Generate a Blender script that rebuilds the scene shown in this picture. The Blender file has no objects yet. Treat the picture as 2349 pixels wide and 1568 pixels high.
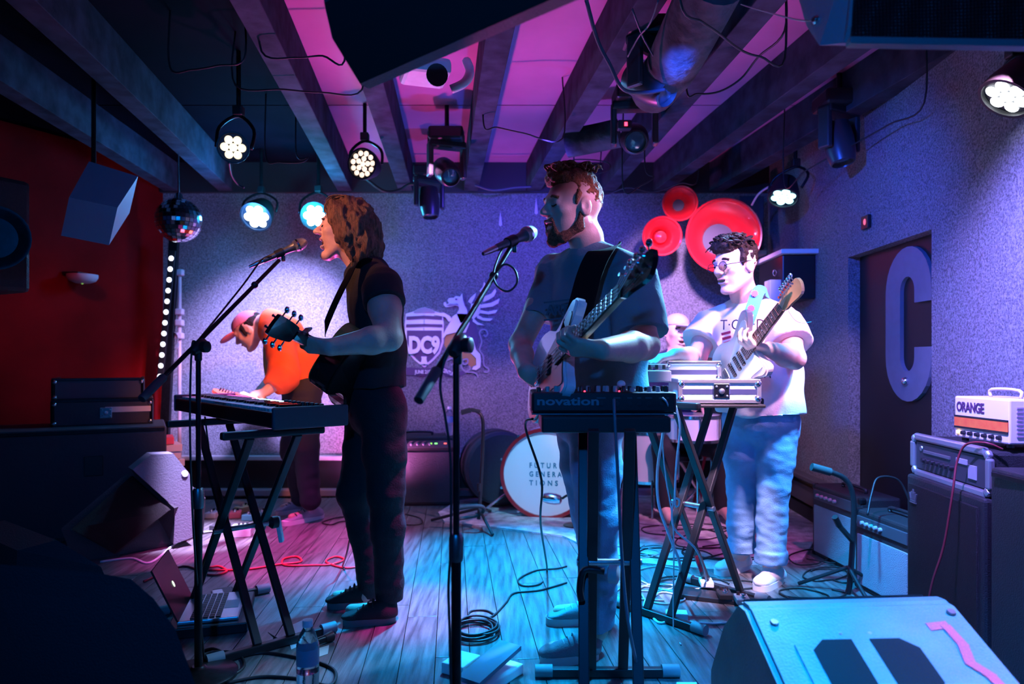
import bpy, bmesh, math, random
import numpy as np
from mathutils import Vector, Matrix, noise as mnoise

scene = bpy.context.scene
COL = scene.collection
# ---------------------------------------------------------------- camera
FPX, H, UC, VH = 1600.0, 1.10, 1174.5, 825.0
cam_d = bpy.data.cameras.new('camera'); cam = bpy.data.objects.new('camera', cam_d); COL.objects.link(cam)
cam_d.sensor_width = 36.0; cam_d.lens = 36.0 * FPX / 2349.0
cam_d.shift_y = (VH - 784.0) / 2349.0
cam_d.clip_start = 0.05
cam.location = (0, 0, H); cam.rotation_euler = (math.pi / 2, 0, 0)
cam_d.dof.use_dof = True; cam_d.dof.focus_distance = 2.75; cam_d.dof.aperture_fstop = 2.2
scene.camera = cam
# ---------------------------------------------------------------- world + exposure
w = bpy.data.worlds.new('world'); scene.world = w; w.use_nodes = True
w.node_tree.nodes['Background'].inputs[0].default_value = (0.02, 0.08, 0.5, 1)
w.node_tree.nodes['Background'].inputs[1].default_value = 0.05
scene.view_settings.view_transform = 'Standard'; scene.view_settings.look = 'None'
scene.view_settings.exposure = 0.0; scene.view_settings.gamma = 1.0
scene.view_settings.use_curve_mapping = False

def P(u, v, d):
    """a point measured in the photograph at distance d from the lens plane"""
    return Vector(((u - UC) / FPX * d, d, H - (v - VH) / FPX * d))
def FL(u, v):
    """a point on the stage floor"""
    d = H * FPX / (v - VH); p = P(u, v, d); p.z = 0; return p

# ---------------------------------------------------------------- stage lights (beams placed for their effect, apart from the lamp housings below)
def spot(name, loc, tgt, color, power, angle, blend=0.6, size=0.06):
    l = bpy.data.lights.new(name, 'SPOT'); l.color = color; l.energy = power
    l.spot_size = math.radians(angle); l.spot_blend = blend; l.shadow_soft_size = size
    o = bpy.data.objects.new(name, l); COL.objects.link(o); o.location = loc
    o.rotation_euler = (Vector(tgt) - Vector(loc)).to_track_quat('-Z', 'Y').to_euler(); return o
CY, BL, LV, MG, PW, WM, RD = (0.0, 0.38, 1), (0.02, 0.1, 1), (0.17, 0.17, 1), (1, 0.05, 0.55), (1, 0.45, 0.88), (1, 0.42, 0.2), (1, 0.04, 0.04)
spot('beam_floor_cyan', (0.05, 3.95, 2.3), (-0.02, 3.5, 0), CY, 2300, 58, 0.9)
spot('beam_front_floor', (-0.25, 1.6, 2.3), (-0.3, 2.7, 0), CY, 200, 46, 0.9)
spot('fill_jeans', (1.75, 3.0, 2.1), (1.28, 3.42, 0.3), (0.0, 0.42, 1), 600, 21, 0.7)  # extra spot added only to turn the light jeans cyan
spot('fill_amps', (1.0, 2.6, 2.2), (1.68, 3.3, 0.2), CY, 900, 22, 0.8)  # added spot that colours the amplifier grilles cyan
spot('beam_bass_legs', (1.05, 2.72, 2.2), (0.36, 2.6, 0.42), CY, 900, 17, 0.8)
spot('fill_case', (0.95, 2.2, 2.2), (0.92, 3.0, 0.95), (1, 0.6, 0.95), 800, 22, 0.5)  # added spot that whitens the flight case
spot('beam_right_cyan', (0.45, 3.5, 2.25), (0.55, 3.1, 0), CY, 480, 48, 0.7)
spot('beam_wedge_cyan', (0.62, 1.0, 2.3), (1.0, 1.65, 0.4), (0.0, 0.26, 1), 1200, 44, 0.9)
spot('beam_wall_right', (1.0, 2.0, 2.2), (2.0, 2.4, 1.2), (0.24, 0.2, 1), 900, 72, 0.9, 0.03)
spot('beam_wall_right_blue', (0.5, 2.5, 2.2), (2.0, 4.3, 1.5), (0.02, 0.09, 1), 300, 70, 0.9, 0.04)
spot('beam_wall_left', (-1.2, 4.3, 2.3), (-1.95, 5.7, 1.15), (0.45, 0.36, 1), 1500, 50, 0.9)
spot('beam_wall_mid', (0.2, 3.9, 2.3), (0.1, 5.7, 1.6), (0.09, 0.05, 1), 240, 90, 0.9)
spot('beam_guitar_pink', (1.78, 2.5, 2.15), (1.25, 3.5, 1.38), PW, 400, 40, 0.4)
spot('beam_guitar_lav', (0.9, 2.6, 2.2), (1.3, 3.5, 1.45), (0.85, 0.5, 1), 150, 34, 0.5)
spot('beam_guitar_side', (1.9, 3.0, 2.2), (1.45, 3.5, 1.2), MG, 90, 50, 0.8)
spot('beam_corner', (0.95, 3.6, 2.25), (1.35, 5.2, 1.65), (0.75, 0.4, 1), 800, 44, 0.8)
spot('beam_bass_face', (1.35, 1.95, 2.1), (0.25, 2.62, 1.62), (0.85, 0.4, 1), 110, 11, 0.6)
spot('beam_magenta_up', (-0.95, 5.0, 0.25), (-0.1, 2.7, 2.7), (1, 0.12, 0.7), 300, 70, 0.9)
spot('beam_magenta_wall', (-1.05, 5.15, 0.2), (-0.95, 5.7, 0.75), (1, 0.2, 0.75), 110, 150, 0.9)
spot('beam_magenta_floor', (-1.2, 3.7, 2.3), (-1.3, 4.0, 0), (1, 0.08, 0.6), 620, 44, 0.9)
spot('beam_magenta_front', (0.0, 3.0, 2.3), (-0.42, 3.05, 0), (1, 0.04, 0.5), 480, 22, 0.9)
spot('fill_logo', (-0.5, 4.3, 2.3), (-0.6, 5.7, 1.05), (1, 0.4, 1), 150, 32, 0.9)  # small spot added to brighten the wall crest
spot('fill_drum', (0.05, 3.2, 2.3), (0.2, 4.85, 0.3), (0.25, 0.65, 1), 260, 20, 0.8)  # spot added to brighten the bass drum head
spot('fill_wedge_pink', (1.5, 1.1, 2.3), (1.12, 1.55, 0.45), (1, 0.12, 0.25), 130, 22, 0.9)  # fill added so the tape on the wedge reads pink
spot('beam_orange', (-0.3, 3.2, 2.3), (-1.75, 4.85, 1.0), (1, 0.25, 0.08), 420, 34, 0.8)
spot('beam_face_warm', (-1.75, 2.0, 2.2), (-0.7, 3.0, 1.62), (1, 0.36, 0.2), 130, 26, 0.8)
spot('beam_left_floor', (-1.65, 4.05, 2.3), (-1.9, 4.35, 0), (0.62, 0.48, 1), 2200, 22, 0.6)
spot('beam_bass_side', (1.3, 3.5, 2.2), (0.5, 2.65, 1.3), (0.2, 0.55, 1), 850, 46, 0.8)
spot('beam_red_wall', (-2.6, 3.8, 2.2), (-3.2, 5.3, 1.0), RD, 16, 60, 0.9)
spot('beam_front_blue', (-0.2, -0.8, 2.0), (0.1, 3.4, 1.0), (0.0, 0.22, 1), 150, 90, 0.9)
spot('fill_ceiling_blue', (0.15, 4.6, 0.5), (0.2, 4.6, 2.6), (0.02, 0.12, 1), 120, 100, 0.9)  # unseen uplight added to turn the joists blue

# ---------------------------------------------------------------- materials
MATS = {}
def mat(name, color, rough=0.6, metal=0.0, emit=None, estr=0.0, var=0.0, vscale=20.0, bump=0.0, bscale=60.0, spec=0.5, trans=0.0, stretch=None, coat=0.0, vcol=None, alpha=None):
    if name in MATS: return MATS[name]
    m = bpy.data.materials.new(name); m.use_nodes = True; nt = m.node_tree; b = nt.nodes['Principled BSDF']
    b.inputs['Base Color'].default_value = (*color, 1); b.inputs['Roughness'].default_value = rough
    b.inputs['Metallic'].default_value = metal; b.inputs['Specular IOR Level'].default_value = spec
    b.inputs['Coat Weight'].default_value = coat; b.inputs['Transmission Weight'].default_value = trans
    if emit: b.inputs['Emission Color'].default_value = (*emit, 1); b.inputs['Emission Strength'].default_value = estr
    tc = nt.nodes.new('ShaderNodeTexCoord'); vec = tc.outputs['Object']
    if stretch:
        mp = nt.nodes.new('ShaderNodeMapping'); mp.inputs['Scale'].default_value = stretch
        nt.links.new(vec, mp.inputs['Vector']); vec = mp.outputs['Vector']
    if var or vcol:
        n = nt.nodes.new('ShaderNodeTexNoise'); n.inputs['Scale'].default_value = vscale; n.inputs['Detail'].default_value = 5
        nt.links.new(vec, n.inputs['Vector'])
        r = nt.nodes.new('ShaderNodeValToRGB'); r.color_ramp.elements[0].position = 0.32; r.color_ramp.elements[1].position = 0.68
        lo = [c * (1 - var) for c in color] if not vcol else vcol
        hi = [min(1, c * (1 + var)) for c in color]
        r.color_ramp.elements[0].color = (*lo, 1); r.color_ramp.elements[1].color = (*hi, 1)
        nt.links.new(n.outputs['Fac'], r.inputs['Fac']); nt.links.new(r.outputs['Color'], b.inputs['Base Color'])
    if bump:
        n2 = nt.nodes.new('ShaderNodeTexNoise'); n2.inputs['Scale'].default_value = bscale; n2.inputs['Detail'].default_value = 4
        nt.links.new(vec, n2.inputs['Vector'])
        bp = nt.nodes.new('ShaderNodeBump'); bp.inputs['Strength'].default_value = bump; bp.inputs['Distance'].default_value = 0.02
        nt.links.new(n2.outputs['Fac'], bp.inputs['Height']); nt.links.new(bp.outputs['Normal'], b.inputs['Normal'])
    MATS[name] = m; return m

BLACK = mat('black_plastic', (0.012, 0.012, 0.014), 0.45)
BLACKM = mat('black_metal', (0.015, 0.015, 0.018), 0.32, 0.6, var=0.3, vscale=40)
TOLEX = mat('black_tolex', (0.016, 0.016, 0.018), 0.55, bump=0.25, bscale=220)
CHROME = mat('chrome', (0.75, 0.75, 0.78), 0.18, 1.0)
STEEL = mat('brushed_steel', (0.5, 0.5, 0.52), 0.38, 1.0, var=0.2, vscale=30)
WHITE = mat('white_plastic', (0.75, 0.75, 0.75), 0.5, var=0.06)
CABLE = mat('black_rubber', (0.012, 0.012, 0.013), 0.5)
GREYC = mat('grey_rubber', (0.35, 0.35, 0.37), 0.5)
SKIN = mat('skin', (0.62, 0.36, 0.27), 0.5, var=0.12, vscale=18, bump=0.08, bscale=160)

# ---------------------------------------------------------------- mesh building
OFF = {}
def link(o, parent=None):
    COL.objects.link(o)
    if parent is not None: o.parent = parent
    return o
def tag(o, label, cat, group=None):
    o['label'] = label; o['category'] = cat
    if group: o['group'] = group
    return o
def thing(name, label, cat, loc, group=None):
    o = bpy.data.objects.new(name, None); o.empty_display_size = 0.05; link(o)
    o.location = loc; OFF[o] = Vector(loc); return tag(o, label, cat, group)
def mesh_obj(name, V, F, material, parent=None, smooth=False):
    V = np.asarray(V, dtype=float).reshape(-1, 3)
    if parent is not None: off = OFF[parent]
    else:
        lo, hi = V.min(0), V.max(0); off = Vector(((lo[0] + hi[0]) / 2, (lo[1] + hi[1]) / 2, lo[2]))
    me = bpy.data.meshes.new(name); me.from_pydata((V - np.array(off)).tolist(), [], F if isinstance(F, list) else F.tolist())
    mats = material if isinstance(material, (list, tuple)) else [material]
    for m in mats: me.materials.append(m)
    if smooth: me.polygons.foreach_set('use_smooth', [True] * len(me.polygons))
    o = bpy.data.objects.new(name, me); link(o, parent)
    if parent is None: o.location = off
    OFF[o] = Vector(off); return o
def struct(o): o['kind'] = 'structure'; return o
def frame(axis, up=Vector((0, 0, 1))):
    a = Vector(axis).normalized(); u = Vector(up)
    if abs(a.dot(u.normalized())) > 0.98: u = Vector((0, 1, 0)) if abs(a.y) < 0.9 else Vector((1, 0, 0))
    s = u.cross(a).normalized(); t = a.cross(s); return a, s, t
def catmull(pts, n=6):
    pts = [Vector(p) for p in pts]
    if len(pts) < 3: return pts
    out = []
    for i in range(len(pts) - 1):
        p0, p1, p2, p3 = pts[max(i - 1, 0)], pts[i], pts[i + 1], pts[min(i + 2, len(pts) - 1)]
        for k in range(n):
            t = k / n
            out.append(0.5 * ((2 * p1) + (p2 - p0) * t + (2 * p0 - 5 * p1 + 4 * p2 - p3) * t * t + (3 * p1 - p0 - 3 * p2 + p3) * t ** 3))
    return out + [pts[-1]]
class MB:
    def __init__(s): s.V = []; s.F = []
    def add(s, V, F):
        o = len(s.V); s.V += [tuple(v) for v in V]; s.F += [tuple(i + o for i in f) for f in F]; return s
    def box(s, c, size, R=None, bev=0.0):
        hx, hy, hz = size[0] / 2, size[1] / 2, size[2] / 2
        R = R or Matrix.Identity(3); c = Vector(c)
        if bev <= 0:
            V = [c + R @ Vector((x * hx, y * hy, z * hz)) for x in (-1, 1) for y in (-1, 1) for z in (-1, 1)]
            return s.add(V, [(0, 1, 3, 2), (4, 6, 7, 5), (0, 4, 5, 1), (2, 3, 7, 6), (0, 2, 6, 4), (1, 5, 7, 3)])
        b = min(bev, hx * .98, hy * .98, hz * .98)
        bm = bmesh.new(); bmesh.ops.create_cube(bm, size=1)
        for v in bm.verts: v.co = Vector((v.co.x * 2 * hx, v.co.y * 2 * hy, v.co.z * 2 * hz))
        bmesh.ops.bevel(bm, geom=bm.edges[:], offset=b, segments=2, profile=0.5, affect='EDGES')
        bm.verts.index_update(); V = [c + R @ v.co for v in bm.verts]; F = [[v.index for v in f.verts] for f in bm.faces]; bm.free()
        return s.add(V, F)
    def bar(s, a, b, wdt, th, up=Vector((0, 0, 1)), bev=0.0):
        a, b = Vector(a), Vector(b); ax, sd, tp = frame(b - a, up)
        R = Matrix((sd, ax, tp)).transposed()
        return s.box((a + b) / 2, (wdt, (b - a).length, th), R, bev)
    def tube(s, pts, r, seg=8, cap=True):
        pts = [Vector(p) for p in pts]; n = len(pts); rs = r if isinstance(r, (list, tuple)) else [r] * n
        V, F = [], []; prev = None
        for i, p in enumerate(pts):
            t = (pts[min(i + 1, n - 1)] - pts[max(i - 1, 0)])
            if t.length < 1e-9: t = Vector((0, 0, 1))
            t.normalize()
            if prev is None: _, sd, up = frame(t)
            else:
                sd = prev - t * prev.dot(t)
                if sd.length < 1e-6: _, sd, up = frame(t)
                sd.normalize(); up = t.cross(sd)
            prev = sd
            for k in range(seg):
                a = 2 * math.pi * k / seg; V.append(p + (sd * math.cos(a) + up * math.sin(a)) * rs[i])
        for i in range(n - 1):
            for k in range(seg):
                k2 = (k + 1) % seg; F.append((i * seg + k, i * seg + k2, (i + 1) * seg + k2, (i + 1) * seg + k))
        if cap: F.append(tuple(range(seg))[::-1]); F.append(tuple((n - 1) * seg + k for k in range(seg)))
        return s.add(V, F)
    def lathe(s, prof, org, axis, seg=24, cap=(True, True)):
        org = Vector(org); a, sd, up = frame(axis); V, F = [], []; n = len(prof)
        for (t, r) in prof:
            for k in range(seg):
                an = 2 * math.pi * k / seg; V.append(org + a * t + (sd * math.cos(an) + up * math.sin(an)) * max(r, 1e-5))
        for i in range(n - 1):
            for k in range(seg):
                k2 = (k + 1) % seg; F.append((i * seg + k, i * seg + k2, (i + 1) * seg + k2, (i + 1) * seg + k))
        if cap[0]: F.append(tuple(range(seg))[::-1])
        if cap[1]: F.append(tuple((n - 1) * seg + k for k in range(seg)))
        return s.add(V, F)
    def prism(s, poly, th):
        """closed 3-D polygon (list of Vectors) extruded by vector th"""
        th = Vector(th); n = len(poly); V = [Vector(p) for p in poly] + [Vector(p) + th for p in poly]
        F = [tuple(range(n))[::-1], tuple(range(n, 2 * n))]
        for i in range(n): F.append((i, (i + 1) % n, n + (i + 1) % n, n + i))
        return s.add(V, F)
    def band(s, line_a, line_b, th):
        """strip between two polylines, extruded by th: a curved letter stroke and the like"""
        for i in range(len(line_a) - 1): s.prism([line_a[i], line_a[i + 1], line_b[i + 1], line_b[i]], th)
        return s
    def sphere(s, c, r, seg=14, rings=9, R=None):
        r = Vector(r) if isinstance(r, (tuple, list, Vector)) else Vector((r, r, r)); R = R or Matrix.Identity(3); c = Vector(c); V, F = [], []
        for i in range(rings + 1):
            th = math.pi * i / rings
            for k in range(seg):
                ph = 2 * math.pi * k / seg
                V.append(c + R @ Vector((r.x * math.sin(th) * math.cos(ph), r.y * math.sin(th) * math.sin(ph), r.z * math.cos(th))))
        for i in range(rings):
            for k in range(seg):
                k2 = (k + 1) % seg; F.append((i * seg + k, (i + 1) * seg + k, (i + 1) * seg + k2, i * seg + k2))
        return s.add(V, F)
    def build(s, name, material, parent=None, smooth=False, sharp=None):
        o = mesh_obj(name, s.V, s.F, material, parent, smooth)
        if smooth:
            bm = bmesh.new(); bm.from_mesh(o.data); bmesh.ops.recalc_face_normals(bm, faces=bm.faces[:])
            ang = sharp or 0.7
            for e in bm.edges:
                if len(e.link_faces) == 2 and e.calc_face_angle(0) > ang: e.smooth = False
            bm.to_mesh(o.data); bm.free()
        else:
            bm = bmesh.new(); bm.from_mesh(o.data); bmesh.ops.recalc_face_normals(bm, faces=bm.faces[:]); bm.to_mesh(o.data); bm.free()
        return o
def text(name, string, size, org, xd, yd, material, parent, depth=0.002, bold=0.0, spacing=1.0, width=None, align='LEFT', linesp=1.0, height=None):
    c = bpy.data.curves.new('tmp', 'FONT'); c.body = string; c.size = size; c.extrude = depth; c.offset = bold
    c.space_character = spacing; c.align_x = align; c.space_line = linesp; c.resolution_u = 3
    t = bpy.data.objects.new('tmp', c); COL.objects.link(t)
    me = bpy.data.meshes.new_from_object(t.evaluated_get(bpy.context.evaluated_depsgraph_get()))
    n = len(me.vertices); co = np.empty(n * 3); me.vertices.foreach_get('co', co); co = co.reshape(-1, 3)
    F = [tuple(p.vertices) for p in me.polygons]
    bpy.data.objects.remove(t); bpy.data.curves.remove(c); bpy.data.meshes.remove(me)
    if width: co[:, 0] *= width / max(1e-6, co[:, 0].max() - co[:, 0].min())
    if height: co[:, 1] *= height / max(1e-6, co[:, 1].max() - co[:, 1].min())
    xd = Vector(xd).normalized(); yd = Vector(yd).normalized(); zd = xd.cross(yd)
    M = np.array([xd, yd, zd])
    return mesh_obj(name, co @ M + np.array(org), F, material, parent)
def cable(label, pts, r=0.0035, material=None, name='cable', n=6, seg=6, group=None):
    o = MB().tube(catmull(pts, n), r, seg).build(name, material or CABLE, None, True, 3)
    return tag(o, label, 'cable', group)

# ---------------------------------------------------------------- implicit surfaces for bodies, clothes and hair
class SDF:
    def __init__(s): s.prims = []; s.cuts = []
    def cap(s, a, b, r1, r2=None, k=0.02, side=None, ratio=1.0, flat=False, sub=False):
        s.prims.append(('c', Vector(a), Vector(b), r1, r1 if r2 is None else r2, k, None if side is None else Vector(side), ratio, flat, sub)); return s
    def chain(s, pts, rs, k=0.02, side=None, ratio=1.0):
        for i in range(len(pts) - 1): s.cap(pts[i], pts[i + 1], rs[i], rs[i + 1], k, side, ratio)
        return s
    def ell(s, c, r, R=None, k=0.02, sub=False):
        r = r if isinstance(r, (tuple, list)) else (r, r, r)
        s.prims.append(('e', Vector(c), r, R or Matrix.Identity(3), k, sub)); return s
    def cut(s, p, n): s.cuts.append((Vector(p), Vector(n).normalized())); return s
    def mesh(s, h):
        bbs = []
        for p in s.prims:
            if p[0] == 'c':
                m = max(p[3], p[4]) * max(1.0, p[7]) + p[5] + 3 * h
                lo = np.minimum(p[1], p[2]) - m; hi = np.maximum(p[1], p[2]) + m
            else:
                m = max(p[2]) + p[4] + 3 * h; lo = np.array(p[1]) - m; hi = np.array(p[1]) + m
            bbs.append((lo, hi))
        pos = [b for b, p in zip(bbs, s.prims) if not p[-1]]
        L = np.min([b[0] for b in pos], 0); U = np.max([b[1] for b in pos], 0)
        n = np.ceil((U - L) / h).astype(int) + 2
        D = np.full(n, 0.2, dtype=np.float32)
        for p, (lo, hi) in zip(s.prims, bbs):
            i0 = np.clip(np.floor((lo - L) / h).astype(int), 0, n - 1); i1 = np.clip(np.ceil((hi - L) / h).astype(int) + 1, 1, n)
            if np.any(i1 <= i0): continue
            ax = [(L[j] + h * np.arange(i0[j], i1[j])).astype(np.float32) for j in range(3)]
            X, Y, Z = np.meshgrid(*ax, indexing='ij')
            if p[0] == 'c':
                _, a, b, r1, r2, k, side, ratio, flat, sub = p
                ab = b - a; l2 = max(ab.length_squared, 1e-9)
                x, y, z = X - a.x, Y - a.y, Z - a.z
                t = (x * ab.x + y * ab.y + z * ab.z) / l2
                tc = np.clip(t, 0, 1)
                x = x - tc * ab.x; y = y - tc * ab.y; z = z - tc * ab.z
                if side is not None:
                    sd = side - ab * (side.dot(ab) / l2); sd.normalize()
                    q = (x * sd.x + y * sd.y + z * sd.z) * (1 - 1 / ratio)
                    x = x - q * sd.x; y = y - q * sd.y; z = z - q * sd.z
                d = np.sqrt(x * x + y * y + z * z) - (r1 + (r2 - r1) * tc)
                if flat:
                    ln = math.sqrt(l2); d = np.maximum(d, np.maximum(-t, t - 1) * ln)
            else:
                _, c, r, R, k, sub = p
                x, y, z = X - c.x, Y - c.y, Z - c.z
                q = [(R[0][j] * x + R[1][j] * y + R[2][j] * z) for j in range(3)]
                k0 = np.sqrt(sum((q[j] / r[j]) ** 2 for j in range(3))); k1 = np.sqrt(sum((q[j] / r[j] ** 2) ** 2 for j in range(3))) + 1e-9
                d = k0 * (k0 - 1) / k1
            sl = tuple(slice(i0[j], i1[j]) for j in range(3)); e = D[sl]
            if sub:
                hh = np.clip(0.5 - 0.5 * (e + d) / k, 0, 1); D[sl] = e * (1 - hh) - d * hh + k * hh * (1 - hh)
            else:
                hh = np.clip(0.5 + 0.5 * (e - d) / k, 0, 1); D[sl] = e * (1 - hh) + d * hh - k * hh * (1 - hh)
        if s.cuts:
            ax = [(L[j] + h * np.arange(n[j])).astype(np.float32) for j in range(3)]
            for c, nn in s.cuts:
                pl = (ax[0] - c.x)[:, None, None] * nn.x + (ax[1] - c.y)[None, :, None] * nn.y + (ax[2] - c.z)[None, None, :] * nn.z
                D = np.maximum(D, pl.astype(np.float32))
        D[0], D[-1], D[:, 0], D[:, -1], D[:, :, 0], D[:, :, -1] = .2, .2, .2, .2, .2, .2
        return surface_nets(D, L, h)
def surface_nets(D, L, h):
    I = D < 0; c = [slice(None, -1), slice(1, None)]
    cnt = np.zeros(tuple(np.array(D.shape) - 1), dtype=np.int8)
    for i in range(2):
        for j in range(2):
            for k in range(2): cnt += I[c[i], c[j], c[k]]
    act = (cnt > 0) & (cnt < 8); ijk = np.argwhere(act); N = len(ijk)
    idx = np.full(act.shape, -1, dtype=np.int64); idx[act] = np.arange(N)
    acc = np.zeros((N, 3)); num = np.zeros(N)
    corners = [(i, j, k) for i in range(2) for j in range(2) for k in range(2)]
    val = {q: D[ijk[:, 0] + q[0], ijk[:, 1] + q[1], ijk[:, 2] + q[2]] for q in corners}
    for q in corners:
        for ax in range(3):
            if q[ax]: continue
            r = list(q); r[ax] = 1; r = tuple(r); a, b = val[q], val[r]; m = (a < 0) != (b < 0)
            t = np.where(m, a / np.where(m, a - b, 1), 0)
            for j in range(3): acc[:, j] += m * ((q[j]) + (t if j == ax else 0))
            num += m
    V = (acc / num[:, None] + ijk) * h + L
    quads = []
    for ax in range(3):
        o1, o2 = (ax + 1) % 3, (ax + 2) % 3
        sa = [slice(None)] * 3; sb = [slice(None)] * 3; sa[ax] = slice(None, -1); sb[ax] = slice(1, None)
        A, B = I[tuple(sa)], I[tuple(sb)]; e = np.argwhere(A != B)
        e = e[(e[:, o1] > 0) & (e[:, o2] > 0) & (e[:, o1] < act.shape[o1]) & (e[:, o2] < act.shape[o2])]
        ins = I[e[:, 0], e[:, 1], e[:, 2]]
        q = []
        for d1, d2 in ((-1, -1), (0, -1), (0, 0), (-1, 0)):
            f = e.copy(); f[:, o1] += d1; f[:, o2] += d2; q.append(idx[f[:, 0], f[:, 1], f[:, 2]])
        q = np.stack(q, 1); q[~ins] = q[~ins][:, ::-1]; quads.append(q)
    return V, np.concatenate(quads)
def relax(V, F, it=1):
    for _ in range(it):
        S = np.zeros_like(V); n = np.zeros(len(V))
        for a in range(4):
            for b in ((a + 1) % 4, (a + 3) % 4):
                np.add.at(S, F[:, a], V[F[:, b]]); np.add.at(n, F[:, a], 1)
        V = V * 0.5 + 0.5 * S / np.maximum(n, 1)[:, None]
    return V
def vnormals(V, F):
    fn = np.cross(V[F[:, 2]] - V[F[:, 0]], V[F[:, 3]] - V[F[:, 1]]); N = np.zeros_like(V)
    for a in range(4): np.add.at(N, F[:, a], fn)
    return N / (np.linalg.norm(N, axis=1)[:, None] + 1e-12)
def wrinkle(V, F, amp, scale, seed=0):
    """push the surface in and out by stretched noise: folds of cloth, locks of hair"""
    N = vnormals(V, F); sc = np.array(scale); d = np.array([mnoise.noise(Vector(p)) for p in (V * sc + seed)])
    d = np.sign(d) * np.abs(d) ** 0.8
    return V + N * (d * amp)[:, None]
def sdf_obj(name, s, h, material, parent, smooth_it=1, folds=None):
    V, F = s.mesh(h); V = relax(V, F, smooth_it)
    if folds:
        for f in folds: V = wrinkle(V, F, *f)
    return mesh_obj(name, V, F, material, parent, True)
# ================================================================= THE ROOM
def carpet(name, color):
    m = mat(name, color, 0.9, spec=0.25); nt = m.node_tree; b = nt.nodes['Principled BSDF']
    tc = nt.nodes.new('ShaderNodeTexCoord'); n = nt.nodes.new('ShaderNodeTexNoise'); n.inputs['Scale'].default_value = 105; n.inputs['Detail'].default_value = 6
    n.inputs['Roughness'].default_value = 0.65
    nt.links.new(tc.outputs['Object'], n.inputs['Vector'])
    r = nt.nodes.new('ShaderNodeValToRGB'); r.color_ramp.elements[0].position = 0.36; r.color_ramp.elements[1].position = 0.64
    r.color_ramp.elements[0].color = (*[c * 0.5 for c in color], 1); r.color_ramp.elements[1].color = (*[c * 1.6 for c in color], 1)
    nt.links.new(n.outputs['Fac'], r.inputs['Fac']); nt.links.new(r.outputs['Color'], b.inputs['Base Color'])
    bp = nt.nodes.new('ShaderNodeBump'); bp.inputs['Strength'].default_value = 0.9; bp.inputs['Distance'].default_value = 0.012
    nt.links.new(n.outputs['Fac'], bp.inputs['Height']); nt.links.new(bp.outputs['Normal'], b.inputs['Normal']); return m
WALLM = carpet('grey_wall_carpet', (0.2, 0.2, 0.22))
REDW = mat('red_wall_paint', (0.17, 0.003, 0.004), 0.8, spec=0.05, var=0.25, vscale=3)
PLANK = mat('dark_plank', (0.12, 0.115, 0.115), 0.3, var=0.5, vscale=6, bump=0.12, bscale=30, stretch=(9, 0.7, 9))
GAP = mat('floor_underlay', (0.01, 0.01, 0.01), 0.9)
BACKY = 5.7
# floor
floor = struct(MB().box((-1.2, 3.35, -0.28), (7.6, 4.9, 0.5)).build('floor', GAP))
PDIR = Vector((-0.085, 1, 0)).normalized(); PS = Vector((PDIR.y, -PDIR.x, 0)); PWD = 0.128
rng = random.Random(4)
pm = {}
for i in range(-32, 20):
    y = 1.0 + rng.random() * -0.9
    while y < BACKY:
        ln = rng.choice((1.2, 1.6, 2.0)); y0, y1 = max(y, 0.95), min(y + ln, BACKY - 0.02); y += ln
        if y1 - y0 < 0.1: continue
        c = Vector((0.0, 0, 0)) + PS * (i * PWD) + PDIR * ((y0 + y1) / 2)
        if c.x < -4.9 or c.x > 2.3: continue
        lk = round(y1 - y0, 2)
        if lk not in pm:
            q = MB().box((0, 0, 0), (PWD - 0.0025, lk - 0.003, 0.03), Matrix((PS, PDIR, Vector((0, 0, 1)))).transposed(), 0.0015).build('plank', PLANK, floor); q.location = (0, 0, 0)
            me = q.data; off = OFF[floor]
            for v in me.vertices: v.co += off
            pm[lk] = me; q.location = c - off + Vector((0, 0, -0.015 + rng.uniform(-.0006, .0006)))
        else:
            q = bpy.data.objects.new('plank', pm[lk]); link(q, floor); q.location = c - OFF[floor] + Vector((0, 0, -0.015 + rng.uniform(-.0006, .0006)))
struct(MB().box((-0.5, -1.2, -0.55), (9, 4.2, 0.06)).build('floor', mat('house_floor', (0.03, 0.03, 0.03), 0.6)))
# walls
struct(MB().box((-0.36, BACKY + 0.06, 1.31), (5.05, 0.12, 2.78)).build('wall_back', WALLM))
RWX = lambda y: 1.82 + 0.0475 * y
rdir = Vector((0.0475, 1, 0)).normalized(); rnrm = Vector((1, -0.0475, 0)).normalized()
RR = Matrix((rnrm, rdir, Vector((0, 0, 1)))).transposed()
def rw(y, z, out=0.0): return Vector((RWX(y), y, z)) + rnrm * out
mb = MB()
DY0, DY1, DZ = 3.285, 4.19, 1.715
for y0, y1, z0, z1 in ((DY1, BACKY + 0.05, -.1, 2.7), (0.6, DY0, -.1, 2.7), (DY0, DY1, DZ, 2.7)):
    mb.box(rw((y0 + y1) / 2, (z0 + z1) / 2, 0.06), (0.12, (y1 - y0) * 1.0011, z1 - z0), RR)
struct(mb.build('wall_right', WALLM))
struct(MB().prism([Vector((-2.78, 5.82, -.1)), Vector((-2.84, 5.72, -.1)), Vector((-4.7, 2.3, -.1)), Vector((-4.85, 2.35, -.1))], (0, 0, 2.8)).build('wall_left', REDW))
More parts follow.
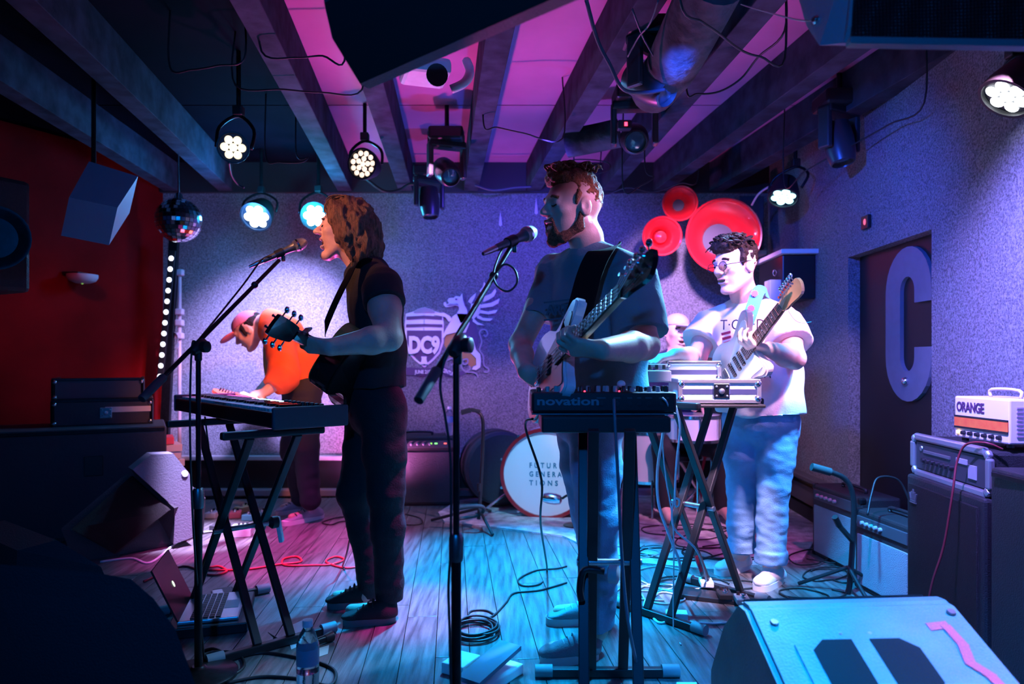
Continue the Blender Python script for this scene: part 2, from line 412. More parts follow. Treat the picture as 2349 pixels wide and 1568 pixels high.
# door in the right wall with its big letter
door = struct(MB().box(rw((DY0 + DY1) / 2, 0.85, 0.085), (0.03, 0.94, 1.74), RR).build('door_1', mat('black_door', (0.006, 0.006, 0.007), 0.5)))
def dp(y, z, out): return rw(y, z, out)
LET = mat('grey_letter_paint', (0.13, 0.15, 0.19), 0.6, var=0.05)
cy, cz, hw, hh, st = 3.607, 1.285, 0.226, 0.40, 0.155
outer, inner = [], []
def arcp(cy0, cz0, ry, rz, a0, a1, n=10): return [(cy0 + ry * math.cos(a0 + (a1 - a0) * i / n), cz0 + rz * math.sin(a0 + (a1 - a0) * i / n)) for i in range(n + 1)]
ro, ri = 0.23, 0.075
outer = [(cy - hw + 0.0, cz + 0.105)] + [(cy - hw, cz + hh - ro)] + arcp(cy, cz + hh - ro, -hw, ro, math.radians(0), math.radians(180), 14)[0:] + arcp(cy, cz - hh + ro, hw, -ro, 0, math.radians(180), 14) + [(cy - hw, cz - 0.12)]
inner = [(cy - hw + st, cz + 0.105)] + [(cy - hw + st, cz + hh - st - ri)] + arcp(cy, cz + hh - st - ri, -(hw - st), ri, 0, math.radians(180), 14) + arcp(cy, cz - hh + st + ri, hw - st, -ri, 0, math.radians(180), 14) + [(cy - hw + st, cz - 0.12)]
OFF[door] = OFF[door]
lb = MB().band([dp(a, b, 0.05) for a, b in outer], [dp(a, b, 0.05) for a, b in inner], rnrm * 0.02)
lt = lb.build('letter', LET, door); lt['label'] = 'tall grey block letter C'
MB().sphere(dp(3.61, 0.99, 0.045), 0.022, 12, 8).build('doorknob', CHROME, door, True)
# ledges along the foot of the walls
LEDGE = mat('ledge_paint', (0.45, 0.45, 0.46), 0.5, var=0.1)
struct(MB().box((-0.36, BACKY - 0.035, 0.305), (4.9, 0.07, 0.035), None, 0.006).build('trim_1', LEDGE))
struct(MB().box((-0.36, BACKY - 0.012, 0.16), (4.9, 0.02, 0.25)).build('ledge_shade', BLACK))  # black strip painted for the shade in the gap under the ledge
struct(MB().box((-0.36, BACKY - 0.05, 0.03), (4.9, 0.1, 0.055), None, 0.008).build('baseboard_back', mat('base_paint', (0.3, 0.2, 0.22), 0.45)))
struct(MB().box(rw(4.98, 0.30, -0.04), (0.08, 1.5, 0.03), RR, 0.006).build('trim_3', mat('dark_ledge', (0.09, 0.09, 0.1), 0.5)))
struct(MB().box(rw(4.98, 0.18, -0.02), (0.04, 1.5, 0.12), RR, 0.006).build('trim_4', mat('dark_ledge', (0.09, 0.09, 0.1), 0.5)))
struct(MB().box(rw(4.98, 0.05, -0.015), (0.03, 1.5, 0.1), RR, 0.004).build('baseboard_right', BLACK))
# ceiling, its boards and joists
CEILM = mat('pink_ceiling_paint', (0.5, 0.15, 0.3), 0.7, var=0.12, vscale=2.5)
CEILD = mat('shaded_ceiling', (0.004, 0.004, 0.008), 0.9, spec=.03, var=0.3, vscale=3)  # shade of the two leftmost bays put into the board colour
JOIST = mat('dark_joist_paint', (0.04, 0.045, 0.065), 0.8, spec=.06, var=0.4, vscale=9, bump=0.1, bscale=25)
ZB, ZT = 2.47, 2.70
ceil = struct(MB().box((-1.1, 2.6, ZT + 0.08), (8.2, 6.6, 0.1)).build('ceiling', CEILD))
def CB(u, v): d = (ZB - H) * FPX / (VH - v); return P(u, v, d)
JT = [((-330, 0), (395, 440)), ((45, 0), (520, 440)), ((560, 0), (792, 440)), ((812, 60), (931, 440)), ((1150, 60), (1080, 440)), ((1497, 0), (1222, 440)),
      ((1772, 0), (1394, 440)), ((2085, 30), (1512, 440)), ((2349, 40), (1640, 440))]
ends = []
for a, b in JT:
    A, B = CB(*a), CB(*b); dr = (B - A) / (B.y - A.y)
    A2 = A + dr * (0.5 - A.y); B2 = A + dr * (BACKY - A.y); ends.append((A2, B2))
    MB().bar(A2 + Vector((0, 0, 0.115)), B2 + Vector((0, 0, 0.115)), 0.115, 0.23, bev=0.004).build('joist', JOIST, ceil)
for i in range(len(ends) - 1):
    (a0, a1), (b0, b1) = ends[i], ends[i + 1]
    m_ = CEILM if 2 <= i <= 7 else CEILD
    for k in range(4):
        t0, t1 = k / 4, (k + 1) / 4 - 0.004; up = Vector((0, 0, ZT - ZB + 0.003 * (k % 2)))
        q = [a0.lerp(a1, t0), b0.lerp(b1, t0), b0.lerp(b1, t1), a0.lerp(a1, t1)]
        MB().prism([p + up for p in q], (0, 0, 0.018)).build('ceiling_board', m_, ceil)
# header where the joists meet the back wall
struct(MB().box((-0.36, BACKY - 0.02, ZB + 0.12), (5.0, 0.04, 0.26)).build('trim_5', mat('header_dark', (0.02, 0.02, 0.024), 0.7)))

# ================================================================= crest on the back wall (measured on an enlarged crop)
def g(x, y, d=BACKY - 0.012): return P(920 + x * 230 / 1443, 630 + y * 250 / 1568, d)
CW = mat('crest_white', (0.8, 0.78, 0.8), 0.6); CD = mat('crest_violet', (0.1, 0.06, 0.14), 0.6); CG = mat('crest_grey', (0.34, 0.3, 0.36), 0.6); CGD = mat('crest_gold', (0.45, 0.25, 0.07), 0.5)
crest = thing('wall_crest', 'white and violet shield crest lettered DC9 with a rearing griffin on back wall', 'emblem', g(700, 1450))
TH = Vector((0, -0.006, 0))
def poly(name, pts, m, lay=0, par=None, th=1.0):
    return MB().prism([g(x, y, BACKY - 0.002 - 0.007 * lay) for x, y in pts], TH * th).build(name, m, par or crest)
def mx(pts, c=335): return pts + [(2 * c - x, y) for x, y in pts[::-1]]
sh = mx([(330, 465), (420, 490), (500, 530), (600, 560), (615, 700), (612, 980), (560, 1130), (470, 1230), (345, 1330)])
poly('shield_border', sh, CW, 0)
poly('shield_field', mx([(335, 800), (585, 800), (585, 960), (540, 1100), (450, 1200), (337, 1300)]), CD, 1)
poly('shield_crown', mx([(335, 468), (420, 492), (490, 528), (480, 548), (335, 540)]), CG, 1)
poly('shield_stripe', mx([(335, 585), (590, 600), (590, 645), (335, 628)]), CD, 1)
poly('shield_stripe', mx([(335, 705), (595, 712), (595, 752), (335, 742)]), CD, 1)
rx, ry = Vector((1, 0, 0)), Vector((0, 0, 1))
text('lettering', 'DC9', 0.17, g(108, 1118, BACKY - 0.024), rx, ry, CW, crest, 0.004, 0.009, 0.95, 0.252, height=0.152)
poly('shield_charge', [(290, 1175), (370, 1175), (365, 1215), (385, 1285), (275, 1285), (298, 1215)], CW, 2)
poly('date_ribbon', mx([(335, 1345), (600, 1330), (590, 1440), (335, 1460)]), CD, 0)
text('date_lettering', 'JUNE 21ST', 0.05, g(200, 1420, BACKY - 0.02), rx, ry, CW, crest, 0.003, 0.0012, 1, 0.15, height=0.04)
poly('motto_ribbon', [(575, 1400), (600, 1310), (780, 1400), (930, 1370), (935, 1420), (790, 1480), (640, 1460)], CD, 0)
tx = (g(780, 1440) - g(590, 1365)).normalized()
text('motto_lettering', 'CENTURY', 0.045, g(585, 1392, BACKY - 0.02), tx, Vector((0, -1, 0)).cross(tx) * -1 if Vector((0, -1, 0)).cross(tx).z < 0 else Vector((0, -1, 0)).cross(tx), CW, crest, 0.003, 0.001, 1, 0.115)
poly('griffin_head', [(880, 265), (890, 360), (915, 440), (950, 500), (960, 640), (860, 700), (800, 560), (835, 500), (830, 455), (780, 440), (700, 465), (640, 465), (612, 430), (615, 395), (650, 395), (655, 425), (690, 410), (668, 370), (690, 335), (760, 330), (790, 305), (850, 315)], CW, 1)
poly('griffin_beak', [(650, 440), (700, 455), (780, 432), (830, 440), (812, 412), (760, 420), (700, 415), (690, 425)], CG, 2)
poly('griffin_eye', [(775, 350), (800, 340), (812, 355), (790, 365)], CD, 2)
poly('griffin_chest', [(800, 560), (960, 560), (985, 700), (930, 830), (830, 830), (770, 830), (650, 860), (600, 930), (590, 900), (640, 790), (700, 690), (740, 600)], CW, 1)
poly('griffin_body', [(985, 600), (1080, 720), (1120, 860), (1110, 1000), (1060, 1080), (960, 1000), (900, 900), (930, 830)], CD, 0)
poly('griffin_foreleg', [(480, 550), (620, 545), (700, 590), (735, 640), (690, 680), (640, 610), (560, 590), (480, 580)], CW, 2)
poly('griffin_hind_leg', [(960, 900), (990, 885), (1010, 940), (1025, 900), (1060, 1010), (1080, 1080), (1140, 1140), (1150, 1230), (1140, 1330), (1080, 1370), (1020, 1360), (1040, 1320), (1085, 1300), (1080, 1200), (1000, 1120), (950, 1010)], CW, 1)
poly('griffin_haunch', [(850, 985), (890, 935), (940, 935), (930, 1000), (880, 1040)], CW, 1)
for pts in ([(965, 385), (1000, 330), (1080, 260), (1060, 330), (1010, 420)], [(1130, 230), (1180, 170), (1195, 100), (1215, 130), (1210, 200), (1150, 260)],
            [(1200, 310), (1300, 270), (1355, 200), (1370, 240), (1340, 310), (1260, 360), (1180, 390)], [(1150, 430), (1300, 400), (1420, 340), (1400, 410), (1320, 455), (1150, 480)],
            [(1120, 500), (1250, 530), (1390, 500), (1360, 550), (1260, 570), (1130, 550)], [(1100, 570), (1180, 620), (1320, 630), (1280, 665), (1180, 660), (1090, 620)],
            [(1040, 620), (1100, 680), (1200, 725), (1100, 720), (1030, 670)], [(1010, 420), (1100, 400), (1150, 430), (1130, 560), (1040, 640), (985, 600)]):
    poly('griffin_feather', pts, CW, 1)
def stroke(name, pts, wd, m, lay=1):
    q = catmull([g(x, y, BACKY - 0.004 - 0.006 * lay) for x, y in pts], 5); a, b = [], []
    for i, p in enumerate(q):
        t = (q[min(i + 1, len(q) - 1)] - q[max(i - 1, 0)]).normalized(); s_ = t.cross(Vector((0, 1, 0))) * wd; a.append(p + s_); b.append(p - s_)
    return MB().band(a, b, TH).build(name, m, crest)
stroke('griffin_tail', [(1190, 860), (1215, 890), (1245, 850), (1220, 795), (1160, 790), (1130, 840), (1160, 960), (1130, 1080), (1180, 1160), (1195, 1300), (1260, 1350), (1240, 1400), (1190, 1390)], 0.006, CG)
stroke('scroll', [(880, 1230), (950, 1210), (960, 1260), (910, 1290), (880, 1250), (870, 1320), (920, 1385), (990, 1360), (985, 1310)], 0.006, CG)
stroke('scroll', [(660, 1230), (740, 1200), (770, 1260), (720, 1300)], 0.006, CG)
stroke('scroll', [(920, 1400), (1000, 1400), (1080, 1420), (1110, 1480)], 0.005, CG)
poly('gold_backing', [(640, 860), (770, 830), (900, 900), (960, 1010), (1090, 1160), (1080, 1290), (1000, 1330), (880, 1200), (700, 1180), (620, 1000)], CGD, -0.4, None, 0.4)
# ================================================================= PEOPLE
def basis(fwd, up):
    f = Vector(fwd).normalized(); u = Vector(up); u = (u - f * u.dot(f)).normalized(); l = u.cross(f)
    return Matrix((f, l, u)).transposed()          # columns: forward, left, up
def head_prims(s, c, R, mouth=0.0, sc=1.0, nose=1.0):
    """skull, face, jaw, nose, lips, ears and eye sockets around centre c"""
    q = lambda x, y, z: Vector(c) + R @ (Vector((x, y, z)) * sc)
    E = lambda x, y, z, rx, ry, rz, k=0.02, sub=False: s.ell(q(x, y, z), (rx * sc, ry * sc, rz * sc), R, k, sub)
    C = lambda a, b, r1, r2=None, k=0.015, sub=False: s.cap(q(*a), q(*b), r1 * sc, (r2 or r1) * sc, k, sub=sub)
    E(-.014, 0, .032, .098, .077, .088); E(.03, 0, -.03, .058, .06, .082, .03)
    dz = -0.02 * mouth
    for sy in (-1, 1):
        C((-.015, sy * .05, -.05), (.052, sy * .02, -.1 + dz), .019, .016, .025)
        E(.058, sy * .042, -.016, .022, .02, .018, .02)
    E(.07, 0, -.1 + dz, .021, .024, .018, .02)
    C((.078, -.032, .026), (.078, .032, .026), .013, None, .02)
    C((.086, 0, .016), (.11 * nose, 0, -.02), .009, .0125, .012)
    for sy in (-1, 1):
        E(.098, sy * .012, -.025, .012, .009, .008, .008)
        E(.098, sy * .033, .006, .016, .02, .011, .015, True)
        E(.074, sy * .033, .006, .014, .015, .013, .006)
    C((.087, -.018, -.05), (.087, .018, -.05), .0075, None, .01); C((.084, -.016, -.064 + dz), (.084, .016, -.064 + dz), .0085, None, .01)
    if mouth: E(.092, 0, -.058 + dz * .5, .026, .021, .006 + .012 * mouth, .006, True)
    for sy in (-1, 1):
        E(-.012, sy * .077, -.006, .022, .012, .034, .006); E(-.004, sy * .089, -.004, .012, .008, .02, .006, True)
    return q
def hand_prims(s, wr, f, n, thumb=1, curl=(0.5, 0.7, 0.5), sc=1.0, spread=0.0, thumbdir=None, fold=None):
    """palm, four unequal jointed fingers and a thumb leaving the side of the palm"""
    f = Vector(f).normalized(); n = Vector(n); n = (n - f * n.dot(f)).normalized(); sd = f.cross(n) * thumb
    wr = Vector(wr); L = lambda a, b, c: wr + (f * a + sd * b + n * c) * sc
    for j, y in enumerate((.028, .010, -.009, -.027)):
        kn = L(.088 - .006 * abs(j - 1), y, 0); s.cap(L(.0, y * .6, 0), kn, .015 * sc, .0115 * sc, .012)
        ln = (.043, .047, .044, .035)[j]; p = kn; a = 0
        for q_, (w_, cr) in enumerate(zip((1, .62, .5), curl)):
            a += cr * (1 + 0.08 * (j - 1.5)) if fold is None else cr * fold[j]
            dr = (f * math.cos(a) + n * math.sin(a) + sd * spread * (1.5 - j)).normalized(); p2 = p + dr * ln * w_ * sc
            s.cap(p, p2, (.0098 - .001 * q_) * sc, (.009 - .001 * q_) * sc, .004); p = p2
    td = Vector(thumbdir).normalized() if thumbdir is not None else (f * .75 + sd * .55 + n * .45).normalized()
    b0 = L(.022, .024, .008); b1 = b0 + (td * .7 + sd * .5).normalized() * .034 * sc; b2 = b1 + td * .032 * sc; b3 = b2 + (td * .8 + f * .4).normalized() * .026 * sc
    s.cap(b0, b1, .015 * sc, .012 * sc, .01); s.cap(b1, b2, .012 * sc, .0105 * sc, .005); s.cap(b2, b3, .0105 * sc, .008 * sc, .005)
def shoe(parent, heel, toe, sole_m, upper_m, lace_m, ankle, high=0.09, wd=0.044):
    heel, toe = Vector(heel), Vector(toe); f = (toe - heel); ln = f.length; f.normalize(); sd = Vector((0, 0, 1)).cross(f)
    ct = lambda t, y, z: heel + f * (t * ln) + sd * y + Vector((0, 0, z))
    out = []
    for i in range(28):
        a = 2 * math.pi * i / 28; x = 0.5 - 0.5 * math.cos(a); wv = wd * (0.78 + 0.28 * x - 0.1 * math.sin(math.pi * x)) * (1 if 0 < i < 28 else 1)
        y = (abs(math.sin(a)) ** 0.6) * (1 if a < math.pi else -1) * wv; out.append((x, y))
    so = MB(); so.prism([ct(x, y, 0.0) for x, y in out], (0, 0, .03)); so = so.build('sole', sole_m, parent, True, 0.9)
    u = SDF(); u.cap(ct(.14, 0, .035), ct(.8, 0, .03), .036, .03, .02, sd, 1.15); u.cap(ct(.18, 0, .04), Vector(ankle), .037, .036, .03)
    u.cap(ct(.3, 0, .06), ct(.75, 0, .035), .034, .028, .03); u.ell(ct(.87, 0, .035), (.036, .036, .024), None, .02)
    u.cut(ct(.5, 0, .026), (0, 0, -1)); u.cut(ct(.2, 0, high), (Vector((0, 0, 1)) + f * .35))
    up = sdf_obj('upper', u, .006, upper_m, parent)
    for k in range(4):
        t = .42 + .09 * k; z = .093 - .011 * k - (.0 if k else .0)
        MB().tube(catmull([ct(t, -.03, z - .02), ct(t + .01, -.014, z + .002), ct(t + .02, .014, z + .002), ct(t + .01, .03, z - .02)], 3), .0032, 6).build('lace', lace_m, up, True, 3)
    return so
def face_parts(par, q, sc, iris=True, closed=False, lip=None):
    if not closed:
        for sy in (-1, 1):
            e = MB().sphere(q(.0775, sy * .033, .006), .0125 * sc, 12, 8).build('eye', mat('eye_white', (.6, .58, .56), .25), par, True)
            MB().sphere(q(.0855, sy * .033, .005), .006 * sc, 10, 6).build('iris', mat('iris_dark', (.03, .02, .015), .2), e, True)
    l = MB().tube(catmull([q(.084, -.022, -.054), q(.0935, -.01, -.0515), q(.0955, 0, -.0525), q(.0935, .01, -.0515), q(.084, .022, -.054)], 3), .0045 * sc, 6).build('lips', lip or mat('lip', (.5, .2, .17), .45), par, True, 3)
HAIR_AUB = mat('auburn_hair', (.16, .07, .035), .55, var=.5, vscale=30, bump=.6, bscale=90, stretch=(6, 6, 1))
HAIR_GIN = mat('ginger_hair', (.24, .075, .02), .6, var=.5, vscale=60, bump=.7, bscale=150)
HAIR_BRN = mat('brown_curls', (.012, .006, .005), .6, spec=.2, var=.5, vscale=40, bump=.6, bscale=90)
BEARD = mat('ginger_stubble', (.2, .07, .03), .8, var=.5, vscale=120, bump=.8, bscale=300)
BLKTEE = mat('black_cotton', (.008, .008, .011), .85, bump=.15, bscale=120)
BLKJEAN = mat('black_denim', (.007, .007, .011), .8, bump=.2, bscale=150)
TEAL = mat('faded_teal_cotton', (.16, .23, .25), .85, bump=.15, bscale=140, var=.1, vscale=6)
DENIM = mat('washed_denim', (.2, .3, .42), .8, var=.3, vscale=9, bump=.2, bscale=200)
LDENIM = mat('light_denim', (.17, .36, .55), .8, var=.22, vscale=8, bump=.2, bscale=200)
WTEE = mat('white_cotton', (.78, .74, .74), .85, bump=.12, bscale=120)
ORNG = mat('orange_jersey', (.72, .1, .02), .8, bump=.15, bscale=110, var=.12, vscale=8)
NAVY = mat('navy_fleece', (.015, .025, .09), .9, bump=.2, bscale=100)
def strands(name, base_pts, mat_, par, rr, n, seed, spreadv, taper=True):
    """many thin locks lying on the hair"""
    r_ = random.Random(seed); mb = MB()
    for i in range(n):
        pts, j = base_pts(r_)
        q = catmull(pts, 4); k = len(q); mb.tube(q, [rr * (1.0 - 0.75 * (t / (k - 1))) for t in range(k)], 5)
    return mb.build(name, mat_, par, True, 3)

# ----------------------------------------------------------------- 1. the singer in black, in profile
def build_singer():
    t = thing('person', 'singer in black T-shirt and black jeans singing into the left microphone', 'person', FL(850, 1400))
    X = Vector((1, 0, 0)); Yv = Vector((0, 1, 0))
    R = basis((-1, -.1, .09), (-.05, 0.02, 1)); hc = P(789, 527, 3.0); sc = 1.0
    s = SDF(); q = head_prims(s, hc, R, mouth=1.0, sc=sc, nose=1.06)
    nb = P(832, 612, 3.02); s.chain([q(-.03, 0, -.05), P(808, 572, 3.01), nb], [.05, .054, .062], .03)
    chest, belly, pel = P(862, 690, 3.03), P(868, 820, 3.03), P(862, 915, 3.03)
    s.chain([P(848, 640, 3.02), chest, belly, pel], [.075, .09, .088, .09], .04, Yv, 1.5)
    shL, elL, wrL = P(875, 655, 2.83), P(893, 774, 2.70), P(757, 796, 2.57)
    shR, elR, wrR = P(850, 650, 3.2), P(880, 770, 3.32), P(812, 838, 3.12)
    s.cap(P(845, 640, 3.02), shL, .07, .06, .04); s.cap(P(845, 640, 3.02), shR, .07, .06, .04)
    s.chain([shL, shL.lerp(elL, .45), elL, elL.lerp(wrL, .3), wrL], [.062, .064, .05, .052, .032], .02)
    s.chain([shR, elR, wrR], [.055, .045, .03], .02)
    hipN, knN, anN = P(880, 930, 2.95), P(886, 1130, 2.93), P(893, 1352, 2.97)
    hipF, knF, anF = P(845, 930, 3.12), P(815, 1128, 3.1), P(846, 1348, 3.14)
    for a, b, c in ((hipN, knN, anN), (hipF, knF, anF)): s.chain([a, b, c], [.085, .058, .04], .03)
    hand_prims(s, wrL, (-1, .12, .12), (-.1, .75, .65), 1, (.6, .95, .7), 1.04, .04, (-.6, .3, .75))
    hand_prims(s, wrR, (-.7, -.2, -.6), (-.2, .8, -.3), -1, (.3, .5, .4), .95)
    for hl, to, an in ((P(902, 1418, 2.95), P(782, 1422, 2.95), anN), (P(858, 1372, 3.12), P(752, 1380, 3.12), anF)):
        a_ = hl.copy(); a_.z = .045; b_ = to.copy(); b_.z = .04; s.cap(an, a_.lerp(b_, .2), .038, .035, .03); s.cap(a_.lerp(b_, .15), a_.lerp(b_, .8), .034, .026, .02)
    body = sdf_obj('body', s, .0055, SKIN, t, 1)
    face_parts(t, q, sc, closed=True)
    # open mouth: dark inside with a row of teeth
    MB().sphere(q(.076, 0, -.066), (.012, .016, .012), 12, 8, R).build('mouth', mat('mouth_dark', (.05, .008, .008), .6), t, True)
    MB().tube([q(.086, -.012, -.056), q(.09, 0, -.056), q(.086, .012, -.056)], .0028, 6).build('teeth', mat('teeth', (.7, .68, .6), .3), t, True, 3)
    for sy in (-1, 1):
        MB().tube(catmull([q(.083, sy * .016, .028), q(.09, sy * .03, .032), q(.078, sy * .048, .026)], 3), .005, 6).build('eyebrow', HAIR_AUB, t, True, 3)
        MB().tube(catmull([q(.0865, sy * .02, .001), q(.0885, sy * .033, -.003), q(.083, sy * .046, .001)], 3), .0022, 5).build('eyelashes', HAIR_BRN, t, True, 3)
    # hair
    h = SDF(); hq = q
    h.ell(q(-.028, 0, .045), (.105, .094, .096), R, .03)
    h.ell(q(.04, 0, .09), (.038, .06, .032), R, .03)
    for sy in (-1, 1):
        h.chain([q(.03, sy * .072, .075), q(.018, sy * .092, .03), q(-.02, sy * .098, -.04), q(-.055, sy * .085, -.115)], [.03, .034, .036, .02], .03)
        h.chain([q(-.06, sy * .07, .02), q(-.085, sy * .07, -.06), q(-.1, sy * .055, -.15)], [.05, .05, .03], .03)
    h.chain([q(-.1, 0, .03), q(-.115, 0, -.06), q(-.125, 0, -.155)], [.055, .055, .032], .03)
    h.ell(q(.1, 0, -.03), (.062, .085, .1), R, .02, True)
    sdf_obj('hair', h, .006, HAIR_AUB, t, 1, [(.012, (40, 40, 12), 3), (.006, (95, 95, 25), 8)])
    def lock(r_):
        sy = r_.uniform(-1, 1); a = sy * 1.5
        y0 = math.sin(a) * .085; x0 = -.03 - math.cos(a) * .08
        return [q(x0 * .6 + .02, y0 * .7, .125 + r_.uniform(-.01, .01)), q(x0, y0 * 1.15, .05), q(x0 - .015, y0 * 1.2, -.05), q(x0 - .035 + r_.uniform(-.035, .02), y0 * 1.15, -.12 - r_.uniform(0, .075))], 0
    strands('hair_locks', lock, HAIR_AUB, t, .005, 130, 5, 0)
    def fringe(r_):
        sy = r_.uniform(-1, 1)
        return [q(-.02, sy * .05, .135), q(.045, sy * .062, .118 + r_.uniform(0, .014)), q(.066 + r_.uniform(-.01, .016), sy * .078, .085 + r_.uniform(-.02, .02)), q(.045 + r_.uniform(-.02, .02), sy * .092, .03 + r_.uniform(-.03, .03))], 0
    strands('fringe', fringe, HAIR_AUB, t, .0045, 46, 6, 0)
    # T-shirt
    sh = SDF()
    sh.chain([P(848, 636, 3.02), P(862, 695, 3.03), P(868, 800, 3.03), P(866, 895, 3.03)], [.088, .108, .112, .12], .04, Yv, 1.5)
    sh.cap(P(842, 632, 3.02), P(880, 652, 2.84), .078, .074, .04); sh.cap(P(842, 632, 3.02), shR, .078, .07, .04)
    sh.cap(nb, P(845, 628, 3.02), .062, .08, .03)
    sh.cap(shL, shL.lerp(elL, .36), .078, .084, .02, flat=True); sh.cap(shR, shR.lerp(elR, .5), .075, .08, .02, flat=True)
    sh.cut(P(860, 887, 3.03), (.02, 0, -1)); sh.cut(P(818, 602, 3.02), (-.75, 0, .66))
    sdf_obj('t_shirt', sh, .007, BLKTEE, t, 1, [(.008, (7, 9, 3.2), 1), (.003, (22, 22, 12), 5)])
    # jeans
    j = SDF()
    j.cap(P(862, 900, 3.03), P(862, 945, 3.03), .112, .112, .03, Yv, 1.38)
    j.chain([hipN, P(882, 1040, 2.94), knN, P(890, 1210, 2.94), P(893, 1330, 2.96)], [.098, .09, .075, .068, .06], .03)
    j.chain([hipF, P(835, 1040, 3.12), knF, P(832, 1210, 3.12), P(850, 1325, 3.13)], [.095, .09, .076, .064, .056], .03)
    j.cap(P(893, 1330, 2.96), P(893, 1374, 2.965), .058, .056, .02, flat=True); j.cap(P(850, 1325, 3.13), P(848, 1366, 3.135), .055, .053, .02, flat=True)
    sdf_obj('jeans', j, .007, BLKJEAN, t, 1, [(.004, (8, 8, 10), 2), (.003, (22, 22, 30), 7)])
    sole = mat('grey_rubber_sole', (.12, .12, .13), .6); upp = mat('black_canvas', (.01, .01, .012), .8, bump=.2, bscale=200)
    shoe(t, FL(908, 1424).lerp(FL(780, 1430), .0), FL(786, 1432), sole, upp, CABLE, P(893, 1365, 2.97), .1)
    shoe(t, FL(860, 1386), FL(750, 1393), sole, upp, CABLE, P(848, 1352, 3.13), .1)
    return t
singer = build_singer()

# ----------------------------------------------------------------- 2. the bass player
def build_bassist():
    t = thing('person', 'ginger bearded bass player in faded teal T-shirt behind the synthesizer stand', 'person', FL(1330, 1470))
    R = basis((-1, -.42, -.03), (.04, 0.0, 1)); hc = P(1312, 478, 2.62); sc = 1.09
    s = SDF(); q = head_prims(s, hc, R, mouth=.25, sc=sc)
    nb = P(1350, 590, 2.66); s.chain([q(-.035, 0, -.05), P(1345, 545, 2.65), nb], [.055, .058, .066], .03)
    side = Vector((.8, -.6, 0)); dc = 2.68
    chest, belly, pel = P(1362, 680, dc), P(1365, 800, dc), P(1352, 930, dc)
    s.chain([P(1355, 620, dc), chest, belly, pel], [.08, .105, .1, .1], .04, side, 1.45)
    shL, elL, wrL = P(1450, 628, 2.56), P(1480, 792, 2.40), P(1380, 802, 2.11)
    shR, elR, wrR = P(1276, 622, 2.82), P(1193, 790, 2.74), P(1205, 850, 2.52)
    for a in (shL, shR): s.cap(P(1358, 618, dc), a, .072, .06, .04)
    s.chain([shL, elL, elL.lerp(wrL, .35), wrL], [.058, .048, .05, .033], .02)
    s.chain([shR, shR.lerp(elR, .5), elR, elR.lerp(wrR, .4), wrR], [.056, .05, .043, .042, .03], .02)
    hand_prims(s, wrL, (-1, -.02, .1), (-.15, .65, .75), 1, (.6, .95, .7), 1.02, .05, (-.6, .2, .8))
    hand_prims(s, wrR, (.8, -.35, -.45), (.3, .9, .1), -1, (.35, .55, .5), 1.02, .1, (.8, .2, -.1))
    hipN, knN, anN = P(1362, 955, 2.62), P(1370, 1190, 2.58), P(1366, 1440, 2.62)
    hipF, knF, anF = P(1330, 950, 2.8), P(1356, 1180, 2.84), P(1380, 1388, 2.92)
    for a, b, c in ((hipN, knN, anN), (hipF, knF, anF)): s.chain([a, b, c], [.09, .06, .042], .03)
    for hl, to, an in ((FL(1372, 1505), FL(1242, 1515), anN), (FL(1402, 1420), FL(1252, 1425), anF)):
        a_ = hl.copy(); a_.z = .045; b_ = to.copy(); b_.z = .04; s.cap(an, a_.lerp(b_, .2), .04, .035, .03); s.cap(a_.lerp(b_, .15), a_.lerp(b_, .8), .034, .026, .02)
    sdf_obj('body', s, .0055, SKIN, t, 1)
    face_parts(t, q, sc, closed=True)
    for sy in (-1, 1):
        MB().tube(catmull([q(.083, sy * .016, .027), q(.089, sy * .03, .031), q(.076, sy * .05, .024)], 3), .0055 * sc, 6).build('eyebrow', HAIR_GIN, t, True, 3)
        MB().tube(catmull([q(.0865, sy * .02, .001), q(.0885, sy * .033, -.003), q(.083, sy * .046, .001)], 3), .0024, 5).build('eyelashes', HAIR_BRN, t, True, 3)
    h = SDF()
    h.ell(q(-.024, 0, .042), (.098, .082, .09), R, .02); h.ell(q(-.0, 0, .098), (.09, .072, .04), R, .02); h.ell(q(.06, 0, .1), (.035, .058, .03), R, .02)
    for sy in (-1, 1): h.ell(q(.015, sy * .07, .022), (.012, .012, .03), R, .015)
    h.ell(q(.092, 0, -.015), (.065, .1, .086), R, .01, True); h.ell(q(-.02, 0, -.1), (.14, .12, .07), R, .01, True)
    for sy in (-1, 1): h.ell(q(-.006, sy * .09, -.004), (.03, .03, .042), R, .008, True)
    sdf_obj('hair', h, .0055, HAIR_GIN, t, 1, [(.006, (55, 55, 45), 2), (.003, (130, 130, 130), 4)])
    def curl(r_):
        x, y = r_.uniform(-.07, .085), r_.uniform(-.06, .06); z = .125 + .014 * math.cos(x * 18) - abs(y) * .25
        a = r_.uniform(0, 6.28); e = .02
        return [q(x, y, z), q(x + e * math.cos(a), y + e * math.sin(a), z + .014), q(x + e * math.cos(a + 1.6), y + e * math.sin(a + 1.6), z + .02), q(x + e * 1.2 * math.cos(a + 3), y + e * math.sin(a + 3), z + .008)], 0
    strands('curls', curl, HAIR_GIN, t, .0055, 60, 11, 0)
    bd = SDF()
    for sy in (-1, 1): bd.chain([q(.0, sy * .066, -.03), q(.005, sy * .062, -.07), q(.055, sy * .034, -.108), q(.074, 0, -.115)], [.012, .016, .018, .02], .02)
    bd.cap(q(.082, -.02, -.084), q(.082, .02, -.084), .012, None, .015); bd.cap(q(.091, -.022, -.046), q(.091, .022, -.046), .006, None, .008)
    for sy in (-1, 1): bd.cap(q(.089, sy * .022, -.046), q(.078, sy * .03, -.085), .007, None, .01)
    bd.ell(q(.095, 0, -.058), (.022, .02, .006), R, .006, True)
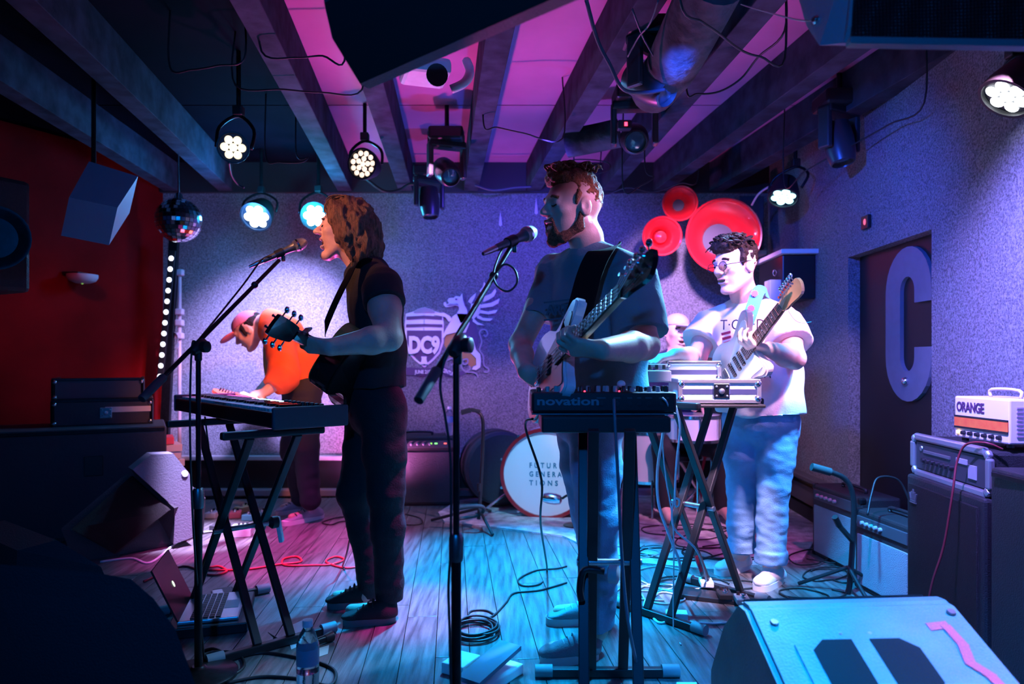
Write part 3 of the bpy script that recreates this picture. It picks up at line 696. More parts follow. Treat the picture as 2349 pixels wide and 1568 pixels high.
    sdf_obj('beard', bd, .005, BEARD, t, 1, [(.002, (160, 160, 160), 2)])
    sh = SDF()
    sh.chain([P(1356, 618, dc), P(1364, 690, dc), P(1372, 800, dc), P(1375, 900, dc)], [.1, .13, .133, .14], .04, side, 1.42)
    for a in (shL, shR): sh.cap(P(1358, 612, dc), a, .084, .076, .05)
    sh.cap(nb + Vector((0, 0, .01)), P(1355, 618, dc), .07, .09, .03)
    sh.cap(shL, P(1470, 768, 2.47), .09, .1, .03, flat=True); sh.cap(shR, P(1248, 732, 2.78), .08, .092, .03, flat=True)
    sh.cut(P(1340, 892, dc), (0, 0, -1)); sh.cut(P(1325, 563, 2.62), (-.35, -.2, .9))
    sdf_obj('t_shirt', sh, .007, TEAL, t, 1, [(.011, (6, 8, 3), 1), (.005, (16, 18, 9), 5)])
    ring = [P(1352 + 44 * math.cos(a), 578 - 12 * math.sin(a) + 4 * math.cos(a), 2.63 - .07 * math.sin(-a)) for a in [2 * math.pi * i / 18 for i in range(19)]]
    # print on the chest
    nx = (P(1340, 712, 2.5) - P(1250, 716, 2.5)).normalized()
    pf = thing  # noqa
    o = text('shirt_print', 'ARTE', .05, P(1254, 722, 2.58), (.86, -.5, .02), (0, -.05, 1), mat('print_dark', (.08, .12, .14), .8), t, .004, .002, 1, .12)
    for (u0, v0, u1, v1) in ((1248, 694, 1330, 684), (1248, 734, 1326, 726)): MB().bar(P(u0, v0, 2.585), P(u1, v1, 2.53), .006, .006).build('print_line', mat('print_dark', (.08, .12, .14), .8), t)
    j = SDF()
    j.cap(P(1352, 905, dc), P(1350, 955, dc), .125, .125, .03, side, 1.3)
    j.chain([hipN, P(1368, 1070, 2.6), knN, P(1374, 1300, 2.59), P(1370, 1420, 2.61)], [.105, .092, .08, .071, .067], .025)
    j.chain([hipF, P(1338, 1070, 2.82), knF, P(1370, 1290, 2.88), P(1380, 1372, 2.91)], [.104, .09, .076, .068, .064], .025)
    j.cut(P(1370, 1432, 2.61), (0, .25, -1))
    sdf_obj('jeans', j, .007, DENIM, t, 1, [(.006, (8, 8, 9), 2), (.003, (22, 22, 32), 7)])
    sole = mat('pale_rubber_sole', (.35, .36, .36), .6); upp = mat('grey_canvas', (.12, .15, .17), .8, bump=.2, bscale=200)
    shoe(t, FL(1372, 1508), FL(1240, 1520), sole, upp, GREYC, P(1366, 1452, 2.62), .11, .05)
    shoe(t, FL(1404, 1424), FL(1252, 1430), sole, upp, GREYC, P(1380, 1395, 2.92), .11, .05)
    return t
bassist = build_bassist()

# ----------------------------------------------------------------- 3. the guitarist in white
def build_white():
    t = thing('person', 'guitarist in glasses, white T-shirt and light jeans standing by right wall', 'person', FL(1730, 1320))
    R = basis((-1, -.5, -.14), (-.06, 0.0, 1)); hc = P(1686, 610, 3.4); sc = 1.1
    s = SDF(); q = head_prims(s, hc, R, mouth=.15, sc=sc)
    nb = P(1712, 702, 3.47); s.chain([q(-.03, 0, -.06), P(1704, 670, 3.45), nb], [.055, .058, .066], .03)
    side = Vector((.9, -.43, 0)); dc = 3.5
    chest, belly, pel = P(1722, 770, dc), P(1735, 860, dc), P(1742, 950, dc)
    s.chain([P(1716, 730, dc), chest, belly, pel], [.085, .115, .115, .11], .04, side, 1.4)
    shL, elL, wrL = P(1796, 738, 3.4), P(1822, 822, 3.26), P(1764, 800, 3.05)
    shR, elR, wrR = P(1632, 742, 3.58), P(1596, 822, 3.46), P(1548, 815, 3.25)
    for a in (shL, shR): s.cap(P(1716, 728, dc), a, .075, .062, .04)
    s.chain([shL, shL.lerp(elL, .5), elL, elL.lerp(wrL, .35), wrL], [.062, .06, .05, .052, .034], .02)
    s.chain([shR, shR.lerp(elR, .5), elR, elR.lerp(wrR, .35), wrR], [.06, .055, .05, .05, .034], .02)
    hand_prims(s, wrL, (-.95, -.1, .15), (-.1, .25, .95), 1, (.65, .9, .6), 1.02, .05, (-.5, -.3, .75))
    hand_prims(s, wrR, (-.9, -.25, -.12), (-.3, .1, -.9), -1, (.5, .75, .5), 1.02, .03)
    hipN, knN, anN = P(1782, 965, 3.48), P(1775, 1120, 3.42), P(1768, 1285, 3.42)
    hipF, knF, anF = P(1704, 965, 3.55), P(1702, 1120, 3.55), P(1699, 1262, 3.6)
    for a, b, c in ((hipN, knN, anN), (hipF, knF, anF)): s.chain([a, b, c], [.09, .06, .042], .03)
    for hl, to, an in ((FL(1788, 1332), FL(1742, 1352), anN), (FL(1712, 1302), FL(1648, 1320), anF)):
        a_ = hl.copy(); a_.z = .045; b_ = to.copy(); b_.z = .04; s.cap(an, a_.lerp(b_, .2), .04, .035, .03); s.cap(a_.lerp(b_, .15), a_.lerp(b_, .8), .034, .026, .02)
    sdf_obj('body', s, .006, mat('fair_skin', (.7, .42, .36), .5, var=.1, vscale=18, bump=.06, bscale=160), t, 1)
    face_parts(t, q, sc)
    for sy in (-1, 1): MB().tube(catmull([q(.083, sy * .016, .03), q(.09, sy * .03, .034), q(.077, sy * .05, .027)], 3), .0055 * sc, 6).build('eyebrow', HAIR_BRN, t, True, 3)
    h = SDF()
    h.ell(q(-.026, 0, .042), (.1, .086, .092), R, .02); h.ell(q(.012, 0, .09), (.1, .082, .048), R, .02)
    for sy in (-1, 1): h.ell(q(.02, sy * .075, .03), (.016, .014, .045), R, .015)
    h.ell(q(.092, 0, -.02), (.068, .11, .082), R, .01, True); h.ell(q(-.01, 0, -.1), (.14, .12, .065), R, .01, True)
    for sy in (-1, 1): h.ell(q(-.006, sy * .09, -.004), (.03, .03, .042), R, .008, True)
    sdf_obj('hair', h, .0055, HAIR_BRN, t, 1, [(.01, (36, 36, 30), 2), (.005, (80, 80, 80), 4)])
    def curl(r_):
        a, b = r_.uniform(-3.14, 3.14), r_.uniform(.1, 1.35); x, y, z = .012 + .098 * math.sin(b) * math.cos(a), .086 * math.sin(b) * math.sin(a), .076 + .056 * math.cos(b)
        c = r_.uniform(0, 6.28); e = .02; return [q(x, y, z), q(x + e * math.cos(c), y + e * math.sin(c), z + .012), q(x + e * math.cos(c + 1.6), y + e * math.sin(c + 1.6), z + .006), q(x + e * math.cos(c + 3), y + e * math.sin(c + 3), z - .012)], 0
    strands('curls', curl, HAIR_BRN, t, .0075, 110, 21, 0)
    # glasses
    gl = MB(); GM = mat('dark_frames', (.02, .02, .05), .3, .5)
    for sy in (-1, 1):
        gl.tube([q(.104, sy * (.034 + .024 * math.cos(a)), .002 + .019 * math.sin(a)) for a in [2 * math.pi * i / 16 for i in range(17)]], .0018 * sc, 5)
        gl.tube([q(.104, sy * .058, .006), q(.06, sy * .078, .008), q(-.015, sy * .084, .012)], .002 * sc, 5)
    gl.tube([q(.104, -.01, .006), q(.11, 0, .009), q(.104, .01, .006)], .0018 * sc, 5)
    go = gl.build('glasses', GM, t, True, 3)
    for sy in (-1, 1): MB().prism([q(.1035, sy * (.034 + .023 * math.cos(a)), .002 + .018 * math.sin(a)) for a in [2 * math.pi * i / 16 for i in range(16)]], R @ Vector((.001, 0, 0))).build('lens', mat('clear_lens', (1, 1, 1), .02, trans=1.0), go)
    sh = SDF()
    sh.chain([P(1716, 730, dc), P(1724, 780, dc), P(1738, 860, dc), P(1746, 950, dc)], [.11, .145, .155, .165], .04, side, 1.3)
    for a in (shL, shR): sh.cap(P(1716, 722, dc), a, .088, .078, .05)
    sh.cap(nb + Vector((0, 0, .0)), P(1716, 728, dc), .072, .1, .03)
    sh.cap(shL, P(1816, 788, 3.31), .088, .1, .03, flat=True); sh.cap(shR, P(1604, 788, 3.51), .088, .1, .03, flat=True)
    sh.cut(P(1740, 942, dc), (.06, .12, -1)); sh.cut(P(1690, 695, 3.42), (-.4, -.35, .85))
    sdf_obj('t_shirt', sh, .0075, WTEE, t, 1, [(.013, (6, 8, 3), 9), (.006, (16, 18, 8), 5)])
    PD = mat('print_black', (.03, .03, .05), .8); PR = mat('print_red', (.7, .05, .1), .8)
    fx = Vector((.93, -.36, 0)).normalized(); nrm = Vector((.28, -.94, 0)).normalized(); upv = Vector((0, -.06, 1)).normalized()
    text('shirt_print', 'T·O·R·D', .07, P(1652, 756, 3.37), fx, upv, PD, t, .004, 0, 1.05, .2)
    for k, (u0, v0, u1) in enumerate(((1657, 763, 1676), (1659, 774, 1677), (1662, 785, 1676))):
        MB().prism([P(u0, v0, 3.345), P(u1, v0 - 5, 3.33), P(u1, v0 + 1, 3.33), P(u0 + 1, v0 + 6, 3.345)], (0, .02, 0)).build('shirt_stripe', PR, t)
    text('shirt_print', '·D·A', .07, P(1722, 866, 3.235), fx, upv, PD, t, .004, 0, 1.05, .085)
    MB().prism([P(1722, 812, 3.27), P(1752, 810, 3.24), P(1753, 842, 3.23), P(1722, 843, 3.26)], (0, .03, 0)).build('shirt_picture', mat('print_blue', (.1, .14, .3), .8, vcol=(.6, .3, .3), vscale=60), t)
    j = SDF()
    j.cap(P(1742, 925, dc), P(1742, 965, dc), .135, .135, .03, side, 1.25)
    j.chain([hipN, P(1780, 1050, 3.45), knN, P(1770, 1200, 3.42), P(1768, 1268, 3.42)], [.11, .09, .076, .07, .069], .02)
    j.chain([hipF, P(1700, 1050, 3.55), knF, P(1700, 1200, 3.57), P(1700, 1245, 3.59)], [.106, .09, .076, .07, .068], .02)
    j.cap(P(1768, 1262, 3.42), P(1768, 1290, 3.42), .077, .077, .004, flat=True); j.cap(P(1700, 1240, 3.59), P(1700, 1264, 3.59), .076, .076, .004, flat=True)
    sdf_obj('jeans', j, .007, LDENIM, t, 1, [(.006, (8, 8, 9), 2), (.004, (20, 20, 34), 7)])
    sole = mat('white_rubber_sole', (.7, .7, .7), .6); upp = mat('white_canvas', (.6, .6, .62), .8, bump=.2, bscale=200)
    shoe(t, FL(1790, 1330), FL(1738, 1356), sole, upp, WHITE, P(1768, 1296, 3.42), .13, .052)
    shoe(t, FL(1716, 1300), FL(1646, 1320), sole, upp, WHITE, P(1704, 1268, 3.6), .13, .052)
    return t
whiteguy = build_white()

# ----------------------------------------------------------------- 4. the guitarist bending over in orange
def build_orange():
    t = thing('person', 'guitarist in orange top and pink cap bending over, seen behind the left keyboard', 'person', FL(700, 1190))
    d0 = 4.85
    R = basis((-.8, -.1, -.62), (-.62, 0, .8)); hc = P(572, 758, d0); sc = 1.05
    s = SDF(); q = head_prims(s, hc, R, mouth=.1, sc=sc)
    nb = P(612, 745, d0); s.chain([q(-.04, 0, -.04), nb], [.055, .062], .03)
    Yv = Vector((0, 1, 0))
    s.chain([P(620, 745, d0), P(650, 770, d0), P(690, 830, d0), P(700, 890, d0)], [.09, .105, .1, .1], .04, Yv, 1.45)
    shN, elN, wrN = P(640, 780, d0 - .2), P(648, 868, d0 - .32), P(610, 898, d0 - .38)
    shF, elF, wrF = P(628, 760, d0 + .18), P(632, 860, d0 + .22), P(590, 905, d0 + .05)
    for a in (shN, shF): s.cap(P(630, 755, d0), a, .075, .06, .04)
    s.chain([shN, elN, wrN], [.06, .05, .033], .02); s.chain([shF, elF, wrF], [.06, .048, .033], .02)
    hand_prims(s, wrN, P(585, 905, d0 - .4) - wrN, (.1, .6, -.7), 1, (.4, .5, .4), 1.0, .05)
    hand_prims(s, wrF, (-.8, -.2, -.2), (.1, -.5, -.6), -1, (.5, .6, .4), 1.0, .05)
    hipN, knN, anN = P(698, 900, d0 - .1), P(702, 1030, d0 - .16), P(712, 1150, d0 - .14)
    hipF, knF, anF = P(685, 900, d0 + .1), P(672, 1030, d0 + .1), P(690, 1145, d0 + .12)
    for a, b, c in ((hipN, knN, anN), (hipF, knF, anF)): s.chain([a, b, c], [.09, .06, .042], .03)
    for hl, to, an in ((FL(735, 1188), FL(652, 1203), anN), (FL(705, 1168), FL(635, 1180), anF)):
        a_ = hl.copy(); a_.z = .045; b_ = to.copy(); b_.z = .04; s.cap(an, a_.lerp(b_, .2), .04, .035, .03); s.cap(a_.lerp(b_, .15), a_.lerp(b_, .8), .034, .026, .02)
    sdf_obj('body', s, .007, SKIN, t, 1)
    face_parts(t, q, sc)
    h = SDF(); h.ell(q(-.03, 0, .03), (.098, .086, .085), R, .02); h.ell(q(.0, 0, .1), (.12, .1, .06), R, .01, True); h.ell(q(.08, 0, -.03), (.07, .1, .09), R, .01, True)
    for sy in (-1, 1): h.ell(q(.02, sy * .072, 0), (.016, .012, .045), R, .015)
    sdf_obj('hair', h, .007, HAIR_BRN, t, 1, [(.005, (50, 50, 30), 2)])
    CAP = mat('pink_cap_cloth', (.6, .16, .24), .85, bump=.2, bscale=150)
    c = SDF(); c.ell(q(-.012, 0, .048), (.108, .09, .085), R, .01); c.cut(q(0, 0, .045), R @ Vector((.1, 0, -1)))
    cp = sdf_obj('cap', c, .007, CAP, t, 1)
    pk = SDF(); pk.ell(q(.13, 0, .045), (.07, .072, .013), R, .01); pk.cut(q(.07, 0, 0), R @ Vector((-1, 0, 0)))
    pko = sdf_obj('peak', pk, .005, CAP, t, 1)
    sh = SDF()
    sh.chain([P(618, 742, d0), P(650, 768, d0), P(692, 828, d0), P(704, 885, d0)], [.1, .13, .135, .13], .04, Yv, 1.35)
    for a in (shN, shF): sh.cap(P(628, 750, d0), a, .088, .085, .05)
    sh.cap(shN, P(652, 855, d0 - .3), .1, .1, .04); sh.cap(P(650, 860, d0 - .3), P(628, 888, d0 - .35), .1, .075, .04, flat=True)
    sh.cap(shF, elF, .09, .08, .04)
    sh.cut(P(606, 745, d0), (-1, 0, .1)); sh.cut(P(700, 890, d0), (.35, 0, -1))
    sdf_obj('top', sh, .008, ORNG, t, 1, [(.012, (6, 6, 6), 9), (.006, (15, 15, 15), 5)])
    j = SDF(); j.cap(P(700, 880, d0), P(694, 915, d0), .125, .125, .03, Yv, 1.25)
    j.chain([hipN, knN, P(712, 1148, d0 - .14)], [.115, .085, .068], .03); j.chain([hipF, knF, P(690, 1140, d0 + .12)], [.115, .085, .068], .03)
    sdf_obj('trousers', j, .008, mat('charcoal_denim', (.01, .012, .024), .85, bump=.2, bscale=150), t, 1, [(.007, (8, 8, 20), 2)])
    sole = mat('white_foam_sole', (.75, .72, .75), .6); upp = mat('grey_knit', (.36, .36, .42), .85, bump=.3, bscale=260)
    shoe(t, FL(742, 1186), FL(648, 1206), sole, upp, BLACK, P(712, 1155, d0 - .14), .11, .05)
    shoe(t, FL(712, 1168), FL(632, 1182), sole, upp, BLACK, P(690, 1146, d0 + .12), .11, .05)
    return t
orangeguy = build_orange()

# ----------------------------------------------------------------- 5. the drummer
def build_drummer():
    d0 = 5.15
    t = thing('person', 'smiling drummer in grey cap and navy top seated behind the drums', 'person', Vector((P(1560, 800, d0).x, d0, 0)))
    R = basis((.22, -1, -.06), (0.06, 0, 1)); hc = P(1553, 762, d0); sc = 1.08
    s = SDF(); q = head_prims(s, hc, R, mouth=.5, sc=sc)
    nb = P(1556, 815, d0); X = Vector((1, 0, 0))
    s.chain([q(-.03, 0, -.06), nb], [.056, .066], .03)
    s.chain([P(1558, 830, d0), P(1560, 880, d0), Vector((P(1560, 900, d0).x, d0 + .05, .55))], [.1, .12, .12], .04, X, 1.45)
    cx = P(1560, 900, d0).x
    shL, elL, wrL = P(1618, 838, d0), P(1645, 905, d0 - .1), P(1600, 915, d0 - .38)
    shR, elR, wrR = P(1500, 838, d0), P(1478, 905, d0 - .1), P(1520, 915, d0 - .38)
    for a in (shL, shR): s.cap(P(1558, 828, d0), a, .08, .065, .04)
    s.chain([shL, elL, wrL], [.06, .05, .034], .02); s.chain([shR, elR, wrR], [.06, .05, .034], .02)
    hand_prims(s, wrL, (-.2, -.9, -.1), (-.6, 0, -.7), 1, (.9, 1.1, .8)); hand_prims(s, wrR, (.2, -.9, -.1), (.6, 0, -.7), -1, (.9, 1.1, .8))
    for sx in (-1, 1):
        hp, kn, an = Vector((cx + sx * .1, d0 + .05, .52)), Vector((cx + sx * .2, d0 - .4, .5)), Vector((cx + sx * .2, d0 - .4, .09))
        s.chain([hp, kn, an], [.09, .06, .042], .03); s.cap(an, an + Vector((0, -.15, -.04)), .04, .03, .03)
    sdf_obj('body', s, .007, mat('fair_skin', (.7, .42, .36), .5), t, 1)
    face_parts(t, q, sc)
    MB().sphere(q(.08, 0, -.064), (.012, .018, .008), 12, 8, R).build('mouth', mat('mouth_dark', (.05, .008, .008), .6), t, True)
    for sy in (-1, 1): MB().tube(catmull([q(.083, sy * .016, .027), q(.089, sy * .03, .031), q(.076, sy * .05, .024)], 3), .005 * sc, 6).build('eyebrow', HAIR_BRN, t, True, 3)
    CAP = mat('grey_cap_cloth', (.42, .36, .45), .85, bump=.2, bscale=150)
    c = SDF(); c.ell(q(-.012, 0, .05), (.108, .09, .088), R, .01); c.cut(q(0, 0, .042), R @ Vector((.12, 0, -1)))
    cp = sdf_obj('cap', c, .006, CAP, t, 1)
    pk = SDF(); pk.ell(q(.12, 0, .048), (.065, .074, .013), R, .01); pk.cut(q(.07, 0, 0), R @ Vector((-1, 0, 0)))
    sdf_obj('peak', pk, .005, CAP, t, 1)
    sh = SDF()
    sh.chain([P(1558, 836, d0), P(1560, 890, d0), Vector((cx, d0 + .05, .58))], [.115, .145, .15], .04, X, 1.4)
    for a in (shL, shR): sh.cap(P(1558, 828, d0), a, .09, .082, .05)
    sh.chain([shL, elL, elL.lerp(wrL, .9)], [.082, .066, .048], .03); sh.chain([shR, elR, elR.lerp(wrR, .9)], [.082, .066, .048], .03)
    sh.cap(nb + Vector((0, .02, -.01)), P(1558, 832, d0), .078, .1, .03); sh.cut(P(1556, 812, d0 - .06), (0, -.6, .8))
    sdf_obj('top', sh, .008, NAVY, t, 1, [(.01, (7, 7, 5), 9)])
    j = SDF()
    for sx in (-1, 1):
        hp, kn, an = Vector((cx + sx * .1, d0 + .05, .52)), Vector((cx + sx * .2, d0 - .4, .5)), Vector((cx + sx * .2, d0 - .4, .12))
        j.chain([hp, kn, an], [.115, .085, .065], .03)
    sdf_obj('trousers', j, .009, BLKJEAN, t, 1)
    return t
drummer = build_drummer()
# ================================================================= INSTRUMENTS
def closed(pts, n=4):
    k = len(pts); out = []
    for i in range(k):
        p0, p1, p2, p3 = [Vector(pts[(i + j) % k]).to_3d() for j in (-1, 0, 1, 2)]
        for q in range(n):
            t = q / n; v = 0.5 * ((2 * p1) + (p2 - p0) * t + (2 * p0 - 5 * p1 + 4 * p2 - p3) * t * t + (3 * p1 - p0 - 3 * p2 + p3) * t ** 3); out.append((v.x, v.y))
    return out
STRAT = closed([(-.2, 0), (-.19, .08), (-.13, .145), (-.05, .155), (.02, .125), (.06, .115), (.12, .135), (.19, .16), (.225, .14), (.2, .1), (.155, .06), (.15, 0), (.155, -.06), (.17, -.1), (.17, -.13), (.13, -.145), (.07, -.12), (0, -.115), (-.06, -.145), (-.13, -.15), (-.19, -.09)])
ACOU = closed([(-.24, 0), (-.235, .09), (-.19, .165), (-.11, .195), (-.03, .175), (.04, .13), (.09, .12), (.15, .135), (.2, .14), (.235, .1), (.245, 0), (.235, -.1), (.2, -.14), (.15, -.135), (.09, -.12), (.04, -.13), (-.03, -.175), (-.11, -.195), (-.19, -.165), (-.235, -.09)])
def guitar(label, bridge, nut, nrm, outline, th, body_m, guard_m, neck_m, board_m, head_m, nstr, slant=0.0, sc=1.0, acoustic=False, name='electric_guitar', pickups=(.02, .07, .11), hw=.045, hl=.17, onesided=True, side_m=None, flip=1):
    bridge, nut = Vector(bridge), Vector(nut); A = (nut - bridge).normalized(); L = (nut - bridge).length
    N = Vector(nrm); N = (N - A * N.dot(A)).normalized(); W = N.cross(A) * flip
    bx = .1 if not acoustic else .12
    org = bridge + A * (bx * 0.0)
    q = lambda x, y, z=0.0: bridge + A * x + W * y + N * z
    t = thing(name, label, 'guitar', bridge - N * th)
    sh = .08
    ol = [((x + sh) * sc, y * sc) for x, y in outline]
    body = MB().prism([q(x, y, -th) for x, y in ol], N * th).build('body', side_m or body_m, t, False)
    bm = bmesh.new(); bm.from_mesh(body.data); bmesh.ops.bevel(bm, geom=[e for e in bm.edges if len(e.link_faces) == 2 and e.calc_face_angle(0) > 1.2], offset=.008, segments=2, affect='EDGES')
    bm.to_mesh(body.data); bm.free()
    if acoustic:
        MB().prism([q(x * .985 + .001, y * .97, 0.0) for x, y in ol], N * .003).build('soundboard', body_m, t)
        up_ = [(x, y) for x, y in ol if y > .05 * sc]; up_.sort(key=lambda p: p[0])
        MB().band([q(x * 1.0, y + .002, -th * .98) for x, y in up_], [q(x, y + .002, 0) for x, y in up_], W * .002).build('lit_upper_side', SUNB, t)  # warm light from above put into an amber band on the side
        MB().lathe([(0, .05), (.001, .05)], q(.2, 0, .0035), N, 24).build('soundhole', BLACK, t)
        MB().prism([q(.02, -.08, .003), q(-.015, -.08, .003), q(-.015, .08, .003), q(.02, .08, .003)], N * .01).build('bridge', board_m, t)
    else:
        gp = [(x * .97, y) for x, y in ol if x > -.06 * sc]
        guard = closed([(.0, -.06), (-.03, -.1), (.05, -.105), (.15, -.1), (.23, -.11), (.225, -.06), (.23, .03), (.28, .1), (.25, .12), (.18, .09), (.1, .06), (.04, .03)], 3)
        MB().prism([q(x * sc, y * sc, 0.0) for x, y in guard], N * .0035).build('pickguard', guard_m, t)
        for i, px in enumerate(pickups):
            MB().bar(q((px + .03) * sc, -.036, .006), q((px + .03) * sc, .036, .006), .02, .012, N, .003).build('pickup', BLACK if guard_m is not BLACK else WHITE, t)
        MB().bar(q(0, -.035, .006), q(0, .035, .006), .03, .014, N, .003).build('bridge', CHROME, t)
        for i in range(3): MB().lathe([(0, .01), (.012, .009), (.014, .007)], q(.02 + .035 * i, -.075 - .008 * i, .003), N, 12).build('knob', CHROME if nstr == 4 else WHITE, t, True)
    n0 = .2 * sc if not acoustic else .22
    nk = MB()
    for i in range(8):
        pass
    wf = (.058 if nstr > 4 else .062); wn = (.044 if nstr > 4 else .042)
    nk.add([q(n0, wf / 2, .004), q(n0, -wf / 2, .004), q(n0, -wf * .35, -.02), q(n0, wf * .35, -.02), q(L, wn / 2, .004), q(L, -wn / 2, .004), q(L, -wn * .35, -.016), q(L, wn * .35, -.016)],
           [(0, 1, 5, 4), (1, 2, 6, 5), (2, 3, 7, 6), (3, 0, 4, 7), (0, 3, 2, 1), (4, 5, 6, 7)])
    nk.build('neck', neck_m, t)
    f0 = n0 - .03
    fb = MB().add([q(f0, wf / 2, .004), q(f0, -wf / 2, .004), q(L, -wn / 2, .004), q(L, wn / 2, .004), q(f0, wf / 2, .01), q(f0, -wf / 2, .01), q(L, -wn / 2, .009), q(L, wn / 2, .009)],
                  [(0, 1, 2, 3), (4, 7, 6, 5), (0, 4, 5, 1), (1, 5, 6, 2), (2, 6, 7, 3), (3, 7, 4, 0)]).build('fretboard', board_m, t)
    x = L; k = 0
    while k < 18:
        x = L - L * (1 - 2 ** (-(k + 1) / 12)) if True else x; k += 1
        if x < f0 + .01: break
        w_ = wn + (wf - wn) * (L - x) / (L - f0); MB().bar(q(x, -w_ / 2, .0105), q(x, w_ / 2, .0105), .0022, .0016, N).build('fret', CHROME, fb)
        if k in (3, 5, 7, 9, 15): MB().lathe([(0, .0032), (.0006, .0032)], q(x + .012, 0, .0098), N, 10).build('inlay', WHITE, fb)
    if onesided: ho = closed([(0, wn / 2), (.03, hw * .7), (.08, hw), (hl * .92, hw * 1.05), (hl, hw * .55), (hl * .97, -.005), (hl * .8, -.03), (.05, -wn / 2 - .004), (0, -wn / 2)], 3)
    else: ho = closed([(0, wn / 2), (.03, hw * .85), (hl * .9, hw), (hl, hw * .6), (hl, -hw * .6), (hl * .9, -hw), (.03, -hw * .85), (0, -wn / 2)], 3)
    tilt = N * -.012
    hd = MB().prism([q(L + a, b, -.012) + tilt * (a / hl) for a, b in ho], N * .014).build('headstock', head_m, t)
    for i in range(nstr):
        if onesided: a, b, s_ = .035 + (hl - .06) * i / (nstr - 1), hw * .62, 1
        else: a, b, s_ = .035 + (hl - .07) * (i % (nstr // 2)) / (nstr // 2 - 1), hw * .55 * (1 if i < nstr // 2 else -1), (1 if i < nstr // 2 else -1)
        c = q(L + a, b, .003)
        MB().lathe([(0, .006 if nstr > 4 else .009), (.008, .004), (.016, .004), (.017, .0055), (.02, .0055)], c, N, 10).build('tuning_post', CHROME, hd, True)
        k0 = q(L + a, b + s_ * (hw * .35), -.01); MB().tube([k0, k0 + W * s_ * .018], .003, 6).sphere(k0 + W * s_ * .028, (.009, .009, .012) if nstr > 4 else (.010, .010, .012), 8, 6).build('tuner', CHROME, hd, True)
        ys = (i / (nstr - 1) - .5); MB().tube([q(0, -ys * .052, .014), q(L, -ys * wn * .8, .0115), c + N * .012], .0006 if nstr > 4 else .0011, 5).build('string', STEEL, t)
    return t, q
def strap(label, pts, width, m, nrm, thing_name='guitar_strap', th=.003):
    q = catmull(pts, 6); mb = MB(); a, b = [], []
    for i, p in enumerate(q):
        t_ = (q[min(i + 1, len(q) - 1)] - q[max(i - 1, 0)]).normalized(); nn = Vector(nrm(i / (len(q) - 1))) if callable(nrm) else Vector(nrm)
        s_ = t_.cross(nn).normalized() * (width / 2); a.append(p + s_); b.append(p - s_)
    n = len(q); V = []; F = []
    for i in range(n):
        t_ = (b[i] - a[i]).normalized(); d_ = (q[min(i + 1, n - 1)] - q[max(i - 1, 0)]).normalized(); up = t_.cross(d_).normalized() * th
        V += [a[i], b[i], b[i] + up, a[i] + up]
    for i in range(n - 1):
        for k in range(4): F.append((i * 4 + k, i * 4 + (k + 1) % 4, (i + 1) * 4 + (k + 1) % 4, (i + 1) * 4 + k))
    F += [(3, 2, 1, 0), tuple((n - 1) * 4 + k for k in range(4))]
    r = thing(thing_name, label, 'strap', q[-1]); mb.add(V, F).build('webbing', m, r, True, .6); return r
SUNB = mat('amber_spruce', (.5, .2, .05), .3, var=.2, vscale=12, coat=.4, stretch=(1, 12, 1)); MAHO = mat('dark_gloss_wood', (.015, .008, .006), .2, coat=.5); ROSE = mat('rosewood', (.045, .02, .015), .45, var=.4, vscale=30)
MAPLE = mat('maple', (.55, .3, .14), .3, var=.12, vscale=14, coat=.4); OLYW = mat('white_lacquer', (.78, .76, .78), .2, coat=.6); SONB = mat('pink_white_lacquer', (.74, .62, .6), .22, coat=.6)
REDL = mat('red_lacquer', (.55, .05, .03), .22, coat=.6); PGW = mat('white_pickguard', (.8, .8, .8), .35); BLG = mat('black_gloss', (.006, .006, .008), .15, coat=.6); TORT = mat('dark_pickguard', (.05, .015, .015), .3)
ac, aq = guitar('acoustic guitar with amber top and dark sides held by the singer in black', P(815, 838, 3.03), P(672, 765, 2.48), (-.8, -.12, .55), ACOU, .1, SUNB, BLACK, MAHO, ROSE, BLG, 6, sc=.98, acoustic=True, name='acoustic_guitar', hw=.04, hl=.17, onesided=False, side_m=MAHO)
strap('black strap over the shoulder of the singer in black', [P(848, 604, 2.90), P(815, 606, 2.82), P(795, 640, 2.80), P(770, 690, 2.80), P(748, 742, 2.82), P(745, 760, 2.86)], .052, mat('black_nylon_web', (.006, .006, .007), .9, spec=.1), lambda t: (-.75, -.62, .2))
bs, bq = guitar('white bass guitar with dark headstock held by the ginger bass player', P(1238, 862, 2.46), P(1424, 668, 1.88), (-.75, -.6, .35), STRAT, .04, OLYW, TORT, MAPLE, ROSE, BLG, 4, sc=1.05, name='bass_guitar', pickups=(.07,), hw=.046, hl=.165)
strap('wide black strap across the chest of the ginger bass player', [P(1412, 590, 2.72), P(1400, 572, 2.60), P(1382, 572, 2.50), P(1365, 596, 2.45), P(1348, 640, 2.41), P(1332, 700, 2.34), P(1316, 752, 2.26)], .095, mat('black_nylon_web', (.006, .006, .007), .9, spec=.1), lambda t: (-.45, -.86, .2))
stq = guitar('pale pink and white electric guitar held by the guitarist in white', P(1672, 862, 3.24), P(1793, 703, 2.84), (-.6, -.76, .3), STRAT, .042, SONB, PGW, MAPLE, ROSE, MAPLE, 6, sc=1.0, hw=.036, hl=.14)
TEALS = mat('teal_strap_webbing', (.04, .35, .5), .8, bump=.2, bscale=200)
ws = strap('teal strap with red flowers on the guitarist in white', [P(1762, 672, 3.45), P(1745, 664, 3.36), P(1736, 676, 3.30), P(1728, 700, 3.26), P(1718, 728, 3.22), P(1708, 752, 3.18)], .06, TEALS, lambda t: (-.35, -.92, .2))
FLW = mat('red_flower_print', (.75, .12, .14), .8)
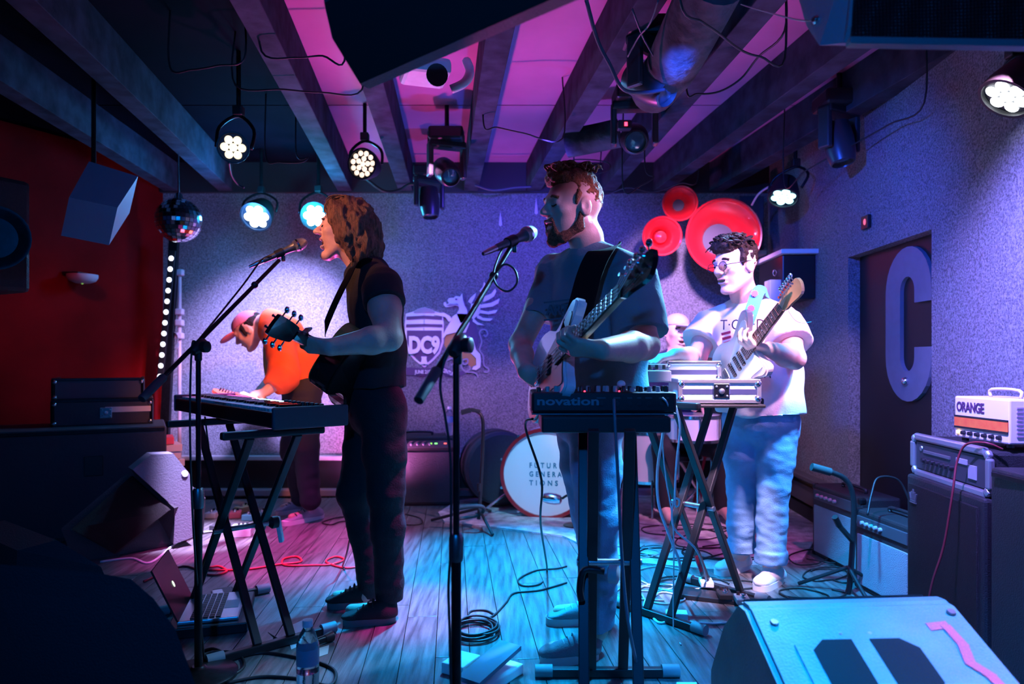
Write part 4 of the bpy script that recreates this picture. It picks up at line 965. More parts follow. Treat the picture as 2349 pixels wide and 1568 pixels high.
for (u, v, d) in ((1731, 673, 3.285), (1723, 707, 3.232)):
    c = P(u, v, d); n_ = Vector((-.3, -.93, .2)).normalized(); _, s1, s2 = frame(n_)
    MB().prism([c + (s1 * math.cos(a) + s2 * math.sin(a)) * (.018 if k % 2 else .012) for k, a in enumerate([2 * math.pi * i / 20 for i in range(20)])], n_ * .003).build('flower', FLW, ws)
MB().prism([P(1701, 720, 3.195), P(1729, 722, 3.20), P(1722, 750, 3.17), P(1715, 753, 3.17), P(1705, 748, 3.17)], (0, .006, 0)).build('strap_end', mat('blue_leather', (.03, .1, .3), .35), ws)
MB().lathe([(0, .012), (.004, .012)], P(1714, 746, 3.165), (0, -1, 0), 14).build('strap_button', WHITE, ws)
og, oq = guitar('red electric guitar held low by the guitarist in orange', P(640, 935, 4.5), P(540, 905, 4.2), (-.3, -.8, .5), STRAT, .042, OLYW, PGW, REDL, REDL, REDL, 6, sc=.92, hw=.04, hl=.16)
strap('olive strap hanging from the guitarist in orange', [P(612, 770, 4.72), P(609, 800, 4.66), P(612, 850, 4.62), P(622, 880, 4.58)], .045, mat('olive_webbing', (.2, .15, .05), .8), (-.3, -.95, 0))

# ================================================================= MIC STANDS
GRILLE = mat('mic_grille', (.55, .55, .56), .35, .9, bump=1.0, bscale=500)
def mic_stand(label, base, pivot, tip, tail, legs=True, shaft=.0125, base_round=True):
    base, pivot, tip, tail = map(Vector, (base, pivot, tip, tail)); t = thing('microphone_stand', label, 'mic stand', base)
    h = pivot.z; mid = h * .52
    MB().lathe([(0.03, shaft * 1.05), (mid, shaft * 1.05)], base, (0, 0, 1), 14).build('lower_tube', BLACKM, t, True)
    MB().lathe([(mid - .01, .017), (mid, .019), (mid + .05, .019), (mid + .06, .015)], base, (0, 0, 1), 14).build('height_clutch', mat('dull_steel', (.2, .2, .21), .35, .9), t, True)
    MB().lathe([(mid + .05, shaft * .68), (h - .02, shaft * .68)], base, (0, 0, 1), 12).build('upper_tube', BLACKM, t, True)
    if base_round: MB().lathe([(0, .13), (.012, .13), (.02, .12), (.03, .03), (.04, .02)], base, (0, 0, 1), 30).build('round_base', BLACKM, t, True)
    d = (tip - tail).normalized()
    MB().tube([tail, tip], .008, 10).build('boom', BLACKM, t, True)
    MB().lathe([(-.035, .012), (-.02, .018), (.0, .021), (.02, .018), (.035, .012)], pivot, d, 14).box(pivot - Vector((0, 0, .02)), (.022, .022, .06), None, .006).build('boom_clamp', BLACK, t, True)
    sdv = d.cross(Vector((0, 0, 1))).normalized()
    MB().lathe([(.0, .012), (.012, .02), (.03, .02), (.034, .012)], pivot + sdv * .008, sdv, 12).build('wing_knob', BLACK, t, True)
    MB().lathe([(0, .013), (.11, .0145), (.115, .012)], tail, d, 14).build('counterweight', mat('counterweight_rubber', (.03, .035, .045), .6), t, True)
    j = tail.lerp(tip, .78); MB().sphere(j, .014, 10, 7).build('boom_joint', BLACK, t, True)
    return t
def mic(label, clip, d, sc=1.0, ring=None):
    clip = Vector(clip); d = Vector(d).normalized(); t = thing('microphone', label, 'microphone', clip)
    MB().lathe([(-.09, .010), (-.085, .0115), (.02, .0145), (.045, .018), (.05, .0215)], clip, d, 18).build('handle', mat('mic_grey', (.1, .105, .11), .4, .5), t, True)
    MB().lathe([(.05, .0215), (.055, .0245), (.075, .0255), (.092, .021), (.104, .012), (.108, .002)], clip, d, 18).build('grille', GRILLE, t, True)
    MB().lathe([(.062, .0262), (.07, .0262)], clip, d, 18, (False, False)).build('grille_band', CHROME, t, True)
    MB().lathe([(-.035, .0175), (.0, .0185)], clip, d, 14).box(clip - Vector((0, 0, .025)), (.014, .014, .03), None, .003).build('clip', BLACK, t, True)
    MB().lathe([(-.15, .006), (-.12, .0095), (-.09, .0095)], clip, d, 12).build('connector', STEEL, t, True)
    return t
dm = Vector((.95, .12, .18))
lp = P(455, 795, 2.42); mic_stand('black boom microphone stand in front of the left keyboard', Vector((lp.x, lp.y, 0)), lp, P(640, 597, 2.88), P(325, 915, 2.2))
mic('silver headed vocal microphone at the mouth of the singer in black', P(650, 577, 2.9), P(697, 556, 2.93) - P(650, 577, 2.9))
cp = P(1050, 792, 1.80); mic_stand('tall black boom microphone stand in the middle front of the stage', Vector((cp.x - .004, cp.y, 0)), cp, P(1170, 570, 2.18), P(960, 918, 1.68))
mic('blue lit vocal microphone near the mouth of the ginger bass player', P(1180, 550, 2.2), P(1207, 538, 2.24) - P(1180, 550, 2.2))
cable('black cable running along the boom of the left microphone stand', [P(622, 588, 2.86), P(600, 596, 2.86), P(560, 650, 2.75), P(500, 725, 2.58), P(455, 780, 2.44), P(440, 800, 2.4), P(436, 1000, 2.38), P(446, 1250, 2.38), FL(470, 1530)], .0035)
cable('black cable looped on the boom of the middle microphone stand', [P(1168, 556, 2.18), P(1150, 575, 2.14), P(1132, 625, 2.06), P(1140, 655, 2.05), P(1165, 668, 2.05), P(1186, 648, 2.06), P(1180, 618, 2.07), P(1155, 607, 2.07), P(1128, 640, 2.04), P(1080, 720, 1.9), P(1030, 800, 1.78), P(1010, 880, 1.77), P(1022, 960, 1.77), P(1034, 1060, 1.77), P(1034, 1250, 1.77), P(1030, 1400, 1.77), Vector((P(1060, 1500, 1.75).x, 1.75, .1)), FL(1180, 1640)], .0035)

# ================================================================= KEYBOARDS AND STANDS
KL, KW = Vector((-.652, .758, 0)), Vector((.758, .652, 0)); KA = Vector((-.89, 2.6, 0)); Zv = Vector((0, 0, 1))
kq = lambda a, b, z: KA + KL * a + KW * b + Zv * z
RK = Matrix((KW, KL, Zv)).transposed()
kb = thing('keyboard', 'long black stage keyboard with a glowing screen on the left stand', 'keyboard', kq(.62, .15, .84))
MB().box(kq(.64, .15, .872), (.3, 1.28, .062), RK, .008).build('case', mat('keyboard_black', (.012, .012, .015), .35), kb)
for e in (.0, 1.28): MB().box(kq(e, .15, .88), (.31, .02, .085), RK, .008).build('end_cheek', mat('end_cheek_grey', (.05, .055, .07), .5), kb)
for i in range(36): MB().box(kq(.09 + i * .0318, .085, .908), (.14, .0295, .012), RK, .002).build('white_key', mat('ivory_key', (.7, .7, .68), .3), kb)
for i in range(36):
    if i % 7 not in (2, 6): MB().box(kq(.106 + i * .0318, .11, .919), (.09, .014, .012), RK, .002).build('black_key', BLG, kb)
MB().box(kq(.7, .245, .908), (.08, .3, .006), RK, .001).build('screen', mat('lit_screen', (.1, .3, .35), .3, emit=(.45, .8, .9), estr=1.6), kb)
for i in range(9): MB().lathe([(0, .01), (.016, .009), (.018, .006)], kq(.12 + .045 * i, .25, .903), Zv, 10).build('knob', BLACK, kb, True)
for i in range(8): MB().box(kq(.92 + .04 * i, .245, .91), (.02, .028, .012), RK, .002).build('button', GREYC, kb)
SATB = mat('satin_black_bar', (.03, .03, .034), .4, .5)
def xstand(label, F, Rr, wd, ztop, span, gap, bw=.03, name='keyboard_stand', arms=True):
    """double braced X stand: two foot bars, two crossed pairs of flat bars, two padded arms on top"""
    F, Rr, wd = Vector(F), Vector(Rr), Vector(wd).normalized(); t = thing(name, label, 'stand', (F + Rr) / 2)
    ax = (Rr - F).normalized()
    for c in (F, Rr):
        MB().bar(c - wd * span + Zv * .018, c + wd * span + Zv * .018, .03, .03, bev=.004).build('foot', SATB, t)
        for s_ in (-1, 1): MB().lathe([(-.03, .022), (.03, .022)], c + wd * span * s_ + Zv * .022, wd, 14).build('foot_cap', mat('grey_rubber_cap', (.2, .22, .24), .6), t, True)
    T1, T2 = F + Zv * ztop, Rr + Zv * ztop
    for s_ in (-1, 1):
        o = wd * gap * s_
        MB().bar(F + o + Zv * .03, T2 + o, bw, .022, ax, .003).build('leg', SATB, t); o2 = wd * (gap + .028) * s_
        MB().bar(Rr + o2 + Zv * .03, T1 + o2, bw, .022, ax, .003).build('leg', SATB, t)
    for T in ((T1, T2) if arms else ()):
        MB().bar(T - wd * .2 + Zv * .012, T + wd * .2 + Zv * .012, .035, .03, bev=.008).build('padded_arm', BLACK, t)
    m = (F + T2) / 2; MB().tube([m - wd * (gap + .05), m + wd * (gap + .05)], .011, 10).build('pivot_bolt', STEEL, t, True)
    return t, m
xs, m1 = xstand('black crossed stand carrying the long left keyboard', Vector((-.905, 2.66, 0)), Vector((-1.34, 3.14, 0)), KW, .81, .22, .065)
MB().lathe([(0, .012), (.015, .026), (.04, .026), (.045, .015)], m1 + KW * .11, KW, 14).build('locking_knob', BLACK, xs, True)
MB().bar(m1 + KW * .15 + Zv * .02, m1 + KW * .17 - Zv * .09, .018, .03, bev=.005).build('locking_lever', WHITE, xs)
# the synthesizer on the middle stand, seen from behind
sy0, sz0 = 2.2, .93; sxl, sxr = P(1219, 900, sy0).x, P(1553, 900, sy0).x
sy = thing('synthesizer', 'black synthesizer lettered novation on the tall middle stand', 'synthesizer', ((sxl + sxr) / 2, sy0 + .12, sz0))
MB().box(((sxl + sxr) / 2, sy0 + .125, sz0 + .035), (sxr - sxl, .25, .066), None, .009).build('case', mat('synth_black', (.009, .009, .011), .45), sy)
MB().box(((sxl + sxr) / 2, sy0 + .125, sz0 - .001), (sxr - sxl - .002, .252, .004)).build('base_plate', mat('synth_edge', (.12, .15, .18), .4), sy)
text('lettering', 'novation', .036, Vector((sxl + .016, sy0 - .001, sz0 + .028)), (1, 0, 0), (0, 0, 1), mat('grey_print', (.22, .24, .28), .5), sy, .001, .0009, 1, .195)
for i, (x, w_) in enumerate(((.22, .04), (.27, .03), (.31, .022), (.34, .018), (.37, .03), (.41, .02), (.43, .012))):
    MB().lathe([(0, .007), (.004, .007), (.004, .004)], Vector((sxl + x, sy0 - .0005, sz0 + .032)), (0, -1, 0), 10).build('jack', mat('jack_dark', (.04, .04, .045), .4, .5), sy, True)
    MB().box((sxl + x, sy0, sz0 + .05), (w_ * .7, .001, .004)).build('jack_marking', mat('grey_print_dim', (.08, .085, .1), .5), sy)
rk = random.Random(2)
for r_ in range(2):
    for i in range(16):
        x = sxl + .025 + i * .0272; hgt = rk.choice((.014, .018, .02))
        MB().lathe([(0, .0075), (hgt - .002, .0068), (hgt, .005)], (x, sy0 + .035 + .05 * r_, sz0 + .067), Zv, 10).build('knob', BLACK if rk.random() < .75 else GREYC, sy, True)
for x in (.17, .28): MB().sphere((sxl + x, sy0 + .02, sz0 + .07), .003, 8, 6).build('status_light', mat('red_led', (.2, 0, 0), .4, emit=(1, .03, .08), estr=6), sy)
MB().sphere(P(1425, 880, 2.26), (.014, .014, .012), 12, 8).build('round_button', WHITE, sy, True)
st2, m2 = xstand('tall black crossed stand carrying the synthesizer', Vector((.33, 2.42, 0)), Vector((.3, 2.1, 0)), Vector((1, 0, 0)), sz0 - .04, .22, .055, .034, arms=False)
for a in (sxl + .02,): MB().box(((sxl + sxr) / 2, sy0 + .1, sz0 - .03), (.4, .3, .05), None, .006).build('tray', BLACK, st2)
MB().lathe([(0, .02), (.004, .028), (.03, .028), (.034, .018)], m2 + Vector((-.02, -.12, .0)), (1, -.35, 0), 22).build('locking_knob', mat('pale_knob', (.5, .52, .52), .5), st2, True)
MB().tube(catmull([m2 + Vector((-.03, -.1, 0)), m2 + Vector((-.09, -.1, .005)), m2 + Vector((-.105, -.1, -.05)), m2 + Vector((-.1, -.1, -.09))], 4), .011, 8).build('locking_lever', BLACK, st2, True, 3)
# flight cases on the right stand
ALU = mat('aluminium', (.72, .72, .74), .3, .9); LAM = mat('white_laminate', (.7, .68, .7), .5); LAMB = mat('blue_black_laminate', (.03, .035, .09), .45)
def flight_case(label, c, size, R, stripe=True, latch=True, name='flight_case', sidem=None, rail=None):
    ALU_ = rail or ALU
    t = thing(name, label, 'case', Vector(c) - Zv * size[2] / 2); c = Vector(c)
    l = lambda x, y, z: c + R @ Vector((x * size[0] / 2, y * size[1] / 2, z * size[2] / 2))
    MB().box(c, size, R, .004).build('shell', sidem or LAM, t)
    if stripe: MB().box(l(0, -1, -.05), (size[0] * .98, .004, size[2] * .26), R).build('front_stripe', LAMB, t)
    for z in (-1, 1):
        MB().bar(l(-1, -1, z), l(1, -1, z), .018, .018, bev=.003).build('edge_rail', ALU_, t)
        for x in (-1, 1): MB().bar(l(x, -1, z), l(x, 1, z), .018, .018, bev=.003).build('edge_rail', ALU_, t)
    for x in (-1, 1):
        MB().bar(l(x, -1, -1), l(x, -1, 1), .018, .018, Vector((0, 1, 0)), .003).build('edge_rail', ALU_, t)
        for z in (-1, 1):
            cr = MB().sphere(l(x * .97, -1, z * .75), .016, 12, 8).build('ball_corner', CHROME, t, True)
    if latch:
        la = MB().box(l(.05, -1, 0) + R @ Vector((0, -.006, 0)), (.07, .012, min(.07, size[2] * .8)), R, .004).build('latch', CHROME, t)
        for dx in (-.022, .022):
            for dz in (-.02, .02): MB().sphere(l(.05, -1, 0) + R @ Vector((dx, -.013, dz)), .005, 8, 6).build('rivet', STEEL, la, True)
        MB().lathe([(0, .013), (.008, .011), (.01, .005)], l(.05, -1, 0) + R @ Vector((0, -.012, 0)), R @ Vector((0, -1, 0)), 12).build('butterfly', STEEL, la, True)
    return t
I3 = Matrix.Identity(3); Rz = lambda a: Matrix.Rotation(a, 3, 'Z')
fc = flight_case('white aluminium edged flight case with a butterfly latch on right stand', P(1650, 896, 3.0) + Vector((0, .12, 0)), (.33, .3, .085), Rz(-.06))
lid = flight_case('flat white case lid with dark stripe on top behind the latch case', P(1590, 852, 3.22) + Vector((0, .1, 0)), (.24, .2, .082), Rz(0), True, False, 'case_lid')
dv = thing('sampler', 'grey desktop sampler with small knobs beside the white case lid', 'sampler', P(1497, 880, 2.98))
MB().box(P(1497, 862, 3.05), (.13, .16, .05), None, .006).build('case', mat('sampler_grey', (.25, .28, .32), .5), dv)
MB().box(P(1500, 838, 3.08), (.1, .1, .012), I3, .003).build('top_panel', GREYC, dv)
for i in range(4): MB().lathe([(0, .008), (.018, .007)], P(1472 + 17 * i, 846, 3.0), Zv, 10).build('knob', BLACK, dv, True)
st3, m3 = xstand('black crossed stand carrying the white flight case', Vector((.62, 2.95, 0)), Vector((1.0, 3.3, 0)), Vector((.66, -.75, 0)), .9, .2, .06, .032)
MB().box(P(1600, 926, 3.1), (.5, .3, .014), Rz(0), .004).build('shelf', BLACK, st3)
MB().bar(P(1597, 1275, 3.0), P(1608, 1310, 3.0), .012, .012).build('red_sticker', mat('red_sticker', (.7, .03, .06), .5), st3)

# ================================================================= WEDGE MONITORS
WEDM = mat('wedge_paint', (.2, .21, .22), .5, var=.15, vscale=8, bump=.25, bscale=160); WGR = mat('black_steel_grille', (.008, .008, .009), .5, .3, bump=.6, bscale=400)
def wedge(label, prof, x0, x1, place, grille_edges, end_m=None):
    """profile in (depth, height) swept along the width; place maps local to world"""
    n = len(prof); a = [place(x0, y, z) for y, z in prof]; b = [place(x1, y, z) for y, z in prof]
    t = thing('floor_monitor', label, 'speaker', place((x0 + x1) / 2, sum(p[0] for p in prof) / n, 0))
    mb = MB(); mb.add(a + b, [tuple(range(n))[::-1], tuple(range(n, 2 * n))] + [(i, (i + 1) % n, n + (i + 1) % n, n + i) for i in range(n)])
    o = mb.build('cabinet', end_m or WEDM, t)
    bm = bmesh.new(); bm.from_mesh(o.data); bmesh.ops.bevel(bm, geom=bm.edges[:], offset=.012, segments=2, affect='EDGES'); bm.to_mesh(o.data); bm.free()
    for (i, j) in grille_edges:
        p, q = Vector((0, *prof[i])), Vector((0, *prof[j])); m = .025
        u = (q - p).normalized(); nn = Vector((0, -u.z, u.y)); cy_ = sum(p_[0] for p_ in prof) / n; cz_ = sum(p_[1] for p_ in prof) / n
        if nn.dot(((p + q) / 2) - Vector((0, cy_, cz_))) < 0: nn = -nn
        P0, P1 = p + u * m, q - u * m; k = [(x0 + m, P0), (x1 - m, P0), (x1 - m, P1), (x0 + m, P1)]
        mb = MB(); A = [place(x, v.y, v.z) for x, v in k]; B = [place(x, (v + nn * .012).y, (v + nn * .012).z) for x, v in k]
        mb.add(A + B, [(0, 1, 2, 3), (7, 6, 5, 4)] + [(i_, (i_ + 1) % 4, 4 + (i_ + 1) % 4, 4 + i_) for i_ in range(4)]); mb.build('grille', WGR, t)
    return t
idp = lambda x, y, z: Vector((x, y, z))
def sk(x, y, z): return Vector((x, y + (x - .58) * -.12, z + (x - .58) * .07))     # it stands slightly askew
w1 = wedge('cyan lit floor monitor with handle and tape mark, bottom right foreground', [(1.38, 0.0), (1.38, .31), (1.78, .47), (1.84, .465), (1.97, .36), (2.1, .175), (2.1, 0.0)], .595, 1.09, sk, [(3, 4), (4, 5)])
pn0, pn1 = Vector((0, 1.38, .31)), Vector((0, 1.78, .47)); pu = (pn1 - pn0).normalized(); pnn = Vector((0, -pu.z, pu.y)); plen = (pn1 - pn0).length
def pan(x, s_, o=0.0):
    v = pn0 + pu * s_ + pnn * o; return sk(x, v.y, v.z)
PITCH = mat('wedge_recess', (.004, .004, .005), .9)
hx0, hs0 = .815, .235
def octo(cx, cs, rx, rs, o, ch=.035): return [pan(cx + a * rx - (math.copysign(ch, a) if abs(b) == 1 and 0 else 0), cs + b * rs, o) for a, b in ()]
ring_o = [(-.15, -.08), (-.15, .06), (-.11, .105), (.1, .105), (.15, .06), (.15, -.08), (.1, -.12), (-.1, -.12)]
MB().prism([pan(hx0 + a, hs0 + b, -.002) for a, b in ring_o], sk(0, *(pnn * .008).yz) - sk(0, 0, 0)).build('handle_plate', WEDM, w1)
for sx in (-1, 1):
    hole = [(sx * .02, -.09), (sx * .02, .07), (sx * .085, .07), (sx * .115, .04), (sx * .115, -.06), (sx * .085, -.09)]
    MB().prism([pan(hx0 + a, hs0 + b, .004) for a, b in hole], sk(0, *(pnn * .005).yz) - sk(0, 0, 0)).build('handle_recess', PITCH, w1)
for (a, b) in ((-.17, .37), (.245, .39), (-.035, .325), (.03, .325)):
    MB().lathe([(0, .011 if abs(a) > .1 else .005), (.004, .009 if abs(a) > .1 else .004)], pan(hx0 + a, b - (.0), .003), sk(0, *pnn.yz) - sk(0, 0, 0), 14).build('screw', STEEL, w1, True)
TAPE = mat('pink_gaffer_tape', (.9, .1, .12), .6)
tp = [(1.005, .315), (1.05, .315), (1.068, .25), (1.055, .185), (1.085, .14), (1.092, .1), (1.055, .075)]
tp = [(.985, .345), (1.025, .35), (1.03, .29), (1.015, .235), (1.035, .2), (1.04, .16), (1.0, .135)]
for i in range(len(tp) - 1):
    a, b = pan(*tp[i], .002), pan(*tp[i + 1], .002); MB().bar(a, b + (b - a).normalized() * .008, .024, .0016 + .0004 * i, sk(0, *pnn.yz) - sk(0, 0, 0)).build('tape', TAPE, w1)
MB().tube(catmull([pan(hx0 - .06, .06, .02), pan(hx0 - .055, .1, .03), pan(hx0 - .02, .11, .03), pan(hx0 + .0, .05, .02)], 4), .018, 10).build('plug', mat('blue_plug', (.12, .3, .45), .5), w1, True, 3)
def place(ox, oy, ang):
    c, s_ = math.cos(ang), math.sin(ang); return lambda x, y, z: Vector((ox + x * c - y * s_, oy + x * s_ + y * c, z))
WP = [(0, 0), (0, .14), (.1, .34), (.2, .4), (.38, .41), (.44, .36), (.47, .1), (.47, 0)]
def onplane(u, v, c=P(400, 1165, 4.08), n=Vector((.72, -.68, .12))):
    r = P(u, v, 1.0) - Vector((0, 0, H)); k = (c - Vector((0, 0, H))).dot(n) / r.dot(n); return Vector((0, 0, H)) + r * k
def corner_cab(label, pts, ext, m, gr=None):
    pts = [P(*p) if len(p) == 3 else onplane(*p) for p in pts]; lo = min(p.z for p in pts); c = sum(pts, Vector()) / len(pts) + Vector(ext) / 2
    t = thing('floor_monitor', label, 'speaker', (c.x, c.y, 0)); MB().prism(pts, ext).build('cabinet', m, t)
    if gr:
        a, b = pts[gr[0]], pts[gr[1]]; e = Vector(ext); k = (b - a).cross(e).normalized(); cc = sum(pts, Vector()) / len(pts)
        k = k if k.dot((a + b) / 2 - cc) > 0 else -k
        q = [a.lerp(b, .06) + e * .04, a.lerp(b, .94) + e * .04, a.lerp(b, .94) + e * .96, a.lerp(b, .06) + e * .96]; MB().prism([p + k * .002 for p in q], k * .01).build('grille', WGR, t)
    return t
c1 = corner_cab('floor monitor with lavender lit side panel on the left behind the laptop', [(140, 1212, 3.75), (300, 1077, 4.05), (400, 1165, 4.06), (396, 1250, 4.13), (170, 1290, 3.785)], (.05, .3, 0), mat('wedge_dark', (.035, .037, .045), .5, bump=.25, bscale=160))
sp_ = MB().prism([onplane(u, v) for u, v in ((304, 1077), (348, 1042), (398, 1040), (436, 1088), (442, 1232), (398, 1248), (402, 1165))], (-.08, .1, 0)).build('side_panel', mat('wedge_lit_side', (.14, .14, .18), .45, bump=.2, bscale=120), c1)  # light on this side put into a paler colour than the cabinet
gq = [P(165, 1213, 3.74), P(300, 1092, 4.03), P(388, 1170, 4.04), P(262, 1268, 3.86)]
MB().prism(gq, (0, .02, 0)).build('grille', WGR, c1)
MB().lathe([(0, .02), (.006, .018)], onplane(424, 1086), (.72, -.68, .12), 14).build('connector', WHITE, c1)
corner_cab('dark floor monitor at bottom left, nearest the camera', [(150, 1400, 1.78), (215, 1312, 1.76), (300, 1328, 1.74), (352, 1372, 1.72), (402, 1442, 1.7), (452, 1580, 1.68), (470, 1868, 1.68), (120, 1815, 1.78)], (-.5, .12, 0), mat('wedge_dark', (.035, .037, .045), .5, bump=.25, bscale=160))
corner_cab('dark floor monitor at left edge behind the nearest one', [(40, 1262, 2.4), (130, 1238, 2.42), (232, 1300, 2.36), (262, 1375, 2.34), (266, 1575, 2.34), (20, 1560, 2.4)], (-.4, .3, 0), mat('wedge_dark', (.035, .037, .045), .5, bump=.25, bscale=160))

# ================================================================= AMPLIFIERS AND CABINETS
CLOTH = mat('silver_grille_cloth', (.34, .37, .4), .75, bump=.8, bscale=260); BRN = mat('brown_grille_cloth', (.06, .05, .05), .8, bump=.6, bscale=240, var=.3)
def combo(label, c, size, R, cloth, knobs=8, panel=True, lights=True, cat='amplifier', name='guitar_amplifier'):
    c = Vector(c); t = thing(name, label, cat, c - Zv * size[2] / 2); w_, d_, h_ = size
    l = lambda x, y, z: c + R @ Vector((x, y, z))
    MB().box(c, size, R, .012).build('cabinet', TOLEX, t)
    ph = .09 if panel else .02
    MB().box(l(0, -d_ / 2 - .001, -ph / 2 + .0), (w_ - .06, .012, h_ - ph - .05), R, .003).build('grille', cloth, t)
    if panel:
        pn = MB().box(l(0, -d_ / 2 - .002, h_ / 2 - .055), (w_ - .06, .012, .055), R, .003).build('control_panel', mat('amp_panel', (.06, .065, .075), .35), t)
        for i in range(knobs): MB().lathe([(0, .01), (.014, .009), (.016, .006)], l(-w_ / 2 + .08 + i * (w_ - .25) / knobs, -d_ / 2 - .008, h_ / 2 - .055), R @ Vector((0, -1, 0)), 10).build('knob', GREYC, pn, True)
        if lights:
            for i, (x, cc) in enumerate(((.1, (.3, 1, .1)), (.14, (.2, 1, .2)), (.21, (1, .1, .1)))):
                MB().box(l(x, -d_ / 2 - .009, h_ / 2 - .05), (.02, .003, .008), R).build('display', mat('amp_led_%d' % i, (.02, .05, .02), .4, emit=cc, estr=3), pn)
    MB().tube(catmull([l(-.1, 0, h_ / 2), l(-.09, 0, h_ / 2 + .022), l(.09, 0, h_ / 2 + .022), l(.1, 0, h_ / 2)], 4), .009, 8).build('handle', BLACK, t, True, 3)
    for sx in (-1, 1):
        for sz in (-1, 1): MB().box(l(sx * (w_ / 2 - .015), -d_ / 2 + .015, sz * (h_ / 2 - .015)), (.036, .036, .036), R, .01).build('corner', BLACKM, t)
    return t
ampc = P(955, 1064, 5.25); ampb = combo('black combo amplifier with small green lights against the back wall', (ampc.x, 5.4, .26), (.62, .28, .52), Rz(.05), mat('dark_grille_cloth', (.07, .075, .085), .8, bump=.7, bscale=260), 8)
cb = combo('small silver grille amplifier standing beside the bass cabinet', Vector((1.80, 3.2, .19)), (.42, .22, .38), Rz(math.radians(-84)), CLOTH, 5, True, False)
cb2 = combo('narrow amplifier tilted behind the curved metal stand at right', Vector((1.84, 3.75, .2)), (.46, .22, .4), Rz(math.radians(-84)), CLOTH, 5, True, False)
# bass cabinet, heads
RC = Rz(math.radians(-95))
cab = thing('bass_cabinet', 'tall black bass cabinet with crown badge at right edge', 'speaker', (1.79, 2.67, 0))
lc = lambda x, y, z: Vector((1.79, 2.67, .31)) + RC @ Vector((x, y, z))
MB().box((1.79, 2.67, .31), (.56, .28, .62), RC, .012).build('cabinet', TOLEX, cab)
MB().box(lc(0, -.142, 0), (.5, .012, .55), RC, .003).build('grille', WGR, cab)
bd = MB(); BADGE = mat('pewter_badge', (.3, .3, .33), .4, .8)
for a, b in (((-.025, -.018), (.025, -.018)), ((-.022, -.01), (.022, -.01)), ((-.02, -.005), (-.028, .02)), ((-.01, -.005), (-.012, .026)), ((0, -.005), (0, .036)), ((.01, -.005), (.012, .026)), ((.02, -.005), (.028, .02)), ((-.012, .02), (.012, .02))):
    bd.bar(lc(-.2 + a[0], -.15, .22 + a[1]), lc(-.2 + b[0], -.15, .22 + b[1]), .006, .006, RC @ Vector((0, -1, 0)))
bd.build('crown_badge', BADGE, cab)
hp = MB().box(lc(.284, .02, .16), (.012, .12, .06), RC, .004).build('side_handle', STEEL, cab)
for k in range(3): MB().bar(lc(.292, -.02 + .04 * k, .14), lc(.292, -.0 + .04 * k, .18), .008, .005, RC @ Vector((1, 0, 0))).build('handle_rib', BLACK, hp)
hd = thing('amplifier_head', 'black amplifier head in a rounded silver frame on the bass cabinet', 'amplifier', lc(0, 0, .31))
hc_ = lambda x, y, z: lc(0, 0, .395) + RC @ Vector((x, y, z))
MB().box(lc(0, .01, .395), (.52, .24, .15), RC, .012).build('case', TOLEX, hd)
fr = [(-.25, -.075), (.25, -.075), (.27, -.055), (.27, .055), (.25, .075), (-.25, .075), (-.27, .055), (-.27, -.055)]
for i in range(8): a, b = fr[i], fr[(i + 1) % 8]; MB().bar(hc_(a[0], -.115, a[1]), hc_(b[0], -.115, b[1]), .03, .022, RC @ Vector((0, -1, 0)), .008).build('frame_bar', mat('satin_silver', (.5, .48, .52), .35, .8), hd)
MB().box(hc_(0, -.112, 0), (.49, .008, .11), RC).build('front_panel', mat('head_panel', (.04, .04, .05), .4), hd)
for i in range(7): MB().lathe([(0, .011), (.016, .009)], hc_(-.17 + .034 * i, -.116, -.015), RC @ Vector((0, -1, 0)), 12).build('knob', BLACK, hd, True)
for (x, z, a, b) in ((.1, .02, .07, .02), (.17, -.01, .05, .05), (-.08, .02, .2, .012)): MB().box(hc_(x, -.118, z), (a, .006, b), RC, .001).build('panel_plate', GREYC if a < .1 else BADGE, hd)
MB().lathe([(0, .012), (.004, .01)], hc_(-.2, -.117, .03), RC @ Vector((0, -1, 0)), 14).build('badge', STEEL, hd)
RO = Rz(math.radians(-86)); oc = Vector((1.80, 2.545, .885))
oh = thing('orange_amplifier_head', 'small white amplifier head lettered ORANGE on top of the silver framed head', 'amplifier', oc - Zv * .09)
ol_ = lambda x, y, z: oc + RO @ Vector((x, y, z))
CRM = mat('cream_enamel', (.82, .72, .72), .4)
MB().box(oc, (.27, .19, .155), RO, .006).build('case', CRM, oh)
MB().box(ol_(0, -.097, -.018), (.262, .004, .034), RO).build('orange_band', mat('orange_band', (.85, .2, .04), .5, vcol=(.8, .12, .03), vscale=40), oh)
for z in (.003, -.039): MB().box(ol_(0, -.098, z), (.262, .004, .006), RO).build('band_line', BLACK, oh)
text('lettering', 'ORANGE', .05, ol_(-.122, -.0965, .022), RO @ Vector((1, 0, 0)), Zv, mat('dark_lettering', (.08, .03, .08), .5), oh, .001, .0012, .95, .14)
for i in range(6): MB().lathe([(0, .008), (.013, .007)], ol_(-.08 + .035 * i, -.096, -.058), RO @ Vector((0, -1, 0)), 12).build('knob', BLACK, oh, True)
MB().sphere(ol_(-.11, -.098, -.057), .007, 10, 6).build('pilot_light', mat('amber_pilot', (.3, .1, .02), .4, emit=(1, .6, .15), estr=6), oh)
MB().tube(catmull([ol_(-.07, 0, .077), ol_(-.065, 0, .105), ol_(.065, 0, .105), ol_(.07, 0, .077)], 4), .006, 8).build('handle', CRM, oh, True, 3)
for i in range(8): MB().box(ol_(.137, 0, -.05 + .014 * i), (.003, .14, .005), RO).build('vent_slot', mat('vent_dark', (.4, .28, .32), .6), oh)
for sx in (-1, 1):
    for sy_ in (-1, 1): MB().lathe([(0, .012), (.014, .012)], ol_(sx * .11, sy_ * .07, -.091), Zv, 10).build('rubber_foot', BLACK, oh)
